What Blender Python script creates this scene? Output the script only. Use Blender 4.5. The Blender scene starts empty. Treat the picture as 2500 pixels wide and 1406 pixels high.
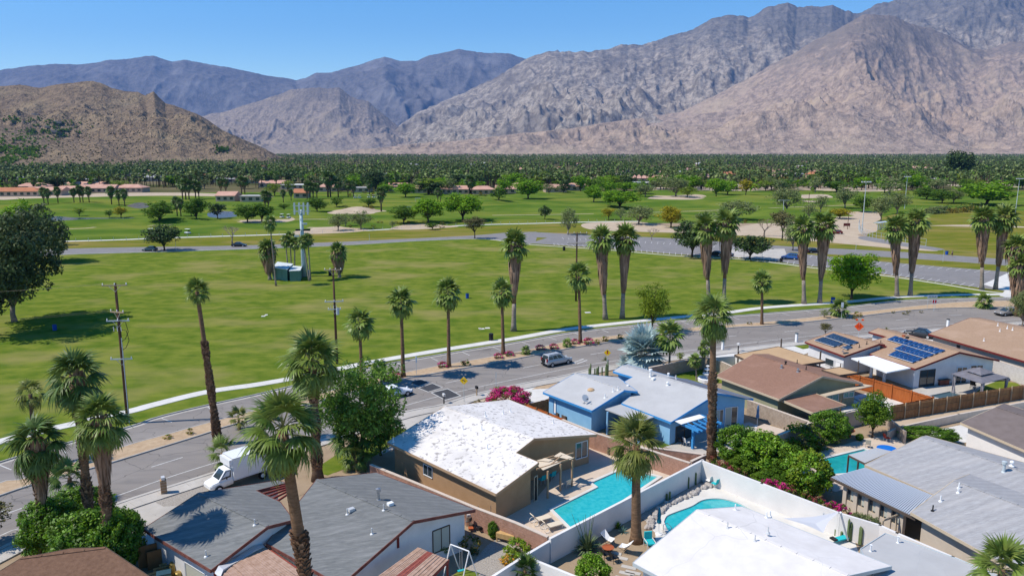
import bpy, bmesh, math, random
import numpy as np
from mathutils import Vector, Matrix, Euler
from mathutils.geometry import tessellate_polygon
R = math.radians
PI = math.pi
SC = bpy.context.scene
COL = SC.collection
# ------------------------------------------------------------------ camera
H = 30.0                      # drone height above the ground, metres
F, CX, CY, TP = 1800.0, 1250.0, 703.0, 335.0 / 1800.0
PITCH = math.atan(TP)
SP, CP = math.sin(PITCH), math.cos(PITCH)
cam_d = bpy.data.cameras.new('camera')
cam = bpy.data.objects.new('camera', cam_d)
COL.objects.link(cam)
cam.location = (0, 0, H)
cam.rotation_euler = (PI / 2 - PITCH, 0, 0)
cam_d.sensor_width = 36.0
cam_d.lens = F / 2500.0 * 36.0
cam_d.clip_start = 0.5
cam_d.clip_end = 90000.0
SC.camera = cam
# ------------------------------------------------------------------ sky, sun, exposure
SUN_EL = R(53.5)
SUN_DIR = Vector((-math.cos(SUN_EL) * .988, -math.cos(SUN_EL) * .156, math.sin(SUN_EL)))   # towards the sun
w = bpy.data.worlds.new('World')
SC.world = w
w.use_nodes = True
nt = w.node_tree
sky = nt.nodes.new('ShaderNodeTexSky')
sky.sky_type = 'NISHITA'
sky.sun_disc = False
sky.sun_elevation = SUN_EL
sky.sun_rotation = math.atan2(SUN_DIR.x, SUN_DIR.y)
sky.altitude = 200
sky.air_density = 1.0
sky.dust_density = 0.0
sky.ozone_density = 3.0
bg = nt.nodes['Background']
hs_ = nt.nodes.new('ShaderNodeHueSaturation')
hs_.inputs['Saturation'].default_value = 1.33
hs_.inputs['Value'].default_value = 1.0
nt.links.new(sky.outputs[0], hs_.inputs['Color'])
nt.links.new(hs_.outputs[0], bg.inputs[0])
bg.inputs[1].default_value = 0.145
sun_d = bpy.data.lights.new('sun', 'SUN')
sun = bpy.data.objects.new('sun', sun_d)
COL.objects.link(sun)
sun_d.energy = 4.6
sun_d.angle = R(0.55)
sun_d.color = (1.0, 0.93, 0.82)
sun.rotation_euler = SUN_DIR.to_track_quat('Z', 'Y').to_euler()
SC.view_settings.view_transform = 'Standard'
SC.view_settings.look = 'None'
SC.view_settings.exposure = 0.26
SC.view_settings.gamma = 1.0
SC.cycles.max_bounces = 5
SC.cycles.diffuse_bounces = 2
SC.cycles.glossy_bounces = 2
SC.cycles.transparent_max_bounces = 4
SC.cycles.volume_bounces = 0
rng = np.random.RandomState(7)
# ------------------------------------------------------------------ measuring helpers
def ray(px, py):
 u = (px - CX) / F
 v = (py - CY) / F
 return Vector((u, CP - v * SP, -SP - v * CP))
def G(px, py, z=0.0):
 """place where the line of sight to photo pixel (px, py) meets height z"""
 d = ray(px, py)
 t = (z - H) / d.z
 return Vector((d.x * t, d.y * t, z))
def P(px, py, Y):
 """place at depth Y"""
 d = ray(px, py)
 t = Y / d.y
 return Vector((d.x * t, Y, H + d.z * t))
def mpp(py):
 """metres per photo pixel for something standing at photo row py"""
 return (G(1251, py) - G(1250, py)).x
class Plane:
 def __init__(s, a, b, c):
  s.p = Vector(a)
  n = (Vector(b) - s.p).cross(Vector(c) - s.p)
  n.normalize()
  s.n = n if n.z > 0 else -n
 def hit(s, px, py):
  d = ray(px, py)
  t = s.n.dot(s.p - Vector((0, 0, H))) / s.n.dot(d)
  return Vector((0, 0, H)) + d * t
 def z(s, x, y):
  return s.p.z - (s.n.x * (x - s.p.x) + s.n.y * (y - s.p.y)) / s.n.z
# ------------------------------------------------------------------ materials
def M(name, col, rough=.85, col2=None, scale=1.0, amt=1.0, detail=4, stretch=None, col3=None, scale3=.1, amt3=.6,
      bump=0.0, bscale=20., island=0.0, metal=0.0, transl=0.0, spec=.15, wave=None, coord='pos', rot=0.0, sharp=.15, thr=.5):
 m = bpy.data.materials.new(name)
 m.use_nodes = True
 t = m.node_tree
 N, L = t.nodes, t.links
 b = N['Principled BSDF']
 b.inputs['Roughness'].default_value = rough
 b.inputs['Metallic'].default_value = metal
 b.inputs['Specular IOR Level'].default_value = spec
 geo = N.new('ShaderNodeNewGeometry')
 if coord == 'pos':
  src = geo.outputs['Position']
 else:
  tc = N.new('ShaderNodeTexCoord'); src = tc.outputs['Object']
 if stretch or rot:
  mp = N.new('ShaderNodeMapping')
  mp.inputs['Scale'].default_value = stretch or (1, 1, 1)
  mp.inputs['Rotation'].default_value = (0, 0, rot)
  L.new(src, mp.inputs[0]); src = mp.outputs[0]
 def noise(sc, de=detail):
  n = N.new('ShaderNodeTexNoise')
  n.inputs['Scale'].default_value = sc
  n.inputs['Detail'].default_value = de
  n.inputs['Roughness'].default_value = .6
  L.new(src, n.inputs['Vector'])
  return n.outputs[0]
 def mix(f, a, c2):
  x = N.new('ShaderNodeMix'); x.data_type = 'RGBA'
  if isinstance(f, float): x.inputs[0].default_value = f
  else: L.new(f, x.inputs[0])
  if isinstance(a, tuple): x.inputs[6].default_value = (*a, 1)
  else: L.new(a, x.inputs[6])
  if isinstance(c2, tuple): x.inputs[7].default_value = (*c2, 1)
  else: L.new(c2, x.inputs[7])
  return x.outputs[2]
 def ramp(f, lo, hi, top=1.0):
  r = N.new('ShaderNodeMapRange')
  r.inputs[1].default_value = lo; r.inputs[2].default_value = hi; r.inputs[4].default_value = top
  L.new(f, r.inputs[0])
  return r.outputs[0]
 out = tuple(col)
 if col2:
  out = mix(ramp(noise(scale), thr - sharp, thr + sharp, amt), out, tuple(col2))
 if col3:
  out = mix(ramp(noise(scale3, 3), .5, .68, amt3), out, tuple(col3))
 if wave:
  sc, ax, wc, wa = wave
  wv = N.new('ShaderNodeTexWave'); wv.bands_direction = ax
  wv.inputs['Scale'].default_value = sc
  wv.inputs['Distortion'].default_value = .6
  L.new(src, wv.inputs['Vector'])
  out = mix(ramp(wv.outputs[1], .0, 1., wa), out, tuple(wc))
 if island:
  rr = N.new('ShaderNodeMapRange')
  rr.inputs[3].default_value = 1 - island; rr.inputs[4].default_value = 1 + island
  L.new(geo.outputs['Random Per Island'], rr.inputs[0])
  hs = N.new('ShaderNodeHueSaturation')
  L.new(rr.outputs[0], hs.inputs['Value'])
  if isinstance(out, tuple): hs.inputs['Color'].default_value = (*out, 1)
  else: L.new(out, hs.inputs['Color'])
  out = hs.outputs[0]
 if isinstance(out, tuple): b.inputs['Base Color'].default_value = (*out, 1)
 else: L.new(out, b.inputs['Base Color'])
 if bump:
  bn = N.new('ShaderNodeBump')
  bn.inputs['Strength'].default_value = bump
  bn.inputs['Distance'].default_value = .05
  L.new(noise(bscale, 4), bn.inputs['Height'])
  L.new(bn.outputs[0], b.inputs['Normal'])
 if transl:
  tr = N.new('ShaderNodeBsdfTranslucent')
  if isinstance(out, tuple): tr.inputs[0].default_value = (*out, 1)
  else: L.new(out, tr.inputs[0])
  ms = N.new('ShaderNodeMixShader'); ms.inputs[0].default_value = transl
  L.new(b.outputs[0], ms.inputs[1]); L.new(tr.outputs[0], ms.inputs[2])
  L.new(ms.outputs[0], N['Material Output'].inputs[0])
 return m
def emis_free(name, c, **k): return M(name, c, **k)
MT = {}
def mats(**kw):
 MT.update(kw)
# ------------------------------------------------------------------ mesh building
class MB:
 def __init__(s): s.v = []; s.f = []; s.m = []
 def add(s, vs, fs, mi=0):
  o = len(s.v)
  s.v.extend([tuple(p) for p in vs])
  s.f.extend([tuple(i + o for i in f) for f in fs])
  s.m.extend([mi] * len(fs))
  return s
 def box(s, c, size, rz=0.0, mi=0, axes=None):
  hx, hy, hz = size[0] / 2, size[1] / 2, size[2] / 2
  if axes is None:
   ca, sa = math.cos(rz), math.sin(rz)
   axes = (Vector((ca, sa, 0)), Vector((-sa, ca, 0)), Vector((0, 0, 1)))
  c = Vector(c)
  vs = [c + axes[0] * (hx * i) + axes[1] * (hy * j) + axes[2] * (hz * k) for k in (-1, 1) for j in (-1, 1) for i in (-1, 1)]
  return s.add(vs, [(0, 2, 3, 1), (4, 5, 7, 6), (0, 1, 5, 4), (2, 6, 7, 3), (0, 4, 6, 2), (1, 3, 7, 5)], mi)
 def bar(s, a, b, wd, ht=None, mi=0):
  a, b = Vector(a), Vector(b)
  d = b - a
  L = d.length
  if L < 1e-6: return s
  d.normalize()
  up = Vector((0, 0, 1)) if abs(d.z) < .95 else Vector((0, 1, 0))
  y = up.cross(d).normalized()
  z = d.cross(y)
  return s.box((a + b) / 2, (L, wd, ht or wd), axes=(d, y, z), mi=mi)
 def tube(s, pts, rads, n=8, cap=True, mi=0):
  pts = [Vector(p) for p in pts]
  if not hasattr(rads, '__len__'): rads = [rads] * len(pts)
  vs = []
  for i, p in enumerate(pts):
   d = (pts[min(i + 1, len(pts) - 1)] - pts[max(i - 1, 0)]).normalized()
   u = d.cross(Vector((0, 1, 0)) if abs(d.y) < .9 else Vector((1, 0, 0))).normalized()
   v = d.cross(u)
   for k in range(n):
    a = 2 * PI * k / n
    vs.append(p + (u * math.cos(a) + v * math.sin(a)) * rads[i])
  fs = [(i * n + k, i * n + (k + 1) % n, (i + 1) * n + (k + 1) % n, (i + 1) * n + k) for i in range(len(pts) - 1) for k in range(n)]
  if cap:
   fs.append(tuple(range(n))[::-1])
   fs.append(tuple((len(pts) - 1) * n + k for k in range(n)))
  return s.add(vs, fs, mi)
 def lathe(s, c, prof, n=12, mi=0):
  c = Vector(c)
  return s.tube([c + Vector((0, 0, z)) for r, z in prof], [max(r, .001) for r, z in prof], n, True, mi) if False else s._lathe(c, prof, n, mi)
 def _lathe(s, c, prof, n, mi):
  vs = [c + Vector((r * math.cos(2 * PI * k / n), r * math.sin(2 * PI * k / n), z)) for r, z in prof for k in range(n)]
  fs = [(i * n + k, i * n + (k + 1) % n, (i + 1) * n + (k + 1) % n, (i + 1) * n + k) for i in range(len(prof) - 1) for k in range(n)]
  fs.append(tuple(range(n))[::-1]); fs.append(tuple((len(prof) - 1) * n + k for k in range(n)))
  return s.add(vs, fs, mi)
 def ell(s, c, r, n=10, m=6, mi=0):
  prof = [(math.sin(PI * j / m), -math.cos(PI * j / m)) for j in range(m + 1)]
  vs = [Vector(c) + Vector((max(a, .01) * math.cos(2 * PI * k / n) * r[0], max(a, .01) * math.sin(2 * PI * k / n) * r[1], z * r[2])) for a, z in prof for k in range(n)]
  fs = [(i * n + k, i * n + (k + 1) % n, (i + 1) * n + (k + 1) % n, (i + 1) * n + k) for i in range(m) for k in range(n)]
  return s.add(vs, fs, mi)
 def prism(s, poly, z0, z1, mi=0):
  """poly: xy points; z0,z1 floats or lists"""
  n = len(poly)
  a = sum(poly[i][0] * poly[(i + 1) % n][1] - poly[(i + 1) % n][0] * poly[i][1] for i in range(n))
  idx = list(range(n)) if a > 0 else list(range(n))[::-1]
  poly = [poly[i] for i in idx]
  zb = [z0[i] for i in idx] if hasattr(z0, '__len__') else [z0] * n
  zt = [z1[i] for i in idx] if hasattr(z1, '__len__') else [z1] * n
  vs = [(p[0], p[1], zb[i]) for i, p in enumerate(poly)] + [(p[0], p[1], zt[i]) for i, p in enumerate(poly)]
  tri = tessellate_polygon([[Vector((p[0], p[1], 0)) for p in poly]])
  fs = []
  for t in tri:
   a, b, c = t
   cr = (poly[b][0] - poly[a][0]) * (poly[c][1] - poly[a][1]) - (poly[b][1] - poly[a][1]) * (poly[c][0] - poly[a][0])
   if cr < 0: b, c = c, b
   fs.append((a + n, b + n, c + n)); fs.append((a, c, b))
  fs += [(i, (i + 1) % n, (i + 1) % n + n, i + n) for i in range(n)]
  return s.add(vs, fs, mi)
 def mesh(s, name, mat, org=(0, 0, 0), smooth=False):
  me = bpy.data.meshes.new(name)
  ox, oy, oz = org
  me.from_pydata([(x - ox, y - oy, z - oz) for x, y, z in s.v], [], s.f)
  ml = mat if isinstance(mat, (list, tuple)) else [mat]
  for m in ml: me.materials.append(MT[m] if isinstance(m, str) else m)
  if len(ml) > 1: me.polygons.foreach_set('material_index', s.m)
  if smooth: me.polygons.foreach_set('use_smooth', [True] * len(s.f))
  me.update()
  return me
def np_mesh(name, V, Fa, mat, smooth=False, mi=None):
 me = bpy.data.meshes.new(name)
 V = np.asarray(V, dtype=np.float32); Fa = np.asarray(Fa, dtype=np.int32)
 k = Fa.shape[1]
 me.vertices.add(len(V)); me.vertices.foreach_set('co', V.ravel())
 me.loops.add(Fa.size); me.loops.foreach_set('vertex_index', Fa.ravel())
 me.polygons.add(len(Fa))
 me.polygons.foreach_set('loop_start', np.arange(0, Fa.size, k, dtype=np.int32))
 ml = mat if isinstance(mat, (list, tuple)) else [mat]
 for m in ml: me.materials.append(MT[m] if isinstance(m, str) else m)
 if mi is not None: me.polygons.foreach_set('material_index', np.asarray(mi, dtype=np.int32))
 if smooth: me.polygons.foreach_set('use_smooth', np.ones(len(Fa), dtype=bool))
 me.update(calc_edges=True)
 return me
def link(name, me, parent=None, loc=None, rot=None, scale=None):
 o = bpy.data.objects.new(name, me)
 COL.objects.link(o)
 if parent: o.parent = parent
 if loc is not None: o.location = loc
 if rot is not None: o.rotation_euler = rot
 if scale is not None: o.scale = scale
 return o
def tag(o, label=None, cat=None, group=None, kind=None):
 if label: o['label'] = label
 if cat: o['category'] = cat
 if group: o['group'] = group
 if kind: o['kind'] = kind
 return o
def thing(name, label, cat, loc=(0, 0, 0), rz=0.0, group=None, scale=None):
 o = link(name, None, None, loc, (0, 0, rz), scale)
 o.empty_display_size = .3
 return tag(o, label, cat, group)
def part(name, mb, mat, parent, label=None, smooth=False, org=None):
 """mesh in the parent's own frame; org: mesh given in world coordinates, parent at org without rotation"""
 if org is None: org = (0, 0, 0)
 o = link(name, mb.mesh(name, mat, org, smooth), parent)
 if label: o['label'] = label
 return o
def wpart(name, mb, mat, top, parent=None, label=None, smooth=False):
 """mesh given in world coordinates, below top-level empty `top` (which only has a location)"""
 o = link(name, mb.mesh(name, mat, tuple(top.location), smooth), parent or top)
 if label: o['label'] = label
 return o
def solo(name, mb, mat, label, cat, org=(0, 0, 0), group=None, smooth=False):
 o = link(name, mb.mesh(name, mat, org, smooth), None, org)
 return tag(o, label, cat, group)
def struct(name, mb, mat, kind='structure', smooth=False):
 o = link(name, mb.mesh(name, mat, (0, 0, 0), smooth))
 o['kind'] = kind
 return o
def dup(o, label=None, loc=None, rot=None, scale=None, group=None):
 def rec(x, par):
  c = x.copy(); COL.objects.link(c); c.parent = par
  for ch in x.children: rec(ch, c)
  return c
 c = rec(o, None)
 if label: c['label'] = label
 if group: c['group'] = group
 if loc is not None: c.location = loc
 if rot is not None: c.rotation_euler = rot
 if scale is not None: c.scale = scale
 return c
# value noise on numpy arrays
def _h(ix, iy, seed):
 n = (ix * 374761393 + iy * 668265263 + seed * 362437) & 0xffffffff
 n = ((n ^ (n >> 13)) * 1274126177) & 0xffffffff
 return ((n ^ (n >> 16)) & 0xffffff) / float(0xffffff)
def vnoise(x, y, seed=0):
 ix = np.floor(x).astype(np.int64); iy = np.floor(y).astype(np.int64)
 fx = x - ix; fy = y - iy
 fx = fx * fx * fx * (fx * (fx * 6 - 15) + 10); fy = fy * fy * fy * (fy * (fy * 6 - 15) + 10)
 a = _h(ix, iy, seed); b = _h(ix + 1, iy, seed); c = _h(ix, iy + 1, seed); d = _h(ix + 1, iy + 1, seed)
 return (a * (1 - fx) + b * fx) * (1 - fy) + (c * (1 - fx) + d * fx) * fy
def ridged(x, y, oct=6, seed=0, gain=.5):
 s = 0; amp = 1.0; w_ = 1.0; tot = 0
 for o in range(oct):
  n = 1 - np.abs(2 * vnoise(x, y, seed + o * 17) - 1)
  n = n * n * w_
  s = s + n * amp; tot += amp
  w_ = np.clip(n * 2, 0, 1)
  x, y = x * 1.93 + y * .55 + 3.1, y * 1.93 - x * .55 + 1.7
  amp *= gain
 return s / tot
def fbm(x, y, oct=4, seed=0):
 s = 0; a = 1.; t = 0
 for o in range(oct):
  s = s + a * vnoise(x, y, seed + o * 11); t += a
  x, y, a = x * 2.03 + 5.2, y * 2.03 + 1.3, a * .5
 return s / t
def smooth_line(pts, n=12):
 """Catmull-Rom through 2-D/3-D Vectors"""
 out = []
 for i in range(len(pts) - 1):
  p0 = pts[max(i - 1, 0)]; p1 = pts[i]; p2 = pts[i + 1]; p3 = pts[min(i + 2, len(pts) - 1)]
  for k in range(n):
   t = k / n
   out.append(.5 * ((2 * p1) + (p2 - p0) * t + (2 * p0 - 5 * p1 + 4 * p2 - p3) * t * t + (3 * p1 - p0 - 3 * p2 + p3) * t * t * t))
 out.append(pts[-1].copy())
 return out
def resample(pts, n):
 d = [0]
 for i in range(1, len(pts)): d.append(d[-1] + (pts[i] - pts[i - 1]).length)
 out = []; j = 0
 for k in range(n):
  t = d[-1] * k / (n - 1)
  while j < len(pts) - 2 and d[j + 1] < t: j += 1
  u = (t - d[j]) / max(d[j + 1] - d[j], 1e-9)
  out.append(pts[j].lerp(pts[j + 1], min(max(u, 0), 1)))
 return out
def gl(pxs, z=0.0, n=None):
 p = smooth_line([G(x, y, z) for x, y in pxs], 8)
 return resample(p, n) if n else p
def ribbon(name, A, B, z, mat, n=120, thick=None, kind='structure'):
 A = resample(A, n); B = resample(B, n)
 mb = MB()
 vs = [(p.x, p.y, z) for p in A] + [(p.x, p.y, z) for p in B]
 up = (A[1] - A[0]).cross(B[0] - A[0]).z > 0
 fs = [((i, i + 1, n + i + 1, n + i) if up else (i, n + i, n + i + 1, i + 1)) for i in range(n - 1)]
 if thick:
  vs += [(p.x, p.y, z - thick) for p in A] + [(p.x, p.y, z - thick) for p in B]
  for i in range(n - 1):
   fs.append((i, 2 * n + i, 2 * n + i + 1, i + 1)); fs.append((n + i, n + i + 1, 3 * n + i + 1, 3 * n + i))
  fs += [(0, n, 3 * n, 2 * n), (n - 1, 3 * n - 1, 4 * n - 1, 2 * n - 1)]
 mb.add(vs, fs)
 return struct(name, mb, mat, kind)
def offs(line, d):
 """offset a ground polyline sideways by d metres (left of its direction is positive)"""
 out = []
 for i, p in enumerate(line):
  t = (line[min(i + 1, len(line) - 1)] - line[max(i - 1, 0)]).normalized()
  out.append(p + Vector((-t.y, t.x, 0)) * d)
 return out
def sheet(name, pxs, z, mat, smooth=False, kind='structure', thick=0.0, world=None):
 pts = world or [G(x, y, z) for x, y in pxs]
 if smooth:
  pts = smooth_line(pts + [pts[0]], 6)[:-1]
 mb = MB()
 if thick:
  mb.prism([(p.x, p.y) for p in pts], z - thick, z)
 else:
  tri = tessellate_polygon([[Vector((p.x, p.y, 0)) for p in pts]])
  fs = []
  for a, b, c in tri:
   cr = (pts[b].x - pts[a].x) * (pts[c].y - pts[a].y) - (pts[b].y - pts[a].y) * (pts[c].x - pts[a].x)
   fs.append((a, b, c) if cr > 0 else (a, c, b))
  mb.add([(p.x, p.y, z) for p in pts], fs)
 return struct(name, mb, mat, kind)
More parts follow.
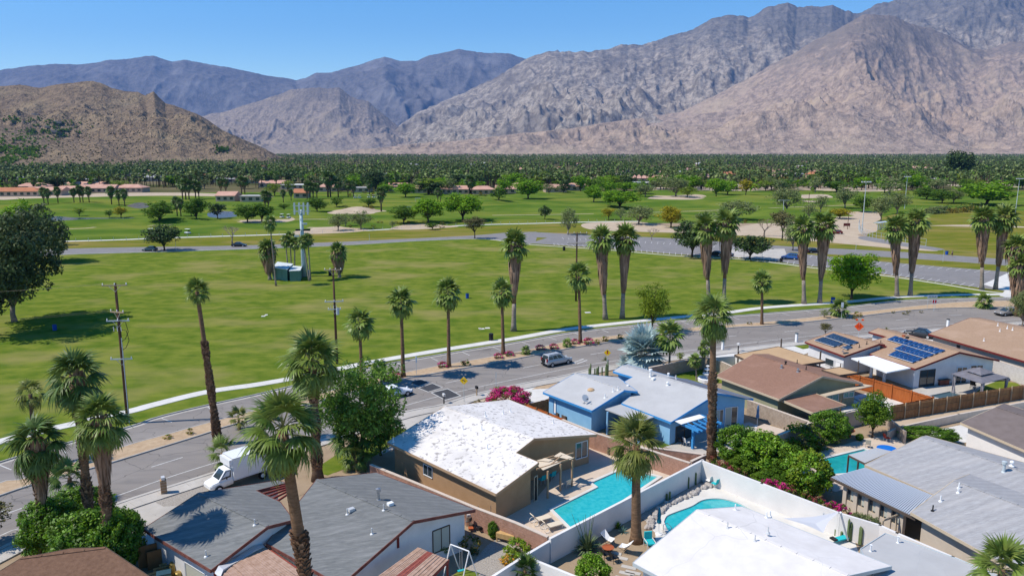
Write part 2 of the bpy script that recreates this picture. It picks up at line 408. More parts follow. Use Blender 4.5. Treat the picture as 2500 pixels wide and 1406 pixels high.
# ------------------------------------------------------------------ materials of the place
G_ = (.085, .15, .018)
mats(
 lawn=M('lawn', (.078, .132, .015), .95, (.185, .21, .034), .34, .9, 12, (.75, 1.15, 1), (.27, .23, .085), .06, .7, bump=.8, bscale=5, spec=0, sharp=.15),
 golf=M('golf_grass', (.07, .13, .018), .95, (.135, .185, .03), .05, 1, 9, (.6, 1.2, 1), (.20, .20, .04), .025, .7, bump=.4, bscale=3, spec=0, sharp=.1),
 rough=M('rough_grass', (.10, .135, .014), .95, (.20, .18, .035), .15, 1, 8, (.5, 1.6, 1), (.27, .20, .07), .05, .8, bump=.5, bscale=5, spec=0),
 dirt=M('dirt', (.36, .27, .18), .95, (.30, .22, .145), .6, 1, 6, bump=.4, bscale=12),
 sand=M('sand', (.50, .40, .29), .95, (.43, .33, .23), .2, 1, 6, bump=.3, bscale=8),
 medsand=M('median_sand', (.50, .37, .24), .95, (.40, .28, .175), 1.5, 1, 6, bump=.6, bscale=18),
 valley=M('valley', (.05, .065, .02), .95, (.17, .14, .08), .012, 1, 7, spec=0),
 asphalt=M('asphalt', (.225, .203, .187), .9, (.28, .255, .235), .3, 1, 9, (.3, 1, 1), (.165, .155, .15), .6, .6, bump=.3, bscale=30, rot=-.5, spec=0),
 asphaltL=M('old_asphalt', (.24, .225, .22), .9, (.205, .195, .19), .3, 1, 6, bump=.2, bscale=40),
 newasph=M('fresh_asphalt', (.05, .053, .06), .9, (.07, .07, .075), 3, 1, 4),
 paint=M('road_paint', (.62, .61, .58), .8, (.45, .44, .42), 2.5, 1, 5),
 conc=M('concrete', (.50, .465, .42), .9, (.43, .40, .36), .5, 1, 6, (1, 1, 1), (.38, .35, .31), .15, .5, bump=.15, bscale=15),
 concW=M('pale_concrete', (.66, .635, .59), .9, (.58, .555, .51), .6, 1, 5),
 deck=M('pool_deck', (.60, .49, .39), .9, (.53, .43, .335), .8, 1, 5),
 kerb=M('kerb', (.47, .45, .42), .9, (.36, .34, .32), .8, 1, 5),
 gravel=M('gravel', (.42, .38, .33), .95, (.26, .23, .20), 9, 1, 3, bump=1., bscale=10),
 rocks=M('rock', (.5, .46, .42), .9, (.3, .27, .25), 3, 1, 5, island=.2),
 water=M('pond_water', (.05, .10, .12), .08, spec=.6),
 poolw=M('pool_water', (.01, .37, .40), .06, (.05, .47, .48), 2.2, .9, 5, spec=.7, bump=.05, bscale=4),
 poolw2=M('pool_water_green', (.01, .27, .29), .06, (.02, .36, .36), 1.2, 1, 2, spec=.7, bump=.05, bscale=4),
 poolt=M('pool_plaster', (.42, .62, .60), .6),
 # roofs and walls
 shingle=M('grey_shingle', (.225, .228, .222), .92, (.12, .125, .125), 3.2, .9, 5, (.45, 2.6, 1), (.27, .27, .265), .5, .5, rot=R(-47), wave=(.27, 'Y', (.13, .135, .135), .4), bump=.9, bscale=5, sharp=.2),
 shingleL=M('pale_shingle', (.42, .415, .42), .92, (.27, .265, .27), 4.0, .9, 5, (.45, 2.6, 1), (.46, .44, .43), .4, .5, rot=R(-50), wave=(.27, 'Y', (.27, .26, .26), .35), bump=.8, bscale=6, sharp=.2),
 shinbrown=M('brown_shingle', (.29, .165, .115), .93, (.21, .115, .08), 4.5, .8, 4, col3=(.34, .20, .145), scale3=.4, amt3=.5, bump=.6, bscale=6, sharp=.22),
 shintan=M('tan_shingle', (.40, .27, .18), .93, (.30, .195, .125), 4.5, .8, 4, col3=(.45, .31, .22), scale3=.4, amt3=.5, bump=.6, bscale=6, sharp=.22),
 shindark=M('dark_brown_roof', (.185, .15, .14), .93, (.15, .12, .11), 1.2, .8, 4),
 shinbrown2=M('rust_brown_roof', (.20, .115, .075), .93, (.14, .078, .05), 3.5, .9, 5, bump=.5, bscale=8),
 whiteroof=M('white_coated_roof', (.72, .68, .645), .85, (.27, .245, .23), 2.3, .85, 9, (1, 1, 1), (.56, .525, .49), .22, .8, sharp=.04, thr=.59),
 whiteroof2=M('white_foam_roof', (.74, .70, .67), .85, (.65, .61, .58), .7, 1, 8),
 greyroof=M('grey_roll_roof', (.47, .465, .46), .9, (.42, .415, .41), .5, 1, 4),
 greyroof2=M('pale_grey_roll_roof', (.45, .445, .44), .9, (.41, .405, .40), .6, 1, 5),
 darkroll=M('dark_roof_strip', (.13, .14, .18), .9, (.17, .18, .21), 1, 1, 4),
 tanroof=M('tan_foam_roof', (.50, .335, .19), .9, (.45, .295, .165), .5, 1, 4),
 tanwall=M('tan_stucco', (.40, .255, .145), .9, (.36, .225, .125), 1.2, 1, 5, bump=.2, bscale=25),
 whitewall=M('white_stucco', (.70, .70, .71), .9, (.62, .62, .63), .8, 1, 6, bump=.15, bscale=20),
 whitegarden=M('white_garden_wall', (.76, .73, .70), .9, (.67, .645, .62), .5, 1, 7),
 bluewall=M('blue_stucco', (.25, .48, .70), .9, (.21, .43, .65), 1, 1, 5),
 bluetrim=M('blue_trim', (.05, .26, .56), .7),
 greenwall=M('olive_stucco', (.33, .33, .22), .9, (.29, .29, .19), 1, 1, 5),
 creamwall=M('cream_stucco', (.55, .48, .40), .9, (.49, .42, .34), 1, 1, 5),
 redtrim=M('oxblood_trim', (.16, .022, .02), .7),
 browntrim=M('brown_trim', (.14, .045, .035), .8, (.22, .09, .07), 2, 1),
 tantrim=M('tan_trim', (.42, .28, .17), .85),
 creamtrim=M('cream_trim', (.52, .42, .30), .85),
 darktrim=M('dark_trim', (.10, .075, .06), .85),
 brick=M('pink_block', (.42, .24, .175), .92, (.34, .19, .135), 2.5, 1, 4, island=.13, bump=.3, bscale=20),
 brickg=M('greige_block', (.42, .34, .27), .92, (.33, .26, .205), 2.5, 1, 4, island=.12),
 brickw=M('white_block', (.62, .58, .55), .92, (.54, .50, .47), 2.5, 1, 4, island=.05),
 mortar=M('mortar', (.40, .30, .24), .95, (.35, .26, .2), 3),
 cap=M('wall_cap', (.62, .52, .43), .9, (.55, .46, .38), 2),
 glass=M('window_glass', (.035, .05, .06), .06, spec=.8),
 glassT=M('teal_glass', (.02, .30, .32), .1, spec=.8),
 blind=M('window_blind', (.45, .46, .40), .8),
 wframe=M('window_frame', (.72, .72, .72), .6),
 vent=M('vent_metal', (.62, .62, .62), .5, metal=.3),
 ventw=M('vent_white', (.8, .8, .8), .6),
 black=M('black_plastic', (.018, .018, .02), .5),
 rubber=M('tyre_rubber', (.02, .02, .02), .85),
 steel=M('steel', (.45, .45, .46), .4, metal=.8),
 galv=M('galvanised', (.50, .55, .57), .55, metal=.2),
 towerm=M('tower_steel', (.42, .52, .56), .6),
 green_box=M('green_cabinet', (.13, .24, .19), .7, (.11, .21, .165), .8),
 cabroof=M('cabinet_roof', (.58, .62, .62), .7),
 wood=M('fence_wood', (.36, .19, .085), .85, (.24, .12, .055), 3, 1, 5, (1, 1, .2), island=.3),
 woodo=M('stained_wood', (.42, .125, .035), .8, (.33, .092, .024), 3, 1, 5, (1, 1, .2), island=.18),
 woodp=M('pale_post', (.42, .31, .20), .85),
 pallet=M('pallet_wood', (.55, .36, .16), .85, (.44, .27, .11), 3, 1, 4, island=.15),
 reed=M('reed_cover', (.44, .30, .23), .9, (.33, .21, .15), 3, 1, 5, island=.25),
 reedred=M('red_slats', (.30, .09, .07), .9, (.22, .06, .045), 3, 1, 5, island=.25),
 redwood=M('red_beam', (.26, .06, .045), .8),
 card=M('cardboard', (.32, .17, .075), .9, (.26, .135, .06), 2),
 pole=M('creosote_pole', (.12, .065, .04), .9, (.075, .042, .028), 1.5, 1, 5, (1, 1, .15)),
 trunk=M('tree_bark', (.10, .072, .05), .95, (.06, .045, .032), 6, 1, 5, (1, 1, .3), bump=.6, bscale=15),
 palebark=M('pale_bark', (.28, .22, .175), .95, (.18, .14, .11), 4, 1, 4),
 ptrunk=M('palm_trunk', (.24, .145, .085), .95, (.13, .078, .045), 2.2, 1, 5, (1, 1, 4), bump=.5, bscale=10),
 ptrunkg=M('palm_trunk_grey', (.34, .285, .24), .95, (.20, .155, .12), 2, 1, 5, (1, 1, 4), bump=.4, bscale=10),
 ptrunkd=M('palm_trunk_dark', (.085, .06, .042), .95, (.14, .09, .06), 3, 1, 5, (1, 1, 3)),
 boots=M('palm_boots', (.30, .19, .12), .95, (.14, .075, .045), 5, 1, 3, island=.45),
 skirt=M('dead_fronds', (.33, .215, .145), .95, (.21, .13, .085), 1.5, 1, 4, (1, 1, .25), island=.3),
 frond=M('palm_frond', (.115, .185, .028), .42, (.20, .255, .06), .9, 1, 3, island=.3, transl=.18, spec=.22),
 frondd=M('palm_frond_deep', (.075, .135, .026), .45, (.13, .19, .045), .9, 1, 3, island=.3, transl=.15, spec=.22),
 frondy=M('palm_frond_yellowed', (.23, .235, .06), .45, (.15, .20, .04), .9, 1, 3, island=.25, transl=.34, spec=.22),
 frondb=M('silver_frond', (.38, .50, .48), .5, (.52, .62, .60), .9, 1, 3, island=.25, transl=.1, spec=.4),
 stalk=M('frond_stalk', (.20, .20, .07), .7),
 leafB=M('leaf_bright', (.13, .27, .010), .6, (.20, .34, .014), .35, 1, 3, island=.35, transl=.34),
 leafY=M('leaf_yellowgreen', (.22, .28, .02), .6, (.15, .23, .02), .5, 1, 3, island=.3, transl=.34),
 leafYel=M('leaf_yellow_bloom', (.46, .35, .012), .6, (.20, .21, .015), .5, 1, 3, island=.3, transl=.34),
 leafG=M('leaf_green', (.075, .15, .012), .6, (.125, .21, .018), .4, 1, 3, island=.35, transl=.34),
 leafD=M('leaf_dark', (.035, .07, .018), .55, (.065, .10, .028), .5, 1, 3, island=.55, transl=.12),
 leafT=M('leaf_fresh', (.075, .17, .02), .5, (.17, .29, .035), .6, 1, 3, island=.55, transl=.34, spec=.3),
 leafF=M('grove_leaf', (.085, .13, .028), .6, (.19, .23, .075), .03, 1, 3, island=.5, transl=.15),
 leafO=M('leaf_olive', (.15, .19, .065), .65, (.21, .24, .09), .4, 1, 3, island=.35, transl=.18),
 leafE=M('leaf_eucalyptus', (.055, .08, .03), .6, (.11, .14, .05), .4, 1, 3, island=.45, transl=.15),
 leafBr=M('leaf_brownish', (.15, .125, .05), .7, (.10, .10, .035), .5, 1, 3, island=.3),
 leafL=M('leaf_lush', (.10, .23, .010), .5, (.23, .38, .02), .8, 1, 3, island=.55, transl=.34, spec=.4),
 leafI=M('leaf_ivy', (.07, .17, .01), .5, (.15, .27, .014), .7, 1, 4, island=.55, transl=.34, spec=.4),
 twig=M('bare_twig', (.26, .20, .16), .9),
 bloom=M('magenta_bloom', (.75, .05, .28), .6, (.55, .03, .18), 1.5, 1, 3, island=.35, transl=.34),
 bloomO=M('orange_bloom', (.62, .27, .01), .6, (.35, .22, .02), 1.5, 1, 3, island=.3),
 bloomR=M('dull_red_bloom', (.28, .03, .055), .6, (.10, .11, .02), 1.3, 1, 3, island=.3),
 shrubm=M('median_shrub', (.30, .19, .02), .8, (.15, .13, .025), 2.5, 1, 3, island=.3),
 cactus=M('cactus', (.10, .15, .06), .7, (.16, .20, .09), 3, 1),
 agave=M('agave', (.10, .19, .16), .6, (.16, .26, .22), 3, 1, island=.2),
 whitep=M('white_paint', (.78, .78, .78), .35, spec=.5),
 silverp=M('silver_paint', (.50, .50, .50), .3, metal=.3, spec=.5),
 bluep=M('blue_paint', (.02, .09, .30), .3, spec=.5),
 bluegp=M('slate_blue_paint', (.035, .085, .12), .3, spec=.5),
 blackp=M('black_paint', (.012, .015, .02), .25, spec=.6),
 greyp=M('champagne_paint', (.33, .30, .27), .3, metal=.3),
 redp=M('dark_red_paint', (.12, .02, .02), .3),
 lightg=M('headlight', (.65, .67, .7), .15, spec=.8),
 lightr=M('tail_light', (.30, .01, .01), .3),
 signy=M('sign_yellow', (.80, .50, .01), .6),
 signo=M('sign_orange', (.95, .10, .01), .6),
 signw=M('sign_white', (.75, .75, .75), .6),
 signr=M('sign_red', (.55, .02, .02), .6),
 solar=M('solar_cell', (.012, .045, .14), .18, (.018, .06, .18), 2, 1, 2, spec=.6),
 solard=M('solar_cell_dark', (.02, .04, .075), .25, (.03, .055, .10), 2, 1, 2, spec=.5),
 rail=M('aluminium_rail', (.72, .74, .76), .4, metal=.3),
 bluebin=M('blue_drum', (.01, .06, .30), .5),
 turq=M('turquoise_fabric', (.02, .42, .46), .7),
 teal=M('teal_canvas', (.01, .16, .24), .8, (.015, .22, .32), 4, 1),
 denim=M('blue_canvas', (.08, .16, .30), .8, (.12, .22, .38), 4, 1),
 greyc=M('grey_canvas', (.28, .28, .31), .8, (.4, .4, .42), 4, 1),
 canvas=M('cream_canvas', (.66, .56, .43), .85),
 sail=M('white_sail', (.58, .58, .60), .85),
 white=M('white_enamel', (.78, .77, .75), .5),
 terra=M('terracotta', (.38, .10, .04), .85),
 gazebo=M('gazebo_metal', (.16, .15, .165), .6, (.20, .19, .205), 2, 1),
 fabricg=M('curtain', (.42, .40, .41), .9, (.30, .28, .29), 5, 1),
 ribm=M('ribbed_metal', (.50, .53, .58), .5, metal=.2),
 ribd=M('rib_groove', (.17, .17, .19), .6),
 pinkroof=M('pink_tile_roof', (.58, .35, .265), .9, (.50, .27, .20), .25, 1, 5),
 orangeroof=M('orange_tile_roof', (.48, .20, .10), .9, (.40, .16, .085), .25, 1, 5),
 farwhite=M('far_white_roof', (.66, .64, .61), .85),
 fargrey=M('far_grey_roof', (.35, .34, .33), .9),
 farwall=M('far_wall', (.45, .33, .25), .9),
 skin=M('skin', (.36, .20, .13), .6), cloth=M('dark_shorts', (.03, .03, .04), .8), shirt=M('grey_shirt', (.12, .12, .13), .8),
 bluepl=M('blue_tub', (.01, .15, .55), .4),
 brass=M('brass_planter', (.42, .30, .10), .35, metal=.6),
)
def cracks(m, sc, wd, c):
 t = m.node_tree; N, L = t.nodes, t.links; b = N['Principled BSDF']; src = b.inputs['Base Color'].links[0].from_socket
 g = N.new('ShaderNodeNewGeometry'); n = N.new('ShaderNodeTexNoise'); n.inputs['Scale'].default_value = sc * 2; L.new(g.outputs['Position'], n.inputs['Vector'])
 a = N.new('ShaderNodeVectorMath'); a.operation = 'MULTIPLY_ADD'; L.new(n.outputs[1], a.inputs[0]); a.inputs[1].default_value = (2.5, 2.5, 0); L.new(g.outputs['Position'], a.inputs[2])
 v = N.new('ShaderNodeTexVoronoi'); v.feature = 'DISTANCE_TO_EDGE'; v.inputs['Scale'].default_value = sc; L.new(a.outputs[0], v.inputs['Vector'])
 r = N.new('ShaderNodeMapRange'); r.inputs[1].default_value = 0; r.inputs[2].default_value = wd; r.inputs[3].default_value = .7; r.inputs[4].default_value = 0; L.new(v.outputs[0], r.inputs[0])
 x = N.new('ShaderNodeMix'); x.data_type = 'RGBA'; L.new(r.outputs[0], x.inputs[0]); L.new(src, x.inputs[6]); x.inputs[7].default_value = (*c, 1); L.new(x.outputs[2], b.inputs['Base Color'])
cracks(MT['asphalt'], .22, .010, (.09, .085, .08)); cracks(MT['asphaltL'], .15, .008, (.12, .11, .1)); cracks(MT['deck'], .4, .008, (.33, .27, .22)); cracks(MT['conc'], .45, .008, (.27, .25, .23)); cracks(MT['whiteroof2'], .16, .004, (.5, .48, .46)); cracks(MT['greyroof2'], .2, .004, (.36, .37, .39))
# ------------------------------------------------------------------ ground, valley floor
mb = MB()
mb.add([(-18600, -200, -.012), (18600, -200, -.012), (18600, 18600, -.012), (-18600, 18600, -.012)], [(0, 1, 2, 3)])
struct('ground', mb, 'dirt')
mb = MB()
y0 = G(1250, 470).y
mb.add([(-16000, y0, -.008), (16000, y0, -.008), (16000, 18000, -.008), (-16000, 18000, -.008)], [(0, 1, 2, 3)])
struct('valley_floor', mb, 'valley')
# road lines (photo rows and columns of the kerbs)
L_farcurb = [(-420, 1290), (0, 1130), (317, 1043), (384, 1020), (512, 989), (640, 961), (902, 899), (1060, 869), (1260, 836), (1419, 809), (1675, 782), (1880, 765), (2065, 750), (2193, 735), (2350, 729), (2560, 726), (3000, 722)]
L_medfar = [(-420, 1345), (0, 1180), (60, 1169), (315, 1087), (410, 1061), (512, 1032), (700, 983), (948, 920), (1055, 897), (1260, 861), (1394, 833), (1522, 818), (1675, 802), (1880, 786), (2090, 764), (2244, 747), (2350, 738), (2462, 735), (3000, 731)]
L_mednear = [(-420, 1400), (0, 1212), (276, 1130), (512, 1057), (563, 1040), (940, 937), (1055, 914), (1260, 877), (1394, 851), (1522, 832), (1778, 802), (1880, 796), (2090, 774), (2244, 757), (2423, 751), (3000, 741)]
L_near = [(-420, 1560), (0, 1343), (84, 1307), (297, 1228), (525, 1155), (953, 1017), (1081, 989), (1152, 966), (1260, 941), (1378, 918), (1470, 897), (1637, 872), (1880, 842), (2120, 818), (2300, 802), (2474, 788), (3000, 752)]
L_edge = [(-420, 1515), (0, 1307), (82, 1280), (294, 1207), (486, 1141), (999, 987), (1119, 956), (1260, 925), (1496, 881), (1880, 831), (2116, 808), (2474, 780), (3000, 749)]
fc, mf, mn, nc, el = [gl(l) for l in (L_farcurb, L_medfar, L_mednear, L_near, L_edge)]
# park lawn: from the far kerb back to the park drive
L_drive_n = [(-420, 652), (160, 622), (400, 615), (640, 607), (860, 598), (1030, 588), (1180, 584), (1290, 597), (1480, 610), (1640, 624), (1830, 635), (2000, 656), (2150, 672), (2300, 694), (2462, 717), (2700, 722), (3000, 724)]
lawn_pts = [Vector((p.x, p.y, 0)) for p in resample(fc, 90)] + [Vector((p.x, p.y, 0)) for p in reversed(gl(L_drive_n, 0, 90))]
sheet('park_lawn', None, .0, 'lawn', world=lawn_pts)
# golf course and rough
sheet('golf_course', [(-900, 600), (165, 592), (640, 576), (1150, 556), (1500, 545), (2500, 545), (3300, 560), (3300, 466), (1250, 466), (-900, 478)], .0, 'golf')
ribbon('rough_strip', gl([(-900, 600), (165, 590), (640, 575), (1150, 554), (1440, 546), (1700, 556), (2000, 575), (2200, 598), (2500, 625), (3300, 660)]),
       gl([(-900, 645), (165, 613), (640, 600), (1100, 578), (1280, 570), (1450, 575), (1700, 590), (2000, 606), (2200, 620), (2500, 650), (3300, 700)]), .003, 'rough')
ribbon('ballfield_lawn', gl([(2105, 590), (2200, 598), (2500, 625), (3300, 665)]), gl([(2135, 550), (2200, 522), (2500, 515), (3300, 512)]), .004, 'rough')
# carriageways
ribbon('road', fc, mf, .004, 'asphalt', 160)
ribbon('road', mn, nc, .004, 'asphalt', 160)
# kerbs
def kerb(name, line, d, h=.14, mat='kerb'):
 a = offs(line, 0); b = offs(line, d)
 return ribbon(name, a, b, h, mat, 160, thick=h + .05)
kerb('kerb', fc, .16); kerb('kerb', mf, -.16); kerb('kerb', mn, .16); kerb('kerb', nc, -.16)
ribbon('gutter', offs(fc, -.02), offs(fc, -.45), .0085, 'conc', 160)
ribbon('gutter', offs(nc, .02), offs(nc, .5), .0085, 'conc', 160)
ribbon('median_bed', offs(mf, -.16), offs(mn, .16), .125, 'medsand', 160)
# far footpath with its slabs, strip of lawn between path and kerb at the left
walk = gl([(-420, 1215), (0, 1085), (317, 1010), (384, 992), (512, 961), (640, 942), (760, 920), (902, 890), (1060, 862), (1260, 830), (1419, 803), (1675, 776), (1780, 766), (1880, 753), (2065, 740), (2193, 728), (2350, 722), (2560, 720), (3000, 716)])
wk_a = resample(walk, 330); wk_b = offs(wk_a, 1.75)
foot = link('footpath', None); foot['kind'] = 'structure'
for i in range(len(wk_a) - 1):
 p, q = wk_a[i], wk_a[i + 1]
 if not (-75 < p.x < 150): continue
 r, s = wk_b[i + 1], wk_b[i]
 c = (p + q + r + s) / 4
 k = 1 - .012 / (q - p).length
 pts = [c + (v - c) * k for v in (p, q, r, s)]
 mb = MB(); mb.prism([(v.x, v.y) for v in pts], -.02, .05 + .002 * ((i * 7) % 3))
 link('slab', mb.mesh('slab', 'concW'), foot)
# near footpath slabs
nwa = resample(offs(nc, -.18), 260); nwb = offs(nwa, -1.7)
foot2 = link('footpath', None); foot2['kind'] = 'structure'
for i in range(len(nwa) - 1):
 p, q, r, s = nwa[i], nwa[i + 1], nwb[i + 1], nwb[i]
 if not (-60 < p.x < 150): continue
 c = (p + q + r + s) / 4
 pts = [c + (v - c) * .985 for v in (p, q, r, s)]
 mb = MB(); mb.prism([(v.x, v.y) for v in pts], -.02, .10 + .006 * ((i * 5) % 3))
 link('slab', mb.mesh('slab', 'conc'), foot2)
# paint
def stripe(a, b, wd, z, mat='paint', name='road_marking', mb=None):
 a, b = Vector((a[0], a[1], 0)), Vector((b[0], b[1], 0))
 d = (b - a).normalized(); n = Vector((-d.y, d.x, 0)) * wd / 2
 own = mb is None
 mb = mb or MB()
 mb.add([(p.x, p.y, z) for p in (a - n, b - n, b + n, a + n)], [(0, 1, 2, 3)])
 if own: return struct(name, mb, mat)
ribbon('edge_line', offs(el, -.06), offs(el, .06), .009, 'paint', 160)
for k, (A, B, off) in enumerate(((mn, nc, .40),)):
 A2 = resample(A, 400); B2 = resample(B, 400)
 mid = [a.lerp(b, off) for a, b in zip(A2, B2)]
 acc = 0; start = None; gap = 12.2; dash = 3.0
 line = resample(mid, 1600)
 dist = 0; mbd = None
 i = 0
 while i < len(line) - 1:
  j = i; l = 0
  while j < len(line) - 1 and l < dash: l += (line[j + 1] - line[j]).length; j += 1
  if -60 < line[i].x < 140: stripe(line[i], line[j], .13, .009, name='lane_dash')
  l = 0
  while j < len(line) - 1 and l < gap - dash: l += (line[j + 1] - line[j]).length; j += 1
  i = j
# parking ticks along the far kerb
ft = resample(fc, 90)
for i in range(3, 88, 2):
 if -60 < ft[i].x < 150:
  t = (ft[i + 1] - ft[i - 1]).normalized(); n = Vector((t.y, -t.x, 0))
  stripe(ft[i] + n * .5, ft[i] + n * 2.6, .12, .0095, name='parking_tick')
# arrow marks and trench patches on the near carriageway
for a, b in (((1400, 885), (1425, 876)), ((1408, 888), (1433, 879)), ((1400, 885), (1408, 888)), ((0, 1250), (16, 1243))):
 stripe(G(*a), G(*b), .25, .0092)
def patch(px):
 pts = [G(*p) for p in px]; c = sum(pts, Vector()) / 4
 sheet('patch_outline', None, .010, 'paint', world=pts)
 sheet('asphalt_patch', None, .014, 'newasph', world=[c + (p - c) * .90 for p in pts])
patch([(996, 934), (1028, 925), (1049, 933), (1022, 943)])
patch([(1020, 947), (1056, 935), (1082, 946), (1045, 957)])
patch([(1051, 958), (1093, 948), (1127, 966), (1087, 977)])
for p in ((1060, 1230), (640, 1110), (420, 1140)):
 pass
# manhole covers, far slabs in lawn
for px, py, r in ((1590, 811, .45), (480, 1180, .3)):
 mb = MB(); mb.lathe(G(px, py), [(r, .0), (r, .018)], 14); struct('manhole_cover', mb, 'newasph')
for i, (px, py, wd) in enumerate(((1176, 803, .9), (1190, 801, .8), (1435, 763, 1.1), (648, 1002, .6), (1172, 802, .5), (643, 772, .7), (650, 769, .5))):
 mb = MB(); g = G(px, py); mb.box((g.x, g.y, .02), (wd, .8, .05), .2); solo('valve_cover', mb, 'concW', ['pale concrete cover in the lawn left of the lone giant palm, left one of three', 'pale concrete cover in the lawn left of the lone giant palm, right one of three', 'pale concrete cover in the lawn left of the leaning shaggy pair', 'pale concrete cover by the long footpath at the pale palm', 'small pale concrete cover between the two beside the lone giant palm', 'pale concrete cover in the lawn below the thin tall palm, left one', 'pale concrete cover in the lawn below the thin tall palm, right one'][i], 'valve cover', group='concrete valve covers in the lawn')
# park drive, its pale kerb line, golf path
ribbon('park_drive', gl([(-900, 655), (160, 622), (640, 607), (1030, 588), (1180, 583), (1290, 596), (1310, 583)]),
       gl([(-900, 638), (165, 607), (640, 598), (1100, 578), (1180, 573), (1240, 568), (1310, 566)]), .0075, 'asphaltL')
ribbon('park_drive', gl([(1290, 579), (1450, 585), (1640, 594), (1900, 614), (2200, 630), (2500, 652), (3300, 720)]),
       gl([(1290, 566), (1450, 574), (1640, 582), (1900, 600), (2200, 615), (2500, 636), (3300, 690)]), .0058, 'asphaltL')
dl = gl(L_drive_n)
ribbon('kerb', offs(dl, 0), offs(dl, -.35), .12, 'concW', 200, thick=.15)
gp = gl([(-900, 610), (165, 588), (400, 580), (640, 573), (800, 567), (950, 559), (1150, 549), (1300, 545), (1450, 541), (1560, 540)])
ribbon('golf_path', gp, offs(gp, -2.6), .010, 'concW', 160)
cp = gl([(-400, 560), (135, 559), (250, 553), (380, 550), (450, 546), (520, 541), (640, 536), (800, 535)])
ribbon('cart_path', cp, offs(cp, -1.6), .010, 'sand', 100)
cp = gl([(1090, 526), (1250, 525), (1480, 521), (1700, 515), (1900, 507), (2100, 500)])
ribbon('cart_path', cp, offs(cp, -1.6), .010, 'sand', 100)
# car park with bays
ribbon('rough_strip', gl(L_drive_n[7:]), gl([(1180, 570), (1290, 566), (1450, 572), (1640, 580), (1830, 592), (2000, 604), (2200, 613), (2500, 634), (3300, 690)]), .002, 'rough')
lot = [(1291, 594), (1345, 578), (1640, 592), (1830, 606), (1960, 620), (2120, 636), (2300, 651), (2466, 664), (2600, 690), (2466, 712), (2300, 690), (2150, 668), (2000, 652), (1830, 631), (1640, 620), (1480, 606), (1370, 599)]
sheet('car_park', lot, .010, 'asphaltL')
sheet('parking_pad', [(1780, 610), (1915, 607), (1920, 620), (1905, 634), (1870, 634), (1790, 627)], .014, 'conc')
sheet('parking_pad', [(2400, 694), (2470, 662), (2600, 672), (2520, 716), (2455, 710)], .014, 'concW')
A = resample(gl([(1345, 579), (1640, 593), (1830, 607), (1960, 621), (2120, 637), (2300, 652), (2466, 665)]), 66)
B = resample(gl([(1330, 597), (1480, 608), (1640, 622), (1830, 633), (2000, 654), (2150, 670), (2300, 692), (2430, 708)]), 72)
mb = MB()
for i in range(2, 64):
 d = (B[min(i + 3, 71)] - A[i]).normalized(); stripe(A[i], A[i] + d * 5.0, .13, .0135, mb=mb)
for i in range(2, 70):
 d = (A[max(min(i - 4, 65), 0)] - B[i]).normalized(); stripe(B[i] + d * .4, B[i] + d * 5.2, .13, .0135, mb=mb)
struct('bay_lines', mb, 'paint')
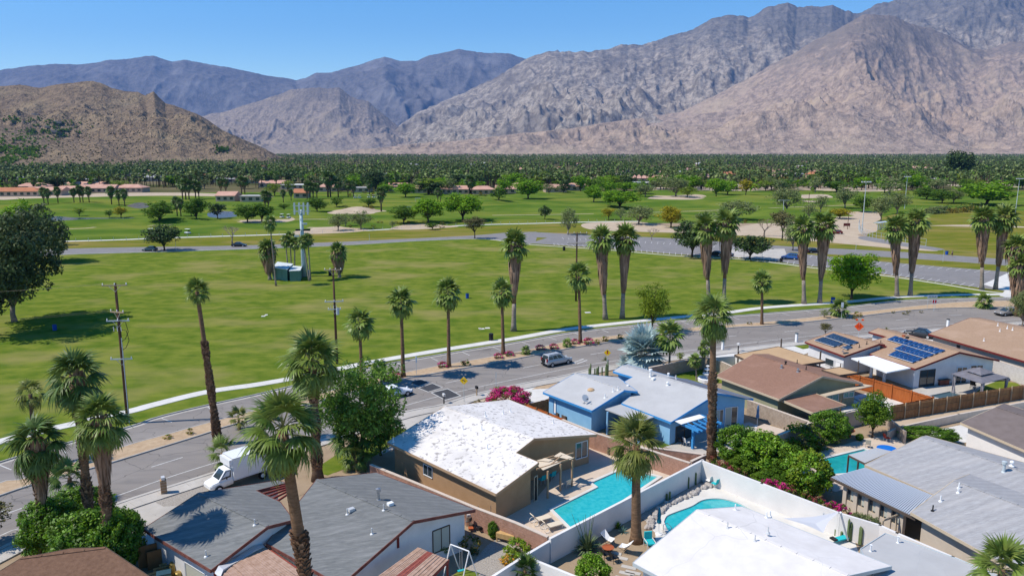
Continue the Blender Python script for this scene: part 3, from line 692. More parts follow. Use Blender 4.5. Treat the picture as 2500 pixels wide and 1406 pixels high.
# ponds, sand
for nm, px, z, mt in (
  ('pond', [(100, 531), (137, 528), (180, 531), (256, 532), (330, 532), (250, 537), (160, 540), (80, 538)], .012, 'water'),
  ('pond', [(308, 503), (335, 495), (358, 497), (362, 506), (335, 509)], .012, 'water'),
  ('pond', [(505, 522), (530, 515), (575, 518), (581, 527), (545, 532), (512, 530)], .012, 'water'),
  ('pond', [(980, 499), (1005, 495), (1018, 501), (1000, 506), (984, 505)], .012, 'water'),
  ('sand_flat', [(2080, 548), (2135, 545), (2140, 565), (2095, 575), (2200, 590), (2290, 612), (2190, 607), (2000, 590), (1850, 578), (1700, 570), (1560, 566), (1440, 560), (1430, 545), (1560, 542), (1650, 556), (1760, 560), (1850, 546), (1900, 545), (1960, 540)], .013, 'sand'),
  ('sand_flat', [(700, 571), (725, 563), (748, 556), (809, 551), (850, 556), (890, 558), (900, 562), (860, 567), (774, 571)], .016, 'sand'),
  ('sand_flat', [(950, 560), (963, 554), (1004, 546), (1035, 544), (1080, 550), (1120, 553), (1060, 558), (1000, 561)], .016, 'sand'),
  ('sand_flat', [(1580, 485), (1600, 478), (1639, 478), (1701, 475), (1725, 480), (1700, 487), (1624, 487)], .013, 'sand'),
  ('sand_flat', [(1598, 458), (1700, 455), (1867, 447), (1875, 464), (1700, 466), (1600, 467)], .013, 'sand'),
  ('sand_flat', [(1957, 476), (2014, 475), (2034, 483), (2010, 490), (1980, 494), (1958, 490)], .013, 'sand'),
  ('sand_flat', [(1950, 457), (2100, 452), (2193, 456), (2193, 465), (2100, 468), (1950, 463)], .013, 'sand'),
  ('sand_flat', [(2080, 440), (2140, 432), (2193, 429), (2195, 447), (2116, 450)], .013, 'sand'),
  ('sand_flat', [(2030, 545), (2060, 520), (2140, 517), (2150, 535), (2110, 548)], .014, 'sand'),
  ('sand_flat', [(2260, 551), (2380, 549), (2560, 556), (2380, 554)], .014, 'sand'),
  ('sand_flat', [(2290, 452), (2420, 446), (2560, 448), (2560, 456), (2400, 458)], .013, 'sand'),
  ('sand_flat', [(0, 478), (130, 474), (440, 471), (640, 478), (640, 482), (400, 478), (100, 484), (0, 488)], .013, 'sand'),
  ('sand_flat', [(560, 541), (600, 538), (700, 536), (705, 529), (720, 536), (690, 543), (620, 545)], .013, 'sand'),
  ('bunker', [(127, 503), (145, 501), (166, 505), (150, 508)], .013, 'sand'),
  ('bunker', [(205, 500), (222, 499), (238, 506), (218, 505)], .013, 'sand'),
  ('bunker', [(1262, 499), (1300, 497), (1342, 495), (1335, 499), (1290, 502)], .013, 'sand'),
  ('bunker', [(1225, 501), (1250, 493), (1252, 497), (1236, 502)], .013, 'sand'),
  ('footpath_branch', [(2440, 722), (2455, 708), (2478, 712), (2466, 728)], .012, 'concW'),
  ('worn_path', [(2285, 612), (2300, 607), (2190, 590), (2110, 577), (2100, 584), (2180, 598)], .016, 'asphaltL'),
):
 sheet(nm, px, z, mt, smooth=nm not in ('footpath_branch',))
# low turf mounds and a sandy one
def mound(px, py, wpx, dm, h, mat='golf', nm='mound'):
 g = G(px, py); wd = wpx * mpp(py)
 n, m = 28, 8
 vs = [(g.x, g.y, h)]; fs = []
 for j in range(1, m + 1):
  t = j / m
  for k in range(n):
   a = 2 * PI * k / n
   irr = 1 + .15 * math.sin(a * 3 + px) + .1 * math.sin(a * 5 + py)
   vs.append((g.x + math.cos(a) * wd / 2 * t * irr, g.y + math.sin(a) * dm / 2 * t * irr, h * (math.cos(PI * t) * .5 + .5) - (.03 if j == m else 0)))
 for k in range(n): fs.append((0, 1 + k, 1 + (k + 1) % n))
 for j in range(m - 1):
  for k in range(n): fs.append((1 + j * n + k, 1 + (j + 1) * n + k, 1 + (j + 1) * n + (k + 1) % n, 1 + j * n + (k + 1) % n))
 mb = MB(); mb.add(vs, fs)
 struct(nm, mb, mat, smooth=True)
mound(870, 516, 140, 40, 2.2, 'sand', 'sand_mound')
for a in ((230, 545, 330, 40, 1.6), (430, 541, 300, 34, 1.8), (560, 560, 360, 30, .9), (180, 505, 260, 50, 1.6), (330, 517, 200, 40, 1.0), (1180, 492, 220, 60, 2.2), (1330, 505, 380, 60, 2.2), (1290, 478, 260, 50, 1.6), (1450, 505, 260, 60, 2.0),
          (1700, 500, 420, 60, 2.2), (1830, 484, 240, 50, 1.8), (1900, 520, 300, 60, 2.0), (1080, 520, 320, 50, 1.6), (700, 520, 260, 40, 1.2), (900, 500, 380, 40, 1.2), (1000, 540, 300, 30, 1.0), (2150, 490, 420, 60, 1.6), (2330, 480, 360, 60, 1.8),
          (1620, 470, 300, 50, 1.6), (760, 548, 260, 22, .8), (1560, 525, 300, 40, 1.2), (80, 520, 200, 40, 1.2), (1250, 537, 300, 26, .8)):
 mound(*a)
# ------------------------------------------------------------------ mountains
def skyline(pts, n):
 xs = [p[0] for p in pts]; ys = [p[1] for p in pts]
 X = np.linspace(xs[0], xs[-1], n)
 return X, np.interp(X, xs, ys)
def range_(name, pts, D, D0, nx, nr, mat, amp, freq, seed, cut=.9, back=1.22, pw=1.25, jag=1.5, base=0.0):
 X, Yp = skyline(pts, nx)
 Yp = Yp + jag * (fbm(X / 34., X * 0 + seed, 4, seed) - .5) * 2 + jag * .6 * (ridged(X / 17., X * 0 + seed, 3, seed) - .5)
 v = (Yp - CY) / F
 Hc = (-SP - v * CP) / (CP - v * SP) * D     # crest height above the camera level
 u = (X - CX) / F / (CP - v * SP)            # direction of each column
 r = np.concatenate([np.linspace(D0, D, nr), np.linspace(D, D * back, nr // 5)[1:]])
 t = (r - D0) / (D - D0)
 U, T = np.meshgrid(u, t, indexing='ij'); Rr = np.meshgrid(u, r, indexing='ij')[1]
 wx = U * Rr; wy = Rr
 hc = np.meshgrid(Hc + H, t, indexing='ij')[0]
 prof = np.where(T <= 1, np.clip(T, 0, 1) ** pw, 1 - (T - 1) / (back - 1) * .6 * 1.0)
 wobx = wx + 900 * (fbm(wx / 2600, wy / 2600, 3, seed + 5) - .5)
 rot = wobx * .8 + wy * .6; ro2 = wy * .8 - wobx * .6
 n1 = .95 * (ridged(wobx / (freq * 3.4), wy / (freq * 3.8), 3, seed + 7, .45) - .4) + .45 * ridged(wobx / (freq * 2.1), wy / (freq * 3.0), 5, seed, .5) + .30 * ridged(rot / (freq * .62), ro2 / (freq * 1.5), 6, seed + 2, .62) + .17 * ridged(wobx / (freq * .22), wy / (freq * .5), 5, seed + 4, .7)
 n2 = fbm(wx / (freq * 3), wy / (freq * 3), 3, seed + 9)
 env = np.clip(T * 3.2, 0, 1) * np.clip(1.0 - np.clip(T - .62, 0, 1) / .38 * .84, .16, 1)
 z = hc * prof * (1 + .45 * (n2 - .5) * np.clip(1 - T, 0, 1) * 2) + amp * (n1 - .42) * env + base
 z = np.where(T <= 0.001, -12, z)
 z = np.maximum(z, -12)
 # keep the slope below the sight line of its own crest
 lim = H + (hc - H) * (Rr / D) - (1 - np.clip(T, 0, 1)) * 0.02 * D * 0
 z = np.where(T < .97, np.minimum(z, lim - (1 - T) * hc * .03), z)
 V = np.stack([wx, wy, z], -1).reshape(-1, 3)
 nR = len(r)
 i, j = np.meshgrid(np.arange(nx - 1), np.arange(nR - 1), indexing='ij')
 a = i * nR + j
 Fa = np.stack([a, a + nR, a + nR + 1, a + 1], -1).reshape(-1, 4)
 o = link(name, np_mesh(name, V, Fa, mat, smooth=True))
 o['kind'] = 'structure'
 return o
def rockmat(name, c1, c2, c3, s1, s2, sharp=.09):
 m = M(name, c1, .95, c2, s1, .85, 8, (1, 1, .55), c3, s2, .75, bump=1.0, bscale=s1 * 1.2, sharp=sharp, spec=0)
 for n in m.node_tree.nodes:
  if n.type == 'TEX_NOISE': n.inputs['Roughness'].default_value = .78
  if n.type == 'BUMP': n.inputs['Distance'].default_value = 26.0; n.inputs['Strength'].default_value = .95
 return m
mats(mtA=rockmat('brown_hill', (.34, .25, .165), (.155, .12, .09), (.37, .285, .18), .045, .004),
     mtB=rockmat('blue_range', (.115, .11, .115), (.19, .175, .17), (.25, .235, .235), .012, .0012),
     mtC=rockmat('grey_hill', (.37, .30, .24), (.19, .16, .14), (.40, .32, .23), .024, .0016),
     mtD=rockmat('dark_range', (.165, .138, .11), (.44, .375, .305), (.14, .12, .10), .014, .0011, .075),
     mtE=rockmat('pink_hill', (.43, .325, .25), (.20, .155, .125), (.44, .34, .24), .018, .0018))
def alt_mix(m, z0, z1, c):
 """high bare rock darker: a band change with altitude, broken by noise"""
 t = m.node_tree; N, L = t.nodes, t.links; b = N['Principled BSDF']
 src = b.inputs['Base Color'].links[0].from_socket
 g = N.new('ShaderNodeNewGeometry'); s = N.new('ShaderNodeSeparateXYZ'); L.new(g.outputs['Position'], s.inputs[0])
 n = N.new('ShaderNodeTexNoise'); n.inputs['Scale'].default_value = .004; n.inputs['Detail'].default_value = 9; n.inputs['Roughness'].default_value = .75; L.new(g.outputs['Position'], n.inputs['Vector'])
 a = N.new('ShaderNodeMath'); a.operation = 'MULTIPLY_ADD'; L.new(n.outputs[0], a.inputs[0]); a.inputs[1].default_value = (z1 - z0) * 7.0; L.new(s.outputs[2], a.inputs[2])
 r = N.new('ShaderNodeMapRange'); k = (z1 - z0) * 3.5; r.inputs[1].default_value = z0 + k; r.inputs[2].default_value = z1 + k * 1.1; r.inputs[4].default_value = .7; L.new(a.outputs[0], r.inputs[0])
 x = N.new('ShaderNodeMix'); x.data_type = 'RGBA'; L.new(r.outputs[0], x.inputs[0]); L.new(src, x.inputs[6]); x.inputs[7].default_value = (*c, 1); L.new(x.outputs[2], b.inputs['Base Color'])
alt_mix(MT['mtE'], 650, 950, (.155, .135, .12))
alt_mix(MT['mtD'], 1150, 1500, (.12, .115, .11))
alt_mix(MT['mtC'], 500, 750, (.17, .15, .14))
range_('distant_range', [(-500, 190), (-200, 175), (0, 168), (80, 155), (135, 152), (190, 157), (260, 150), (310, 149), (375, 139), (420, 150), (450, 145), (500, 153), (560, 163), (640, 181), (700, 190), (725, 196), (745, 192), (770, 180), (810, 178), (870, 160), (900, 152), (940, 141), (975, 150), (1020, 149), (1050, 136), (1085, 128), (1120, 119), (1165, 128), (1240, 129), (1285, 142), (1320, 130), (1340, 123), (1350, 126), (1362, 120), (1372, 130), (1400, 133), (1440, 136), (1520, 150), (1700, 220)],
       15000, 10200, 560, 90, 'mtB', 650, 1500, 3)
range_('granite_range', [(930, 345), (978, 307), (1020, 278), (1078, 256), (1148, 227), (1212, 195), (1250, 172), (1276, 160), (1300, 148), (1324, 138), (1359, 130), (1388, 131), (1436, 133), (1444, 132), (1510, 112), (1560, 106), (1598, 103), (1642, 86), (1708, 66), (1740, 50), (1774, 38), (1800, 40), (1814, 37), (1827, 43), (1850, 34), (1884, 18), (1924, 10), (1946, 18), (1994, 15), (2034, 11), (2060, 22), (2091, 29), (2126, 15), (2170, 0), (2215, -15), (2300, -40), (2400, -66), (2600, -90), (3000, -100)],
       10500, 6200, 760, 130, 'mtD', 620, 820, 11, jag=5)
range_('granite_spur', [(980, 352), (1060, 335), (1140, 312), (1220, 285), (1290, 262), (1350, 238), (1395, 216), (1425, 207), (1455, 218), (1480, 248), (1520, 280), (1580, 300), (1660, 316), (1750, 330)], 8600, 5800, 420, 90, 'mtD', 420, 520, 61)
range_('granite_spur', [(1330, 330), (1420, 290), (1500, 235), (1560, 190), (1600, 172), (1640, 180), (1680, 205), (1720, 235), (1800, 290), (1900, 330)], 9300, 6600, 320, 80, 'mtD', 420, 520, 66)
range_('grey_foothills', [(420, 380), (490, 284), (560, 266), (600, 252), (640, 240), (704, 218), (742, 212), (768, 211), (800, 213), (828, 209), (850, 228), (870, 237), (898, 243), (924, 266), (950, 288), (978, 310), (1000, 330), (1040, 348), (1100, 362), (1200, 372)],
       9300, 7000, 380, 100, 'mtC', 330, 600, 21)
range_('pink_foothills', [(700, 376), (800, 372), (900, 364), (1000, 352), (1100, 345), (1200, 334), (1300, 322), (1400, 312), (1500, 296), (1580, 284), (1664, 272), (1700, 255), (1752, 233), (1800, 208), (1840, 189), (1880, 165), (1928, 141), (1980, 108), (2038, 79), (2070, 62), (2104, 48), (2135, 43), (2170, 44), (2200, 55), (2236, 68), (2280, 86), (2324, 99), (2365, 118), (2403, 124), (2456, 108), (2500, 99), (2600, 80), (3000, 60)],
       7600, 4300, 860, 150, 'mtE', 420, 560, 31)
range_('pink_spur', [(1380, 352), (1500, 326), (1600, 296), (1700, 272), (1790, 262), (1870, 240), (1950, 214), (2020, 196), (2080, 198), (2140, 214), (2220, 240), (2310, 270), (2420, 300), (2560, 320), (2700, 330)], 6500, 4300, 560, 90, 'mtE', 360, 420, 71)
range_('pink_spur', [(2080, 330), (2180, 290), (2280, 250), (2360, 222), (2430, 205), (2500, 172), (2600, 140), (2750, 110), (3000, 90)], 6900, 4600, 320, 80, 'mtE', 360, 420, 73)
range_('low_foothills', [(560, 382), (700, 377), (860, 362), (1000, 356), (1100, 344), (1180, 350), (1300, 332), (1400, 340), (1500, 318), (1600, 325), (1700, 306), (1800, 316), (1900, 300), (2000, 322), (2100, 305), (2200, 318), (2300, 285), (2420, 268), (2600, 250), (3000, 240)],
       5600, 4200, 560, 70, 'mtE', 150, 330, 41)
range_('brown_hill', [(-500, 205), (-200, 212), (0, 211), (50, 209), (96, 214), (130, 207), (154, 203), (190, 200), (224, 198), (250, 204), (272, 214), (300, 219), (336, 221), (355, 231), (366, 226), (374, 222), (388, 236), (403, 250), (425, 254), (445, 262), (480, 278), (512, 296), (544, 318), (590, 338), (640, 360), (678, 382), (720, 386)],
       2700, 1500, 520, 130, 'mtA', 95, 210, 51, pw=1.0)
range_('near_hill', [(-500, 250), (-200, 270), (0, 300), (60, 318), (120, 335), (190, 340), (240, 334), (275, 350), (310, 380), (330, 392), (360, 398)],
       1750, 1150, 260, 60, 'mtA', 26, 110, 61, pw=1.1)
# ------------------------------------------------------------------ vegetation library
def frond_geo(mb, nleaf, seg, lp=.42, lb=.58, droop=.25, spread=115, seed=0, wk=1.0, M4=None, mi=0):
 rs = random.Random(seed)
 M4 = M4 or Matrix.Identity(4)
 vs, fs = [], []
 def T(p): return M4 @ Vector(p)
 hub = Vector((lp, 0, 0))
 for i in range(nleaf):
  a = R(-spread + 2 * spread * (i + .5) / nleaf + rs.uniform(-2, 2))
  l = lb * (1 - .30 * abs(a) / R(spread)) * rs.uniform(.9, 1.08)
  wmax = lb * 2 * math.tan(R(spread) / nleaf) * .62 * wk
  dirv = Vector((math.cos(a), math.sin(a), 0)); side = Vector((-math.sin(a), math.cos(a), 0))
  dr = droop * rs.uniform(.7, 1.4)
  o = len(vs)
  fold = .10 * (1 if i % 2 else -1)
  for k in range(seg + 1):
   t = k / seg
   p = hub + dirv * (l * t * (1 - .25 * dr * t)) + Vector((0, 0, -dr * l * t ** 2.2))
   wd = wmax * (.25 + 1.5 * t if t < .45 else (1 - t) * 1.55 + .04) * .5
   if k == seg:
    vs.append(T(p))
   else:
    vs.append(T(p - side * wd + Vector((0, 0, fold * wd)))); vs.append(T(p + side * wd - Vector((0, 0, fold * wd))))
  for k in range(seg):
   b = o + 2 * k
   if k == seg - 1: fs.append((b, b + 1, b + 2))
   else: fs.append((b, b + 1, b + 3, b + 2))
 mb.add(vs, fs, mi)
 pv = [T((0, -.012, 0)), T((0, .012, 0)), T((lp, .006, 0)), T((lp, -.006, 0)), T((0, 0, .018)), T((lp, 0, .01))]
 mb.add(pv, [(0, 3, 5, 4), (1, 4, 5, 2), (0, 1, 2, 3)], mi + 1)
def crown_dirs(n, lo, hi, rs, pw=1.0):
 out = []
 for k in range(n):
  t = (k + .5) / n
  yaw = k * 2.39996 + rs.uniform(-.25, .25)
  el = hi + (lo - hi) * t ** pw + rs.uniform(-8, 8)
  out.append((yaw, R(el), t))
 return out
def fm(yaw, el, sc, dz=0.0, roll=0.0):
 return Matrix.Translation((0, 0, dz)) @ Matrix.Rotation(yaw, 4, 'Z') @ Matrix.Rotation(-el, 4, 'Y') @ Matrix.Rotation(roll, 4, 'X') @ Matrix.Scale(sc, 4)
def crown_mesh(name, n, nleaf, seg, lo, hi, mat, seed, droop=.35, pw=1.0, wk=1.0):
 rs = random.Random(seed); mb = MB()
 for yaw, el, t in crown_dirs(n, lo, hi, rs, pw):
  frond_geo(mb, nleaf, seg, droop=droop * (.5 + t), seed=rs.random(), wk=wk, M4=fm(yaw, el, rs.uniform(.88, 1.06), .10 - .22 * t, rs.uniform(-.4, .4)))
 return mb.mesh(name, [mat, 'stalk'])
FRD = {}
def frond_set(key, mat, nleaf=26, seg=4, lp=.42, droop=.35, wk=1.0):
 if key not in FRD:
  FRD[key] = []; leaf_n = nleaf; wk = wk * 1.1
  for s in range(4):
   mb = MB(); frond_geo(mb, nleaf, seg, lp, 1 - lp, droop * (.7 + .35 * s), 118, s + 3, wk)
   FRD[key].append(mb.mesh('frond', [mat, 'stalk']))
 return FRD[key]
CROWN = {
 'robust': [crown_mesh('crown', 25, 9, 3, -55, 82, 'frond', s, .5, wk=1.25) for s in range(3)],
 'skirted': [crown_mesh('crown', 38, 9, 3, -76, 84, 'frond', 20 + s, .5, wk=1.25) for s in range(3)],
 'thin': [crown_mesh('crown', 22, 8, 3, -50, 75, 'frond', 40 + s, .6, wk=1.3) for s in range(2)],
}
def spath(base, top, n=10, bend=0.0, ph=0.0):
 base, top = Vector(base), Vector(top)
 out = []
 for i in range(n + 1):
  t = i / n
  p = base.lerp(top, t)
  p += Vector((math.cos(ph), math.sin(ph), 0)) * bend * math.sin(PI * t)
  out.append(p)
 return out
def palm(name, label, bx, by, cx, cy, rad, kind, trunk_r=.2, group=None, white=0.0, bend=0.0, boots=None, skirt=None, nf=48,
         lo=-60, hi=85, fmat='frond', leaf=26, tmat='ptrunk', cat='palm tree', pw=1.0, droop=.35, wk=1.0, seed=None):
 """bx,by: foot in the photo; cx,cy: heart of the crown; rad: crown radius in photo pixels at the foot's scale"""
 g = G(bx, by); top = P(cx, cy, g.y); r = rad * mpp(by) * {'robust': 1.36, 'skirted': 1.26, 'thin': 1.4}.get(kind, 1.08)
 t = thing(name, label, cat, tuple(g), 0, group)
 hv = top - g
 rs = random.Random(seed if seed is not None else int(bx * 7 + by))
 pts = spath((0, 0, -.1), hv, 12, bend, rs.uniform(0, 6))
 rr = [trunk_r * (1.0 - .35 * i / 12 + (.45 * (1 - i / 1.3) if i < 1.3 else 0)) for i in range(13)]
 mb = MB()
 if white > 0:
  kz = max(1, int(round(white * 12)))
  mb.tube(pts[:kz + 1], rr[:kz + 1], 10, mi=1); mb.tube(pts[kz:], rr[kz:], 10, mi=0)
  part('trunk', mb, [tmat, 'ptrunkg'], t, smooth=True)
 else:
  mb.tube(pts, rr, 10); part('trunk', mb, tmat, t, smooth=True)
 def at(u):
  f = u * 12; i = min(int(f), 11); return pts[i].lerp(pts[i + 1], f - i), rr[i] + (rr[i + 1] - rr[i]) * (f - i)
 if boots:
  mb = MB()
  u0, u1, dens, sz = boots
  L = hv.length * (u1 - u0); n = int(L * dens)
  for k in range(n):
   u = u0 + (u1 - u0) * (k + rs.random()) / n
   p, q = at(u); a = k * 2.4 + rs.uniform(-.3, .3)
   bulge = 1.0 + .35 * math.sin(u * 23 + bx) * (u1 - u0)
   d = Vector((math.cos(a), math.sin(a), 0)); s_ = Vector((-math.sin(a), math.cos(a), 0))
   q *= bulge
   w_ = sz * rs.uniform(.5, 1.1); h_ = sz * rs.uniform(.9, 1.8); o_ = sz * rs.uniform(.35, 1.0)
   b0 = p + d * q * .85
   mb.add([b0 - s_ * w_ - Vector((0, 0, h_ * .5)), b0 + s_ * w_ - Vector((0, 0, h_ * .5)), b0 + d * o_ + s_ * w_ * .4 + Vector((0, 0, h_ * .5)), b0 + d * o_ - s_ * w_ * .4 + Vector((0, 0, h_ * .5)), b0 + Vector((0, 0, h_ * .2))],
                   [(0, 1, 2, 3), (3, 2, 4), (0, 3, 4), (1, 4, 2)])
  o = part('leaf_base', mb, 'boots', t); o['kind'] = 'stuff'
 if skirt:
  # hanging dead fronds: (lower end as share of trunk, width factor)
  u0, wf = skirt
  mb = MB()
  n = 420
  for k in range(n):
   v = rs.random() ** .8
   u = 1 - (1 - u0) * v * .92
   p, q = at(u)
   a = rs.uniform(0, 2 * PI)
   R_ = r * wf * (1 - .55 * v ** 1.1) * rs.uniform(.6, 1.12)
   d = Vector((math.cos(a), math.sin(a), 0)); s_ = Vector((-math.sin(a), math.cos(a), 0))
   Lh = r * rs.uniform(.45, .8)
   w_ = r * rs.uniform(.04, .09)
   a0 = p + d * R_ * .85 + Vector((0, 0, Lh * .35)); a1 = p + d * R_ + Vector((0, 0, 0)); a2 = p + d * R_ * rs.uniform(.78, .95) - Vector((0, 0, Lh))
   mb.add([a0 - s_ * w_ * .6, a0 + s_ * w_ * .6, a1 + s_ * w_, a1 - s_ * w_, a2], [(0, 1, 2, 3), (3, 2, 4)])
  # inner core so that the skirt is closed
  core = [(at(1 - (1 - u0) * v)[0], r * wf * .8 * (1 - .62 * v ** 1.1)) for v in (0, .25, .5, .75, .97)]
  mb.tube([c[0] for c in core], [c[1] * (.75 if i in (0,) else 1) for i, c in enumerate(core)], 12)
  part('dead_frond_skirt', mb, 'skirt', t)
 if kind in CROWN:
  c = link('crown', CROWN[kind][rs.randrange(len(CROWN[kind]))], t, tuple(hv), (0, 0, rs.uniform(0, 6)), (r, r, r))
 else:
  nf = int(nf * .58); leaf = int(leaf * .8)
  ms = frond_set(fmat + kind + str(wk) + str(droop), fmat, leaf, 4, .36 if fmat == 'frondb' else .44, droop, wk)
  for yaw, el, tt in crown_dirs(nf, lo, hi, rs, pw):
   mi = min(3, int(tt * 3 + rs.random() * 1.2))
   M4 = Matrix.Translation(hv) @ fm(yaw, el, r * rs.uniform(.86, 1.08), (.08 - .24 * tt) * r, rs.uniform(-.5, .5))
   o = link('frond', ms[mi], t)
   o.matrix_local = M4
 return t
# ---- broadleaf crowns
def leaf_cloud(rs, K, n, shape, clump, leaf, lift=0.0, flat=.8, hollow=.55, aspect=.5):
 """unit crown: ellipsoid radius .5 in x,y and .5 in z; shape(z01)->radius factor"""
 d = rs.normal(size=(K, 3)); d /= np.linalg.norm(d, axis=1)[:, None]
 rad = (hollow + (1 - hollow) * rs.rand(K)) * .5 * (.82 + .28 * rs.rand(K))
 C = d * rad[:, None]
 zz = C[:, 2] + .5
 C[:, :2] *= shape(zz)[:, None]
 cr = clump * (.7 + .7 * rs.rand(K))
 idx = np.repeat(np.arange(K), n)
 e = rs.normal(size=(K * n, 3)); e /= np.linalg.norm(e, axis=1)[:, None]
 rr = (.45 + .55 * rs.rand(K * n) ** .5) * cr[idx]
 Pp = C[idx] + e * rr[:, None] * np.array([1, 1, flat])
 nrm = e + rs.normal(size=e.shape) * .55 + np.array([0, 0, .35])
 nrm /= np.linalg.norm(nrm, axis=1)[:, None]
 a = np.cross(nrm, rs.normal(size=e.shape)); a /= np.linalg.norm(a, axis=1)[:, None]
 b = np.cross(nrm, a)
 s = (leaf * (.6 + .8 * rs.rand(K * n)))[:, None]
 V = np.stack([Pp - a * s, Pp + b * s * aspect, Pp + a * s, Pp - b * s * aspect], 1).reshape(-1, 3)
 return V, C, cr
def branches(mb, rs, base, tips, r0, n=6, mi=0, split=.45, seg=5):
 base = Vector(base)
 for i, tp in enumerate(tips):
  tp = Vector(tp)
  mid = base.lerp(tp, split) + Vector((rs.uniform(-.04, .04), rs.uniform(-.04, .04), .03))
  pts = [base, base.lerp(mid, .5), mid, mid.lerp(tp, .5) + Vector((rs.uniform(-.03, .03), rs.uniform(-.03, .03), .01)), tp]
  mb.tube(pts, [r0, r0 * .8, r0 * .6, r0 * .4, r0 * .15], seg, True, mi)
TREE = {}
SHP = {
 'round': lambda z: np.ones_like(z),
 'umbrella': lambda z: np.where(z < .35, .85 + .45 * z, 1.0),
 'oval': lambda z: .85 + .15 * np.sin(z * PI),
 'cone': lambda z: 1.15 - .75 * z,
}
def tree_meshes(kind, lvl):
 key = (kind, lvl)
 if key in TREE: return TREE[key]
 cfg = dict(
     bright=('leafB', 'umbrella', .76, .045, .16, 'trunk'), yellowgreen=('leafY', 'umbrella', .72, .04, .15, 'trunk'),
     yellow=('leafYel', 'round', .76, .04, .15, 'trunk'), green=('leafG', 'umbrella', .74, .045, .15, 'trunk'),
     dark=('leafD', 'round', .76, .045, .15, 'trunk'), olive=('leafO', 'round', .75, .035, .14, 'palebark'),
     euca=('leafE', 'oval', .80, .045, .13, 'palebark'), brownish=('leafBr', 'umbrella', .55, .04, .15, 'trunk'),
     lush=('leafL', 'round', .88, .04, .14, 'trunk'), lushtree=('leafT', 'oval', .86, .034, .12, 'trunk'))[kind]
 mat, shp, crownh, leaf, clump, bark = cfg
 K, n = {0: (38, 28), 1: (70, 46), 2: (120, 72), 3: (160, 100)}[lvl]
 if kind in ('olive', 'yellowgreen', 'euca'): n = int(n * .72)
 out = []
 for v in range(3 if lvl < 2 else (2 if lvl == 2 else 1)):
  rs = np.random.RandomState(abs(hash_s(kind)) % 9999 + v * 7 + lvl * 31)
  lf = leaf * (1.25, .9, .62, .45)[lvl]
  V, C, cr = leaf_cloud(rs, K, n, SHP[shp], clump * (1.1, 1, .85, .72)[lvl], lf, hollow=.35 if kind not in ('lush',) else .75)
  V[:, 2] = V[:, 2] * crownh + (1 - crownh / 2)
  V[:, :2] *= .92
  Fa = np.arange(len(V)).reshape(-1, 4)
  crown = np_mesh('crown', V, Fa, mat)
  mb = MB(); r2 = random.Random(v + 5)
  h0 = 1 - crownh
  fork = h0 * .65 if h0 > .12 else h0 * .5
  mb.tube([(0, 0, -.02), (.01, 0, fork * .5), (0, 0, fork + .02)], [.032, .023, .021], 7)
  tips = [(float(C[i, 0]) * .8, float(C[i, 1]) * .8, float(C[i, 2]) * crownh * .7 + (1 - crownh / 2)) for i in rs.choice(K, 9, replace=False)]
  branches(mb, r2, (0, 0, fork), tips, .016)
  trunk = mb.mesh('trunk', bark, smooth=True)
  out.append((trunk, crown))
 TREE[key] = out
 return out
def hash_s(s): return sum((i + 1) * ord(c) for i, c in enumerate(s))
def bare_meshes():
 if 'bare' in TREE: return TREE['bare']
 out = []
 for v in range(2):
  rs = random.Random(v + 70); mb = MB()
  def grow(p, d, L, r, depth):
   q = p + d * L
   mid = p.lerp(q, .5) + Vector((rs.uniform(-.1, .1), rs.uniform(-.1, .1), 0)) * L
   mb.tube([p, mid, q], [r, r * .85, r * .65], 5 if depth < 2 else 3, False)
   if depth >= 5: return
   for k in range(3 if depth < 4 else 2):
    a = rs.uniform(0, 2 * PI); s = rs.uniform(.35, .75)
    nd = (d + Vector((math.cos(a) * s, math.sin(a) * s, rs.uniform(-.05, .25)))).normalized()
    grow(q, nd, L * rs.uniform(.62, .8), r * .6, depth + 1)
  grow(Vector((0, 0, -.02)), Vector((0, 0, 1)), .26, .03, 0)
  out.append(mb.mesh('branches', 'twig'))
 TREE['bare'] = out
 return out
def tree(label, kind, bx, by, wpx, hpx, lvl=0, group=None, cat='tree', name=None, dx=0, seed=None, base=None):
 g = base if base is not None else G(bx, by)
 m = mpp(by) if base is None else base.y / (F * CP)
 W = wpx * m * 1.24
 Hh = (P(bx, by - hpx, g.y).z) if base is None else hpx * m
 rs = random.Random(seed if seed is not None else int(bx * 3 + by * 5))
 nm = name or {'bare': 'bare_tree', 'lush': 'round_shrub', 'yellow': 'palo_verde', 'olive': 'olive_tree', 'euca': 'eucalyptus_tree', 'dark': 'dark_tree'}.get(kind, 'mesquite_tree')
 t = thing(nm, label, cat, tuple(g), 0, group)
 rot = (0, 0, rs.uniform(0, 6.28))
 if kind == 'bare':
  link('branches', bare_meshes()[rs.randrange(2)], t, None, rot, (W / .95, W / .95, Hh / .92))
 else:
  ms = tree_meshes(kind, lvl); a, b = ms[rs.randrange(len(ms))]
  link('trunk', a, t, None, rot, (W, W, Hh)); link('crown', b, t, None, rot, (W, W, Hh))
 return t
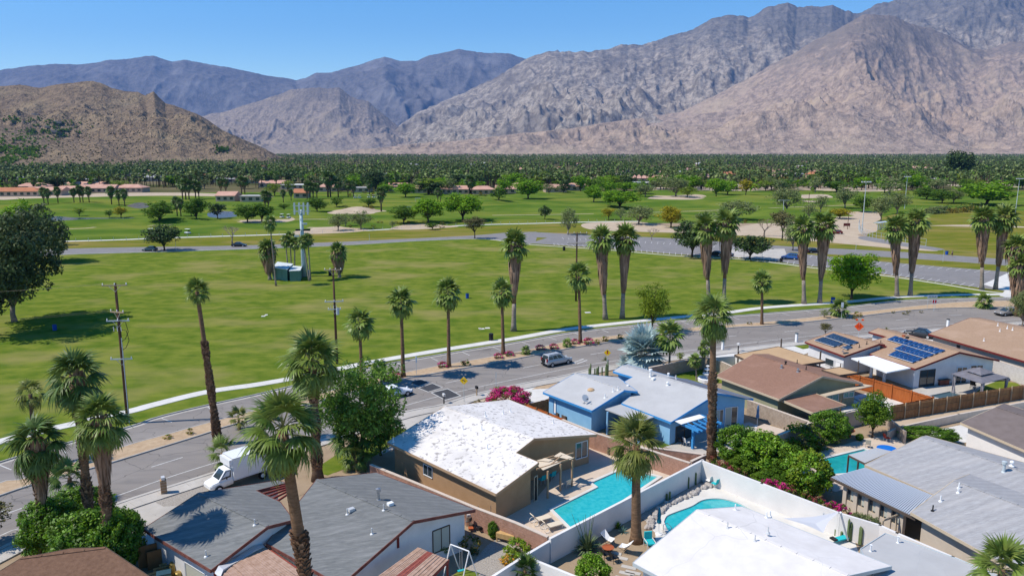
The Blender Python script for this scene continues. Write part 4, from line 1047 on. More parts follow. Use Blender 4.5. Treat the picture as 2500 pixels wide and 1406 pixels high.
# ---- clipped bush of many leaves (no trunk seen): dims in metres
def bush_mesh(name, mats_, K, n, leaf, clump, seed, shares=None, hollow=.8, box=False, aspect=.5):
 rs = np.random.RandomState(seed)
 V, C, cr = leaf_cloud(rs, K, n, SHP['round'], clump, leaf, hollow=hollow, aspect=aspect)
 if box:
  V = np.sign(V) * .5 * (np.abs(V) / .5) ** .62
 ml = mats_ if isinstance(mats_, list) else [mats_]
 mi = None
 if len(ml) > 1:
  idx = np.repeat(rs.choice(len(ml), size=K, p=shares), n)
  flip = rs.rand(K * n) < .15
  idx = np.where(flip, rs.choice(len(ml), size=K * n, p=shares), idx)
  mi = idx
 # inner body so the middle is closed
 return np_mesh(name, V, np.arange(len(V)).reshape(-1, 4), ml, mi=mi)
BUSH = {
 'magenta': bush_mesh('foliage', ['bloom', 'leafG'], 26, 26, .07, .17, 1, [.72, .28]),
 'amber': bush_mesh('foliage', ['shrubm', 'leafY'], 22, 24, .07, .16, 2, [.75, .25]),
 'greenred': bush_mesh('foliage', ['leafG', 'bloomR'], 22, 24, .07, .16, 3, [.7, .3]),
 'dark': bush_mesh('foliage', ['leafD', 'shrubm'], 18, 20, .07, .16, 4, [.7, .3]),
 'lush': bush_mesh('foliage', 'leafL', 150, 75, .030, .10, 5),
 'green': bush_mesh('foliage', 'leafI', 170, 85, .026, .10, 6),
 'olivebush': bush_mesh('foliage', ['leafY', 'leafBr'], 60, 40, .045, .13, 7, [.7, .3]),
 'orangeb': bush_mesh('foliage', ['bloomO', 'leafL'], 40, 34, .05, .14, 8, [.6, .4]),
 'yellowish': bush_mesh('foliage', ['leafY', 'leafL'], 40, 34, .05, .14, 9, [.5, .5]),
 'deep': bush_mesh('foliage', 'leafG', 170, 80, .027, .10, 16),
 'limey': bush_mesh('foliage', ['leafL', 'leafY'], 150, 75, .032, .11, 17, [.6, .4]),
 'magentaD': bush_mesh('foliage', ['bloom', 'bloomR', 'leafG'], 150, 75, .026, .10, 18, [.66, .18, .16]),
 'oliveb': bush_mesh('foliage', 'leafO', 50, 30, .05, .14, 10),
}
def bush(name, label, kind, px, py, wpx, hpx, dpt=None, rz=0.0, group=None, cat='shrub', g=None, stem=False):
 g = g or G(px, py); m = mpp(py)
 W = wpx * m; Hh = hpx * m / CP * .95; D = dpt if dpt else W
 t = thing(name, label, cat, tuple(g), rz, group)
 link('foliage', BUSH[kind], t, (0, 0, Hh * .5), None, (W, D, Hh))
 mb = MB(); mb.tube([(0, 0, -.05), (0, 0, Hh * .5)], [.05, .03], 5); part('stem', mb, 'trunk', t)
 return t
# ------------------------------------------------------------------ park palms
PK = [  # foot, crown heart, crown radius px, skirt end, label
 (1254, 808, 1257, 592, 36, .50, 'tall shaggy fan palm alone on the lawn, leftmost of the whitewashed giants'),
 (1478, 780, 1468, 579, 35, .40, 'shaggy fan palm left of the wooden power pole, left one of its leaning pair'),
 (1519, 777, 1527, 577, 35, .42, 'shaggy fan palm at the lawn edge, right one of the pair beside the power pole'),
 (1731, 742, 1722, 552, 34, .42, 'shaggy fan palm behind the tall street palm crown, left of its pair'),
 (1767, 742, 1774, 540, 35, .45, 'shaggy fan palm behind the tall street palm crown, right of its pair'),
 (1963, 742, 1960, 554, 32, .42, 'shaggy fan palm with grey lower trunk near the blue drum, left of its pair'),
 (2001, 740, 2013, 547, 33, .40, 'shaggy fan palm with dark trunk near the blue drum, right of its pair'),
 (2190, 724, 2187, 553, 32, .42, 'shaggy fan palm by the road behind the solar house, left of its pair'),
 (2222, 722, 2236, 536, 34, .40, 'shaggy fan palm by the road behind the solar house, right of its pair'),
 (2397, 708, 2400, 530, 32, .48, 'shaggy fan palm before the car park exit, left of the far right pair'),
 (2430, 706, 2452, 527, 34, .42, 'shaggy fan palm before the car park exit, right of the far right pair'),
]
for bx, by, cx, cy, r, sk, lb in PK:
 palm('fan_palm', lb, bx, by, cx, cy + 8, r, 'skirted', .40, 'shaggy fan palms on the park lawn', white=.33, skirt=(sk, .31 + .1 * ((bx * 7) % 10) / 10), boots=(.3, .5, 7, .12))
palm('fan_palm', 'short shaggy fan palm beside the green utility cabinets', 659, 683, 653, 612, 27, 'skirted', .40, 'shaggy fan palms on the park lawn', white=.45, skirt=(.40, .6))
palm('fan_palm', 'short shaggy fan palm behind the wooden pole, right of the cell tower', 829, 678, 825, 618, 25, 'skirted', .38, 'shaggy fan palms on the park lawn', white=.35, skirt=(.42, .6))
for bx, by, cx, cy, r, lb in ((674, 698, 659, 545, 17, 'very tall thin palm in front of the green cabinets'), (704, 668, 697, 588, 14, 'thin palm behind the cabinets, left stem of three'),
      (711, 666, 709, 581, 15, 'thin palm behind the cabinets, middle stem of three'), (719, 668, 720, 594, 14, 'thin palm behind the cabinets, right stem of three'),
      (755, 686, 741, 590, 15, 'thin palm right of the cell tower, leaning outward'), (758, 684, 752, 586, 15, 'thin palm right of the cell tower, upright one')):
 palm('thin_palm', lb, bx, by, cx, cy, r, 'thin', .19, 'thin palms around the cell tower', tmat='ptrunkg')
MP = [(985, 921, 979, 738, 33, 'median palm beside the street name post, left of the four tall ones'), (1096, 897, 1094, 717, 35, 'median palm beside the magenta bush, second of the four tall ones'),
      (1229, 866, 1225, 715, 31, 'median palm between two magenta bushes, in front of the shaggy giant'), (1417, 838, 1413, 675, 30, 'median palm in front of the wooden power pole'),
      (1860, 793, 1861, 690, 25, 'small median palm right of the street palm crown')]
for bx, by, cx, cy, r, lb in MP:
 palm('median_palm', lb, bx, by, cx, cy, r, 'robust', .28, 'slender palms along the road median', boots=(.02, .96, 10, .08))
palm('median_palm', 'median palm with reddish trunk behind the leafy green tree', 884, 942, 878, 790, 34, 'robust', .25, 'slender palms along the road median', boots=(.02, .96, 10, .08))
palm('leaning_palm', 'stubby leaning palm on the median beside the leafy green tree', 944, 934, 926, 900, 20, 'thin', .26, boots=(.1, .95, 14, .09), tmat='ptrunkd')
palm('young_palm', 'young low fan palm on the median behind the white sign', 2049, 773, 2049, 756, 24, 'robust', .3, 'young low palms on the median', boots=(.1, .9, 10, .1))
palm('young_palm', 'young low fan palm on the median right of the stop sign', 2402, 752, 2402, 738, 20, 'robust', .25, 'young low palms on the median')
for i, (x, y) in enumerate(((1284, 866), (1385, 848))):
 palm('young_palm', ('tiny palm on the median before the trash bin' if i == 0 else 'tiny palm on the median left of the magenta bush pair'), x, y, x, y - 9, 12, 'thin', .12, 'tiny palms on the median')
# right edge
palm('edge_palm', 'tall shaggy palm at the right edge of the picture', 2482, 772, 2482, 606, 30, 'skirted', .32, skirt=(.30, .6), tmat='ptrunk')
palm('edge_palm', 'shorter dark palm at the right edge beside the tall shaggy one', 2496, 776, 2492, 650, 30, 'skirted', .3, skirt=(.35, .6))
tree('grey-green bush tree at the right edge above the brown roof', 'olive', 2496, 800, 62, 92, 2, name='edge_shrub')
# ------------------------------------------------------------------ large palms among the houses (every frond is its own piece)
palm('street_palm', 'very tall lone palm with small crown and shaggy lower trunk by the near road', 533, 1085, 481, 712, 36, 'hi', .30, None, boots=(.02, .68, 60, .26), nf=44, lo=-35, hi=88, tmat='ptrunk', bend=.15, fmat='frond')
palm('street_palm', 'tall palm in front of the blue house with a full crown', 1737, 1118, 1742, 772, 60, 'hi', .40, None, boots=(.03, .62, 60, .24), nf=62, lo=-62, hi=85, tmat='ptrunk', droop=.5)
palm('garden_palm', 'stout fan palm standing beside the kidney pool in the white walled yard', 1553, 1322, 1553, 1086, 79, 'hi', .42, None, nf=58, lo=-66, hi=85, leaf=30, tmat='ptrunk', droop=.42, fmat='frondy')
palm('yard_palm', 'big foreground palm in front of the grey shingle roofs', 797, 1740, 690, 1050, 108, 'hi', .40, None, boots=(.02, .66, 60, .24), nf=60, lo=-66, hi=80, leaf=30, tmat='ptrunk', droop=.45, fmat='frond')
palm('yard_palm', 'large pale palm behind the big foreground palm beside the leafy tree', 776, 1172, 762, 885, 84, 'hi', .46, None, boots=(.05, .95, 50, .24), nf=60, lo=-58, hi=85, leaf=28, tmat='ptrunkd', droop=.5, fmat='frond')
palm('verge_palm', 'big palm with wide drooping crown at the left, rearmost of the cluster', 226, 1340, 186, 925, 80, 'hi', .34, 'palm cluster over the ivy hedge', boots=(.05, .9, 44, .2), nf=56, lo=-70, hi=82, leaf=26, tmat='ptrunk', droop=.55, fmat='frondd', skirt=(.76, .22))
palm('verge_palm', 'palm right of the cluster over the ivy hedge with brown dead fronds', 272, 1408, 243, 1030, 77, 'hi', .36, 'palm cluster over the ivy hedge', boots=(.05, .8, 44, .2), nf=58, lo=-62, hi=84, leaf=28, tmat='ptrunk', droop=.5, skirt=(.66, .30))
palm('verge_palm', 'dark crowned palm at the left edge of the cluster over the ivy hedge', 108, 1350, 90, 1085, 80, 'hi', .40, 'palm cluster over the ivy hedge', boots=(.05, .8, 20, .15), nf=58, lo=-72, hi=80, leaf=26, tmat='ptrunkd', droop=.6, fmat='frondd', skirt=(.60, .28))
palm('verge_palm', 'small yellowed palm at the far left, smallest of the cluster', 88, 1130, 74, 962, 44, 'hi', .26, 'palm cluster over the ivy hedge', nf=26, lo=-50, hi=80, leaf=20, tmat='ptrunkd', droop=.6, fmat='frondy')
palm('dwarf_palm', 'low spreading palm beneath the tall lone palm by the box truck', 540, 1150, 542, 1105, 52, 'hi', .2, None, nf=22, lo=-25, hi=75, leaf=22, fmat='frond')
palm('dwarf_palm', 'small pale palm at the road left of the large pale palm', 585, 1050, 582, 1020, 34, 'hi', .16, None, nf=22, lo=-30, hi=80, leaf=20, fmat='frondy')
palm('dwarf_palm', 'low dark palm between the leafy tree and the white roof', 862, 1130, 862, 1065, 72, 'hi', .25, None, nf=34, lo=-30, hi=80, leaf=24, fmat='frondd')
palm('dwarf_palm', 'small bright palm beside the pink wall behind the grey roof', 872, 1148, 868, 1115, 46, 'hi', .2, None, nf=26, lo=-40, hi=75, leaf=24, fmat='frond')
palm('verge_palm', 'low feathery palm between the palm trunks of the ivy cluster', 170, 1225, 170, 1165, 60, 'hi', .25, None, nf=26, lo=-20, hi=70, leaf=20, fmat='frondd')
palm('corner_palm', 'fan palm at the bottom right corner with upright fronds', 2446, 1560, 2446, 1388, 84, 'hi', .3, None, nf=44, lo=-30, hi=88, leaf=28, fmat='frond', droop=.3)
palm('dwarf_palm', 'blue-green dwarf fan palm in the white walled corner at the bottom', 1281, 1425, 1281, 1392, 44, 'hi', .2, None, nf=40, lo=-20, hi=85, leaf=22, fmat='frondd', droop=.15)
palm('silver_palm', 'large silver-blue fan palm beside the road by the blue house', 1585, 902, 1574, 858, 66, 'hi', .35, None, nf=66, lo=-48, hi=82, leaf=26, fmat='frondb', droop=.08, tmat='ptrunkg', wk=1.7)
palm('silver_palm', 'small silver-blue palm at the foot of the large silver one', 1530, 905, 1530, 893, 30, 'hi', .2, None, nf=26, lo=-5, hi=60, leaf=22, fmat='frondb', droop=.12)
palm('patio_palm', 'bright spiky palm between the brown house wall and the blue patio roof', 1560, 1078, 1560, 1048, 42, 'hi', .18, None, nf=34, lo=5, hi=85, leaf=18, fmat='frondy', droop=.15)
palm('queen_palm', 'feathery palm right of the silver palm, left of the tall street palm', 1634, 908, 1636, 823, 36, 'robust', .17, None, tmat='ptrunkg')
palm('queen_palm', 'small thin palm over the pale front wall of the blue house', 1701, 928, 1697, 880, 16, 'thin', .13, None, tmat='ptrunkg')
palm('queen_palm', 'thin grey palm trunk with small crown behind the tall street palm', 1719, 908, 1722, 850, 18, 'thin', .14, None, tmat='ptrunkg')
# ------------------------------------------------------------------ trees near the houses
tree('large leafy green tree in full leaf beside the near road', 'lushtree', 880, 1125, 205, 262, 3, name='leafy_tree')
tree('low dense lower half of the leafy tree row by the driveway', 'lushtree', 930, 1110, 100, 130, 2, name='leafy_tree')
tree('feathery yellow-green tree on the far median behind the silver palm', 'yellowgreen', 1592, 812, 72, 122, 2)
tree('dense bright green tree on the lawn edge right of the blue drum', 'bright', 2078, 730, 100, 116, 2)
tree('huge dark eucalyptus at the left edge of the park', 'euca', 36, 785, 200, 288, 3)
tree('dark eucalyptus at the far left, behind and left of the huge one', 'euca', -8, 818, 190, 310, 3)
tree('smaller dark eucalyptus right behind the huge one', 'euca', 146, 642, 60, 110, 1)
tree('smaller dark eucalyptus behind the huge one, its left neighbour', 'euca', 95, 640, 100, 140, 1)
tree('bright green treetop rising behind the dark eucalyptus', 'bright', 62, 600, 90, 108, 1)
tree('thin young tree on the median left of the young palm', 'olive', 2012, 777, 22, 24, 0)
tree('bushy grey-green shrub left of the solar house beside the road', 'brownish', 2014, 822, 24, 34, 1, name='shrub_tree')
tree('small bare white tree beside the pale front wall', 'bare', 1678, 907, 34, 40)
tree('spiky yellow-green shrub behind the pale front wall', 'yellowgreen', 1660, 882, 20, 22, 0, name='shrub_tree')
tree('twiggy dark tree at the left bottom edge over the road', 'brownish', -30, 1330, 110, 100, 1, name='shrub_tree')
# green balls behind the white wall
for nm, lb, kd, x, y, w_, h_ in (
  ('round_shrub', 'dark green round tree left of the shrub row beside the blue house', 'green', 1797, 1128, 100, 96), ('round_shrub', 'wide bright green tree in the middle of the shrub row', 'lush', 1862, 1150, 120, 102),
  ('round_shrub', 'green tree behind the yellow-green one in the shrub row', 'deep', 1905, 1160, 110, 84), ('round_shrub', 'bright yellow-green tree at the right end of the shrub row beside the pool', 'limey', 1968, 1205, 106, 114),
  ('round_shrub', 'clipped round dark green tree beside the pale block wall', 'green', 2023, 1074, 92, 76), ('round_shrub', 'olive green shrub left of the clipped round tree', 'olivebush', 1957, 1092, 84, 60),
  ('round_shrub', 'small reddish shrub below the clipped round tree', 'greenred', 1998, 1098, 44, 34), ('round_shrub', 'green lower shrub filling the gap behind the white wall hedge', 'deep', 1892, 1196, 100, 50),
  ('round_shrub', 'dark shrub under the wide bright green tree', 'deep', 1818, 1160, 76, 50)):
 bush(nm, lb, kd, x, y, w_, h_, group='green trees between the blue house and the right pool', cat='tree')
tree('mop-headed clipped tree in front of the wooden fence', 'green', 2129, 1068, 76, 108, 2, name='topiary_tree')
bush('hedge', 'long clipped green hedge behind the pale grey shingle roof', 'green', 2268, 1078, 132, 40, dpt=2.2, rz=-.25, cat='hedge')
bush('round_shrub', 'young leafy lemon bush at the bottom in the white walled yard', 'lush', 1447, 1440, 84, 96, cat='shrub')
bush('round_shrub', 'small green ball plant beside the clipped tree', 'green', 2098, 1075, 18, 18)
bush('bougainvillea', 'big magenta bougainvillea mound beside the white roofed house', 'magentaD', 1242, 994, 100, 54, dpt=4.0, rz=-.3)
# ivy hedge cluster
for lb, x, y, w_, h_, d_ in (('ivy covered hedge block at the left, near front face', 228, 1400, 190, 165, 5), ('ivy covered hedge block at the left, street side', 130, 1345, 130, 138, 4.5),
                             ('ivy covered hedge block under the right palm', 298, 1396, 96, 165, 4.5), ('ivy mound climbing the palm trunks, top of the hedge', 205, 1290, 150, 108, 4.0),
                             ('dark lower ivy mass beside the rusty brown roof', 258, 1408, 150, 120, 4.5)):
 bush('ivy_hedge', lb, 'green', x, y, w_, h_, dpt=d_, cat='hedge', group='ivy hedge under the palm cluster')
bush('flowering_shrub', 'pink flowering low shrub at the kerb left of the ivy hedge', 'greenred', 92, 1348, 46, 34)
# median shrubs
for kd, x, y, w_, h_, lb in (('magenta', 965, 924, 30, 16, 'magenta bush on the median beside the leafy tree'), ('magenta', 1081, 897, 26, 14, 'magenta bush left of the second tall median palm'),
   ('greenred', 1136, 891, 24, 13, 'green and red bush on the median right of the second tall palm'), ('magenta', 1217, 875, 24, 13, 'magenta bush left of the third tall median palm'), ('magenta', 1244, 869, 24, 12, 'magenta bush right of the third tall median palm'),
   ('magenta', 1319, 854, 26, 12, 'magenta bush between the two tiny palms'), ('magenta', 1352, 852, 24, 13, 'dark magenta bush left of the second tiny palm'), ('magenta', 1404, 840, 20, 13, 'magenta bush left of the fourth tall median palm'),
   ('magenta', 1437, 841, 28, 16, 'magenta bush right of the fourth tall median palm'), ('amber', 1459, 839, 16, 10, 'small amber bush beside the largest magenta bush'), ('amber', 1478, 833, 20, 11, 'amber bush behind the orange sign'),
   ('amber', 1514, 827, 16, 10, 'amber bush left of the silver palm'), ('dark', 1651, 812, 16, 9, 'dark low bush on the median left of the street palm crown'), ('dark', 1662, 807, 12, 7, 'dark tiny bush on the median left of the street palm crown'),
   ('dark', 1830, 792, 13, 7, 'dark bush on the median left of the small palm'), ('amber', 2095, 772, 22, 10, 'amber bush on the median right of the young palm'), ('amber', 2086, 777, 12, 6, 'small amber bush on the median right of the young palm'),
   ('dark', 2181, 764, 9, 5, 'tiny dark bush, left of the four before the stop sign'), ('dark', 2211, 767, 16, 5, 'flat dark bush, second of the four before the stop sign'), ('dark', 2218, 762, 11, 5, 'tiny dark bush, rear one of the four before the stop sign'),
   ('dark', 2249, 763, 9, 5, 'tiny dark bush, rightmost of the four before the stop sign'), ('amber', 466, 1060, 20, 14, 'amber bush on the median at the left, the taller one'), ('amber', 413, 1070, 26, 9, 'flat amber bush on the median at the left')):
 bush('median_shrub', lb, kd, x, y + 1, w_ * .92, h_ * 1.2, group='shrubs on the road median')
# cover on the white wall: bougainvillea along the top
def wallhedge(name, label, a, b, za, w_, h_, kind, n):
 A = G(a[0], a[1], za); B = G(b[0], b[1], za)
 t = thing(name, label, 'hedge', (A.x, A.y, 0))
 rs = random.Random(n)
 for i in range(n):
  p = A.lerp(B, (i + .5) / n)
  link('foliage', BUSH[kind[i * len(kind) // n]], t, (p.x - A.x, p.y - A.y, za - h_ * .3 + rs.uniform(-.1, .1)), (0, 0, rs.uniform(0, 6)), ((B - A).length / n * 1.6, w_ * rs.uniform(.8, 1.2), h_ * rs.uniform(.8, 1.15)))
wallhedge('bougainvillea_hedge', 'dull red bougainvillea hanging over the white wall behind the round trees', (1740, 1120), (1818, 1152), 1.9, 1.0, 1.5, ['greenred', 'greenred'], 5)
wallhedge('bougainvillea_hedge', 'long bougainvillea along the white wall top beside the ribbed patio roof', (1864, 1168), (2070, 1243), 1.95, .9, 1.3, ['magenta', 'greenred', 'greenred', 'magenta'], 10)
wallhedge('vine_hedge', 'green vine over the white wall right of the magenta bougainvillea', (2082, 1250), (2146, 1272), 1.9, .8, 1.0, ['oliveb'], 4)
# ------------------------------------------------------------------ golf course trees
GT = [
 ('yellowgreen', 194, 528, 27, 21, 'small flat tree beside the long pond, left one'), ('green', 267, 531, 19, 19, 'small round green tree beside the long pond'), ('yellow', 296, 531, 35, 27, 'yellow blooming tree at the pond end'),
 ('green', 390, 545, 60, 54, 'spreading green tree on the mound before the dark lawn tree'), ('green', 480, 540, 54, 56, 'spreading green tree right of the first pond mound'), ('dark', 531, 534, 37, 42, 'dark round tree in front of the small pond'),
 ('dark', 401, 612, 69, 64, 'dark dense tree by the park drive behind the blue car'), ('bare', 568, 596, 56, 56, 'bare pale tree behind the dark parked car'), ('green', 604, 543, 62, 44, 'green tree group at the golf cart stop, left one'),
 ('green', 640, 543, 56, 46, 'green tree group at the golf cart stop, right one'), ('green', 694, 514, 26, 18, 'low green tree left of the antenna mast'), ('green', 774, 518, 48, 36, 'dark green low tree right of the antenna mast'),
 ('green', 822, 506, 30, 24, 'low green tree left of the sandy mound'), ('green', 900, 506, 36, 24, 'low green tree on the sandy mound'), ('green', 986, 547, 58, 44, 'dark leaning tree left of the bright pair'),
 ('bright', 1045, 545, 72, 64, 'bright green tree, left of the two largest on the golf course'), ('bright', 1130, 540, 86, 68, 'largest bright green tree in the middle of the golf course'), ('bright', 990, 482, 50, 36, 'bright green tree before the pink houses'),
 ('green', 1053, 473, 32, 30, 'round green tree before the pink houses, right of the bright one'), ('bright', 941, 471, 34, 22, 'low bright tree before the pink houses, left'), ('green', 1218, 494, 38, 38, 'upright green tree beside the green bunker'),
 ('olive', 826, 563, 46, 42, 'sparse olive tree on the pale dune, left'), ('olive', 844, 552, 36, 32, 'sparse olive tree behind the dune, middle'), ('olive', 881, 559, 50, 44, 'sparse olive tree on the dune, right'),
 ('olive', 958, 556, 18, 18, 'tiny olive tree beside the path below the dark leaning tree'), ('green', 1056, 561, 30, 18, 'low weedy shrub beside the path'), ('brownish', 1159, 583, 44, 54, 'brown-green tree beside the park drive bend'),
 ('dark', 917, 468, 56, 52, 'tall dark conifer among the pink houses'), ('bright', 1289, 486, 68, 50, 'bright green tree left of the pink gate house'), ('dark', 1376, 471, 28, 32, 'dark tree before the pink wall'),
 ('bright', 1479, 466, 56, 38, 'broad bright tree before the far houses'), ('bright', 1450, 494, 48, 42, 'bright leaning tree on the fairway'), ('bright', 1524, 470, 52, 26, 'flat bright tree behind the large bush'),
 ('bright', 1513, 510, 84, 46, 'large bright green bush tree in the middle right'), ('dark', 1330, 537, 30, 34, 'small dark vase shaped tree on the near fairway'), ('olive', 1387, 573, 44, 66, 'crooked sparse olive tree by the park drive'),
 ('olive', 1575, 481, 48, 34, 'grey-green round tree behind the fairway'), ('olive', 1650, 480, 66, 48, 'broad grey-green tree on the sand island'), ('yellowgreen', 1678, 483, 42, 27, 'yellow-green tree on the sand island'),
 ('bright', 1748, 481, 42, 48, 'bright upright tree right of the sand island'), ('yellowgreen', 1788, 463, 27, 21, 'small far tree left of the yellow one'), ('yellow', 1821, 477, 40, 40, 'yellow tree on the far fairway'),
 ('yellow', 1486, 537, 30, 30, 'small yellow blooming bush on the sand edge'), ('olive', 1516, 538, 32, 32, 'pale twiggy bush beside the small yellow bush'), ('olive', 1560, 548, 76, 46, 'wide olive bush behind the sand strip'),
 ('yellow', 1638, 556, 60, 52, 'large yellow blooming palo verde near the sand strip'), ('bare', 1591, 586, 36, 34, 'small bare tree beside the park drive'), ('dark', 1690, 628, 84, 92, 'dark dense tree shading the parked cars'),
 ('dark', 1831, 634, 80, 62, 'dark umbrella tree at the pale parking pad'), ('olive', 1795, 537, 96, 48, 'wide grey-green tree above the shaggy palm pair'), ('bare', 1866, 577, 64, 48, 'bare brown tree right of the umbrella tree'),
 ('olive', 1883, 465, 46, 32, 'small olive tree on the far right fairway'), ('yellow', 1909, 445, 24, 15, 'tiny far yellow tree'), ('green', 1962, 458, 26, 19, 'tiny green tree before the far sand'),
 ('yellowgreen', 1996, 458, 52, 34, 'yellow-green tree before the far palms'), ('bright', 2044, 455, 36, 34, 'bright tree before the far palms'), ('olive', 1920, 517, 80, 60, 'large dense olive tree behind the sand lot'),
 ('brownish', 1909, 587, 54, 72, 'autumn-brown loose tree at the sand lot'), ('olive', 1935, 612, 54, 78, 'olive tree beside the blue parked car'), ('olive', 2003, 520, 38, 48, 'weeping grey tree right of the wooden post'),
 ('olive', 2062, 509, 54, 56, 'tall loose olive tree left of the field light'), ('green', 2106, 518, 48, 40, 'round green tree under the field light'), ('olive', 2150, 541, 50, 68, 'tall olive tree behind the dugout, left'),
 ('olive', 2190, 523, 60, 58, 'tall olive tree behind the dugout, right'), ('dark', 2149, 460, 23, 19, 'small dark tree at the brown field, left'), ('dark', 2168, 460, 21, 19, 'small dark tree at the brown field, right'),
 ('green', 2222, 460, 38, 27, 'green tree on the far right fairway, left of three'), ('green', 2254, 463, 40, 30, 'green tree on the far right fairway, middle of three'), ('green', 2286, 463, 38, 27, 'green tree on the far right fairway, right of three'),
 ('green', 2262, 490, 56, 32, 'low green tree behind the oleander hedge, left'), ('green', 2300, 497, 50, 34, 'low green tree behind the oleander hedge, middle'), ('olive', 2328, 495, 48, 32, 'olive tree behind the oleander hedge'),
 ('bright', 2410, 501, 122, 58, 'broad bright green tree at the right behind the hedge'), ('green', 2488, 462, 44, 32, 'green tree at the far right edge'), ('yellow', 2050, 534, 48, 26, 'yellow-olive bush in the sand lot'),
 ('dark', 2330, 441, 46, 80, 'tall dark tree above the far forest at the right'), ('dark', 2356, 441, 40, 66, 'tall brown-dark tree above the far forest, beside the taller one'), ('olive', 1975, 536, 36, 40, 'grey tree left of the weeping grey tree'),
 ('olive', 1730, 560, 70, 44, 'grey-green bush behind the shaggy palm pair'), ('bright', 1620, 462, 40, 26, 'far bright tree left of the sand strip'), ('green', 2205, 545, 36, 30, 'green bush behind the dugout')]
KW = dict(yellowgreen='yellow-green', green='green', yellow='yellow', dark='dark', bare='bare', bright='bright green', olive='olive', brownish='brownish')
for kd, x, y, w_, h_, lb in GT:
 tree(lb + (' on the golf course' if len(lb.split()) < 4 else ''), kd, x, y, w_, h_, 1 if w_ > 40 else 0, group='golf course trees')
# oleander hedge as one clipped mass
wallhedge('oleander_hedge', 'long dark oleander hedge along the ball field below the olive trees', (2262, 512), (2392, 504), 2.2, 5, 5.4, ['oliveb', 'dark', 'dark'], 12)
# golf palms
GP = [(108, 499, 40), (118, 500, 38), (142, 496, 38), (181, 495, 34), (196, 494, 40), (203, 494, 36), (218, 495, 38), (273, 501, 44), (291, 503, 38), (305, 504, 40), (433, 528, 46), (442, 529, 42), (467, 528, 30),
      (446, 487, 48), (454, 488, 50), (462, 488, 46), (478, 486, 44), (486, 486, 40), (648, 512, 46), (656, 512, 42), (692, 495, 30), (711, 490, 27), (750, 486, 40), (757, 486, 40), (765, 486, 38), (774, 486, 36), (801, 482, 62), (807, 482, 56),
      (826, 482, 46), (850, 482, 40), (863, 482, 38), (902, 477, 34), (931, 517, 58), (1069, 495, 34), (1076, 495, 30), (1146, 478, 48), (1152, 478, 44), (1384, 466, 34), (2196, 458, 22), (2203, 458, 22), (40, 470, 30), (84, 468, 34), (540, 476, 40), (552, 476, 38), (590, 474, 42), (598, 474, 40)]
mdg = 'mid size shaggy palm standing on the golf course or before the pink houses'
trk = MB(); trk.tube([(0, 0, -.02), (0, 0, .8)], [.035, .028], 6); trk = trk.mesh('trunk', 'ptrunkd', smooth=True)
skm = MB()
r_ = random.Random(4)
for k in range(90):
 a = r_.uniform(0, 6.28); v = r_.random(); R_ = .20 * (1 - .6 * v); z = .82 - .38 * v
 d = Vector((math.cos(a), math.sin(a), 0)); s_ = Vector((-math.sin(a), math.cos(a), 0)) * .035
 skm.add([Vector((0, 0, z + .04)) + d * R_ * .8 - s_, Vector((0, 0, z + .04)) + d * R_ * .8 + s_, Vector((0, 0, z - .13)) + d * R_ * .8], [(0, 1, 2)])
skm = skm.mesh('dead_frond_skirt', 'skirt')
crg = [crown_mesh('crown', 34, 7, 2, -75, 84, 'frondd', 60 + s, .5, wk=1.1) for s in range(2)]
side = ['left of the ponds', 'by the ponds', 'left of the antenna mast', 'right of the antenna mast', 'in the middle', 'at the right']
GPN = ('far left palm of the row behind the ponds|second palm of the row behind the ponds|third palm of the row behind the ponds|fourth palm of the row behind the ponds|fifth palm of the row, left of a close pair|sixth palm of the row, right of a close pair|last palm of the row behind the ponds|lone palm left of the blue pond|palm just left of the blue pond, left of two|palm just left of the blue pond, right of two|palm between two green trees, left of two|palm between two green trees, right of two|short palm behind the second green tree|'
 'leftmost palm of the dense clump before the houses|second palm of the dense clump before the houses|third palm of the dense clump before the houses|fourth palm of the dense clump before the houses|rightmost palm of the dense clump before the houses|shaggy palm left of the antenna mast, left of two|shaggy palm left of the antenna mast, right of two|short palm above the antenna mast, left|short palm above the antenna mast, right|leftmost palm of the four right above the antenna|second palm of the four right above the antenna|third palm of the four right above the antenna|fourth palm of the four right above the antenna|tallest palm before the pink houses, left twin|tallest palm before the pink houses, right twin|'
 'palm right of the tall twins before the pink houses|palm at the cart parking, left of two|palm at the cart parking, right of two|small palm before the dark conifer|large shaggy palm at the end of the sandy mound|palm behind the bright tree pair, left of two|palm behind the bright tree pair, right of two|palm before the pink gable house, left of two|palm before the pink gable house, right of two|palm beside the pink gate house|tiny palm at the brown field, left of two|tiny palm at the brown field, right of two|palm at the left before the orange roof|palm at the left before the pink roofs|palm before the far white roof, left of two|palm before the far white roof, right of two|palm above the antenna tree group, left|palm above the antenna tree group, right').split('|')
for i, (x, y, h_) in enumerate(GP):
 g = G(x, y); hh = P(x, y - h_, g.y).z
 t = thing('golf_palm', GPN[i], 'palm tree', tuple(g), 0, 'shaggy palms on the golf course')
 rz = random.Random(i).uniform(0, 6)
 s = hh
 link('trunk', trk, t, None, None, (s, s, s)); link('dead_frond_skirt', skm, t, None, (0, 0, rz), (s, s, s))
 link('crown', crg[i % 2], t, (0, 0, s * .78), (0, 0, rz), (s * .37, s * .37, s * .33))
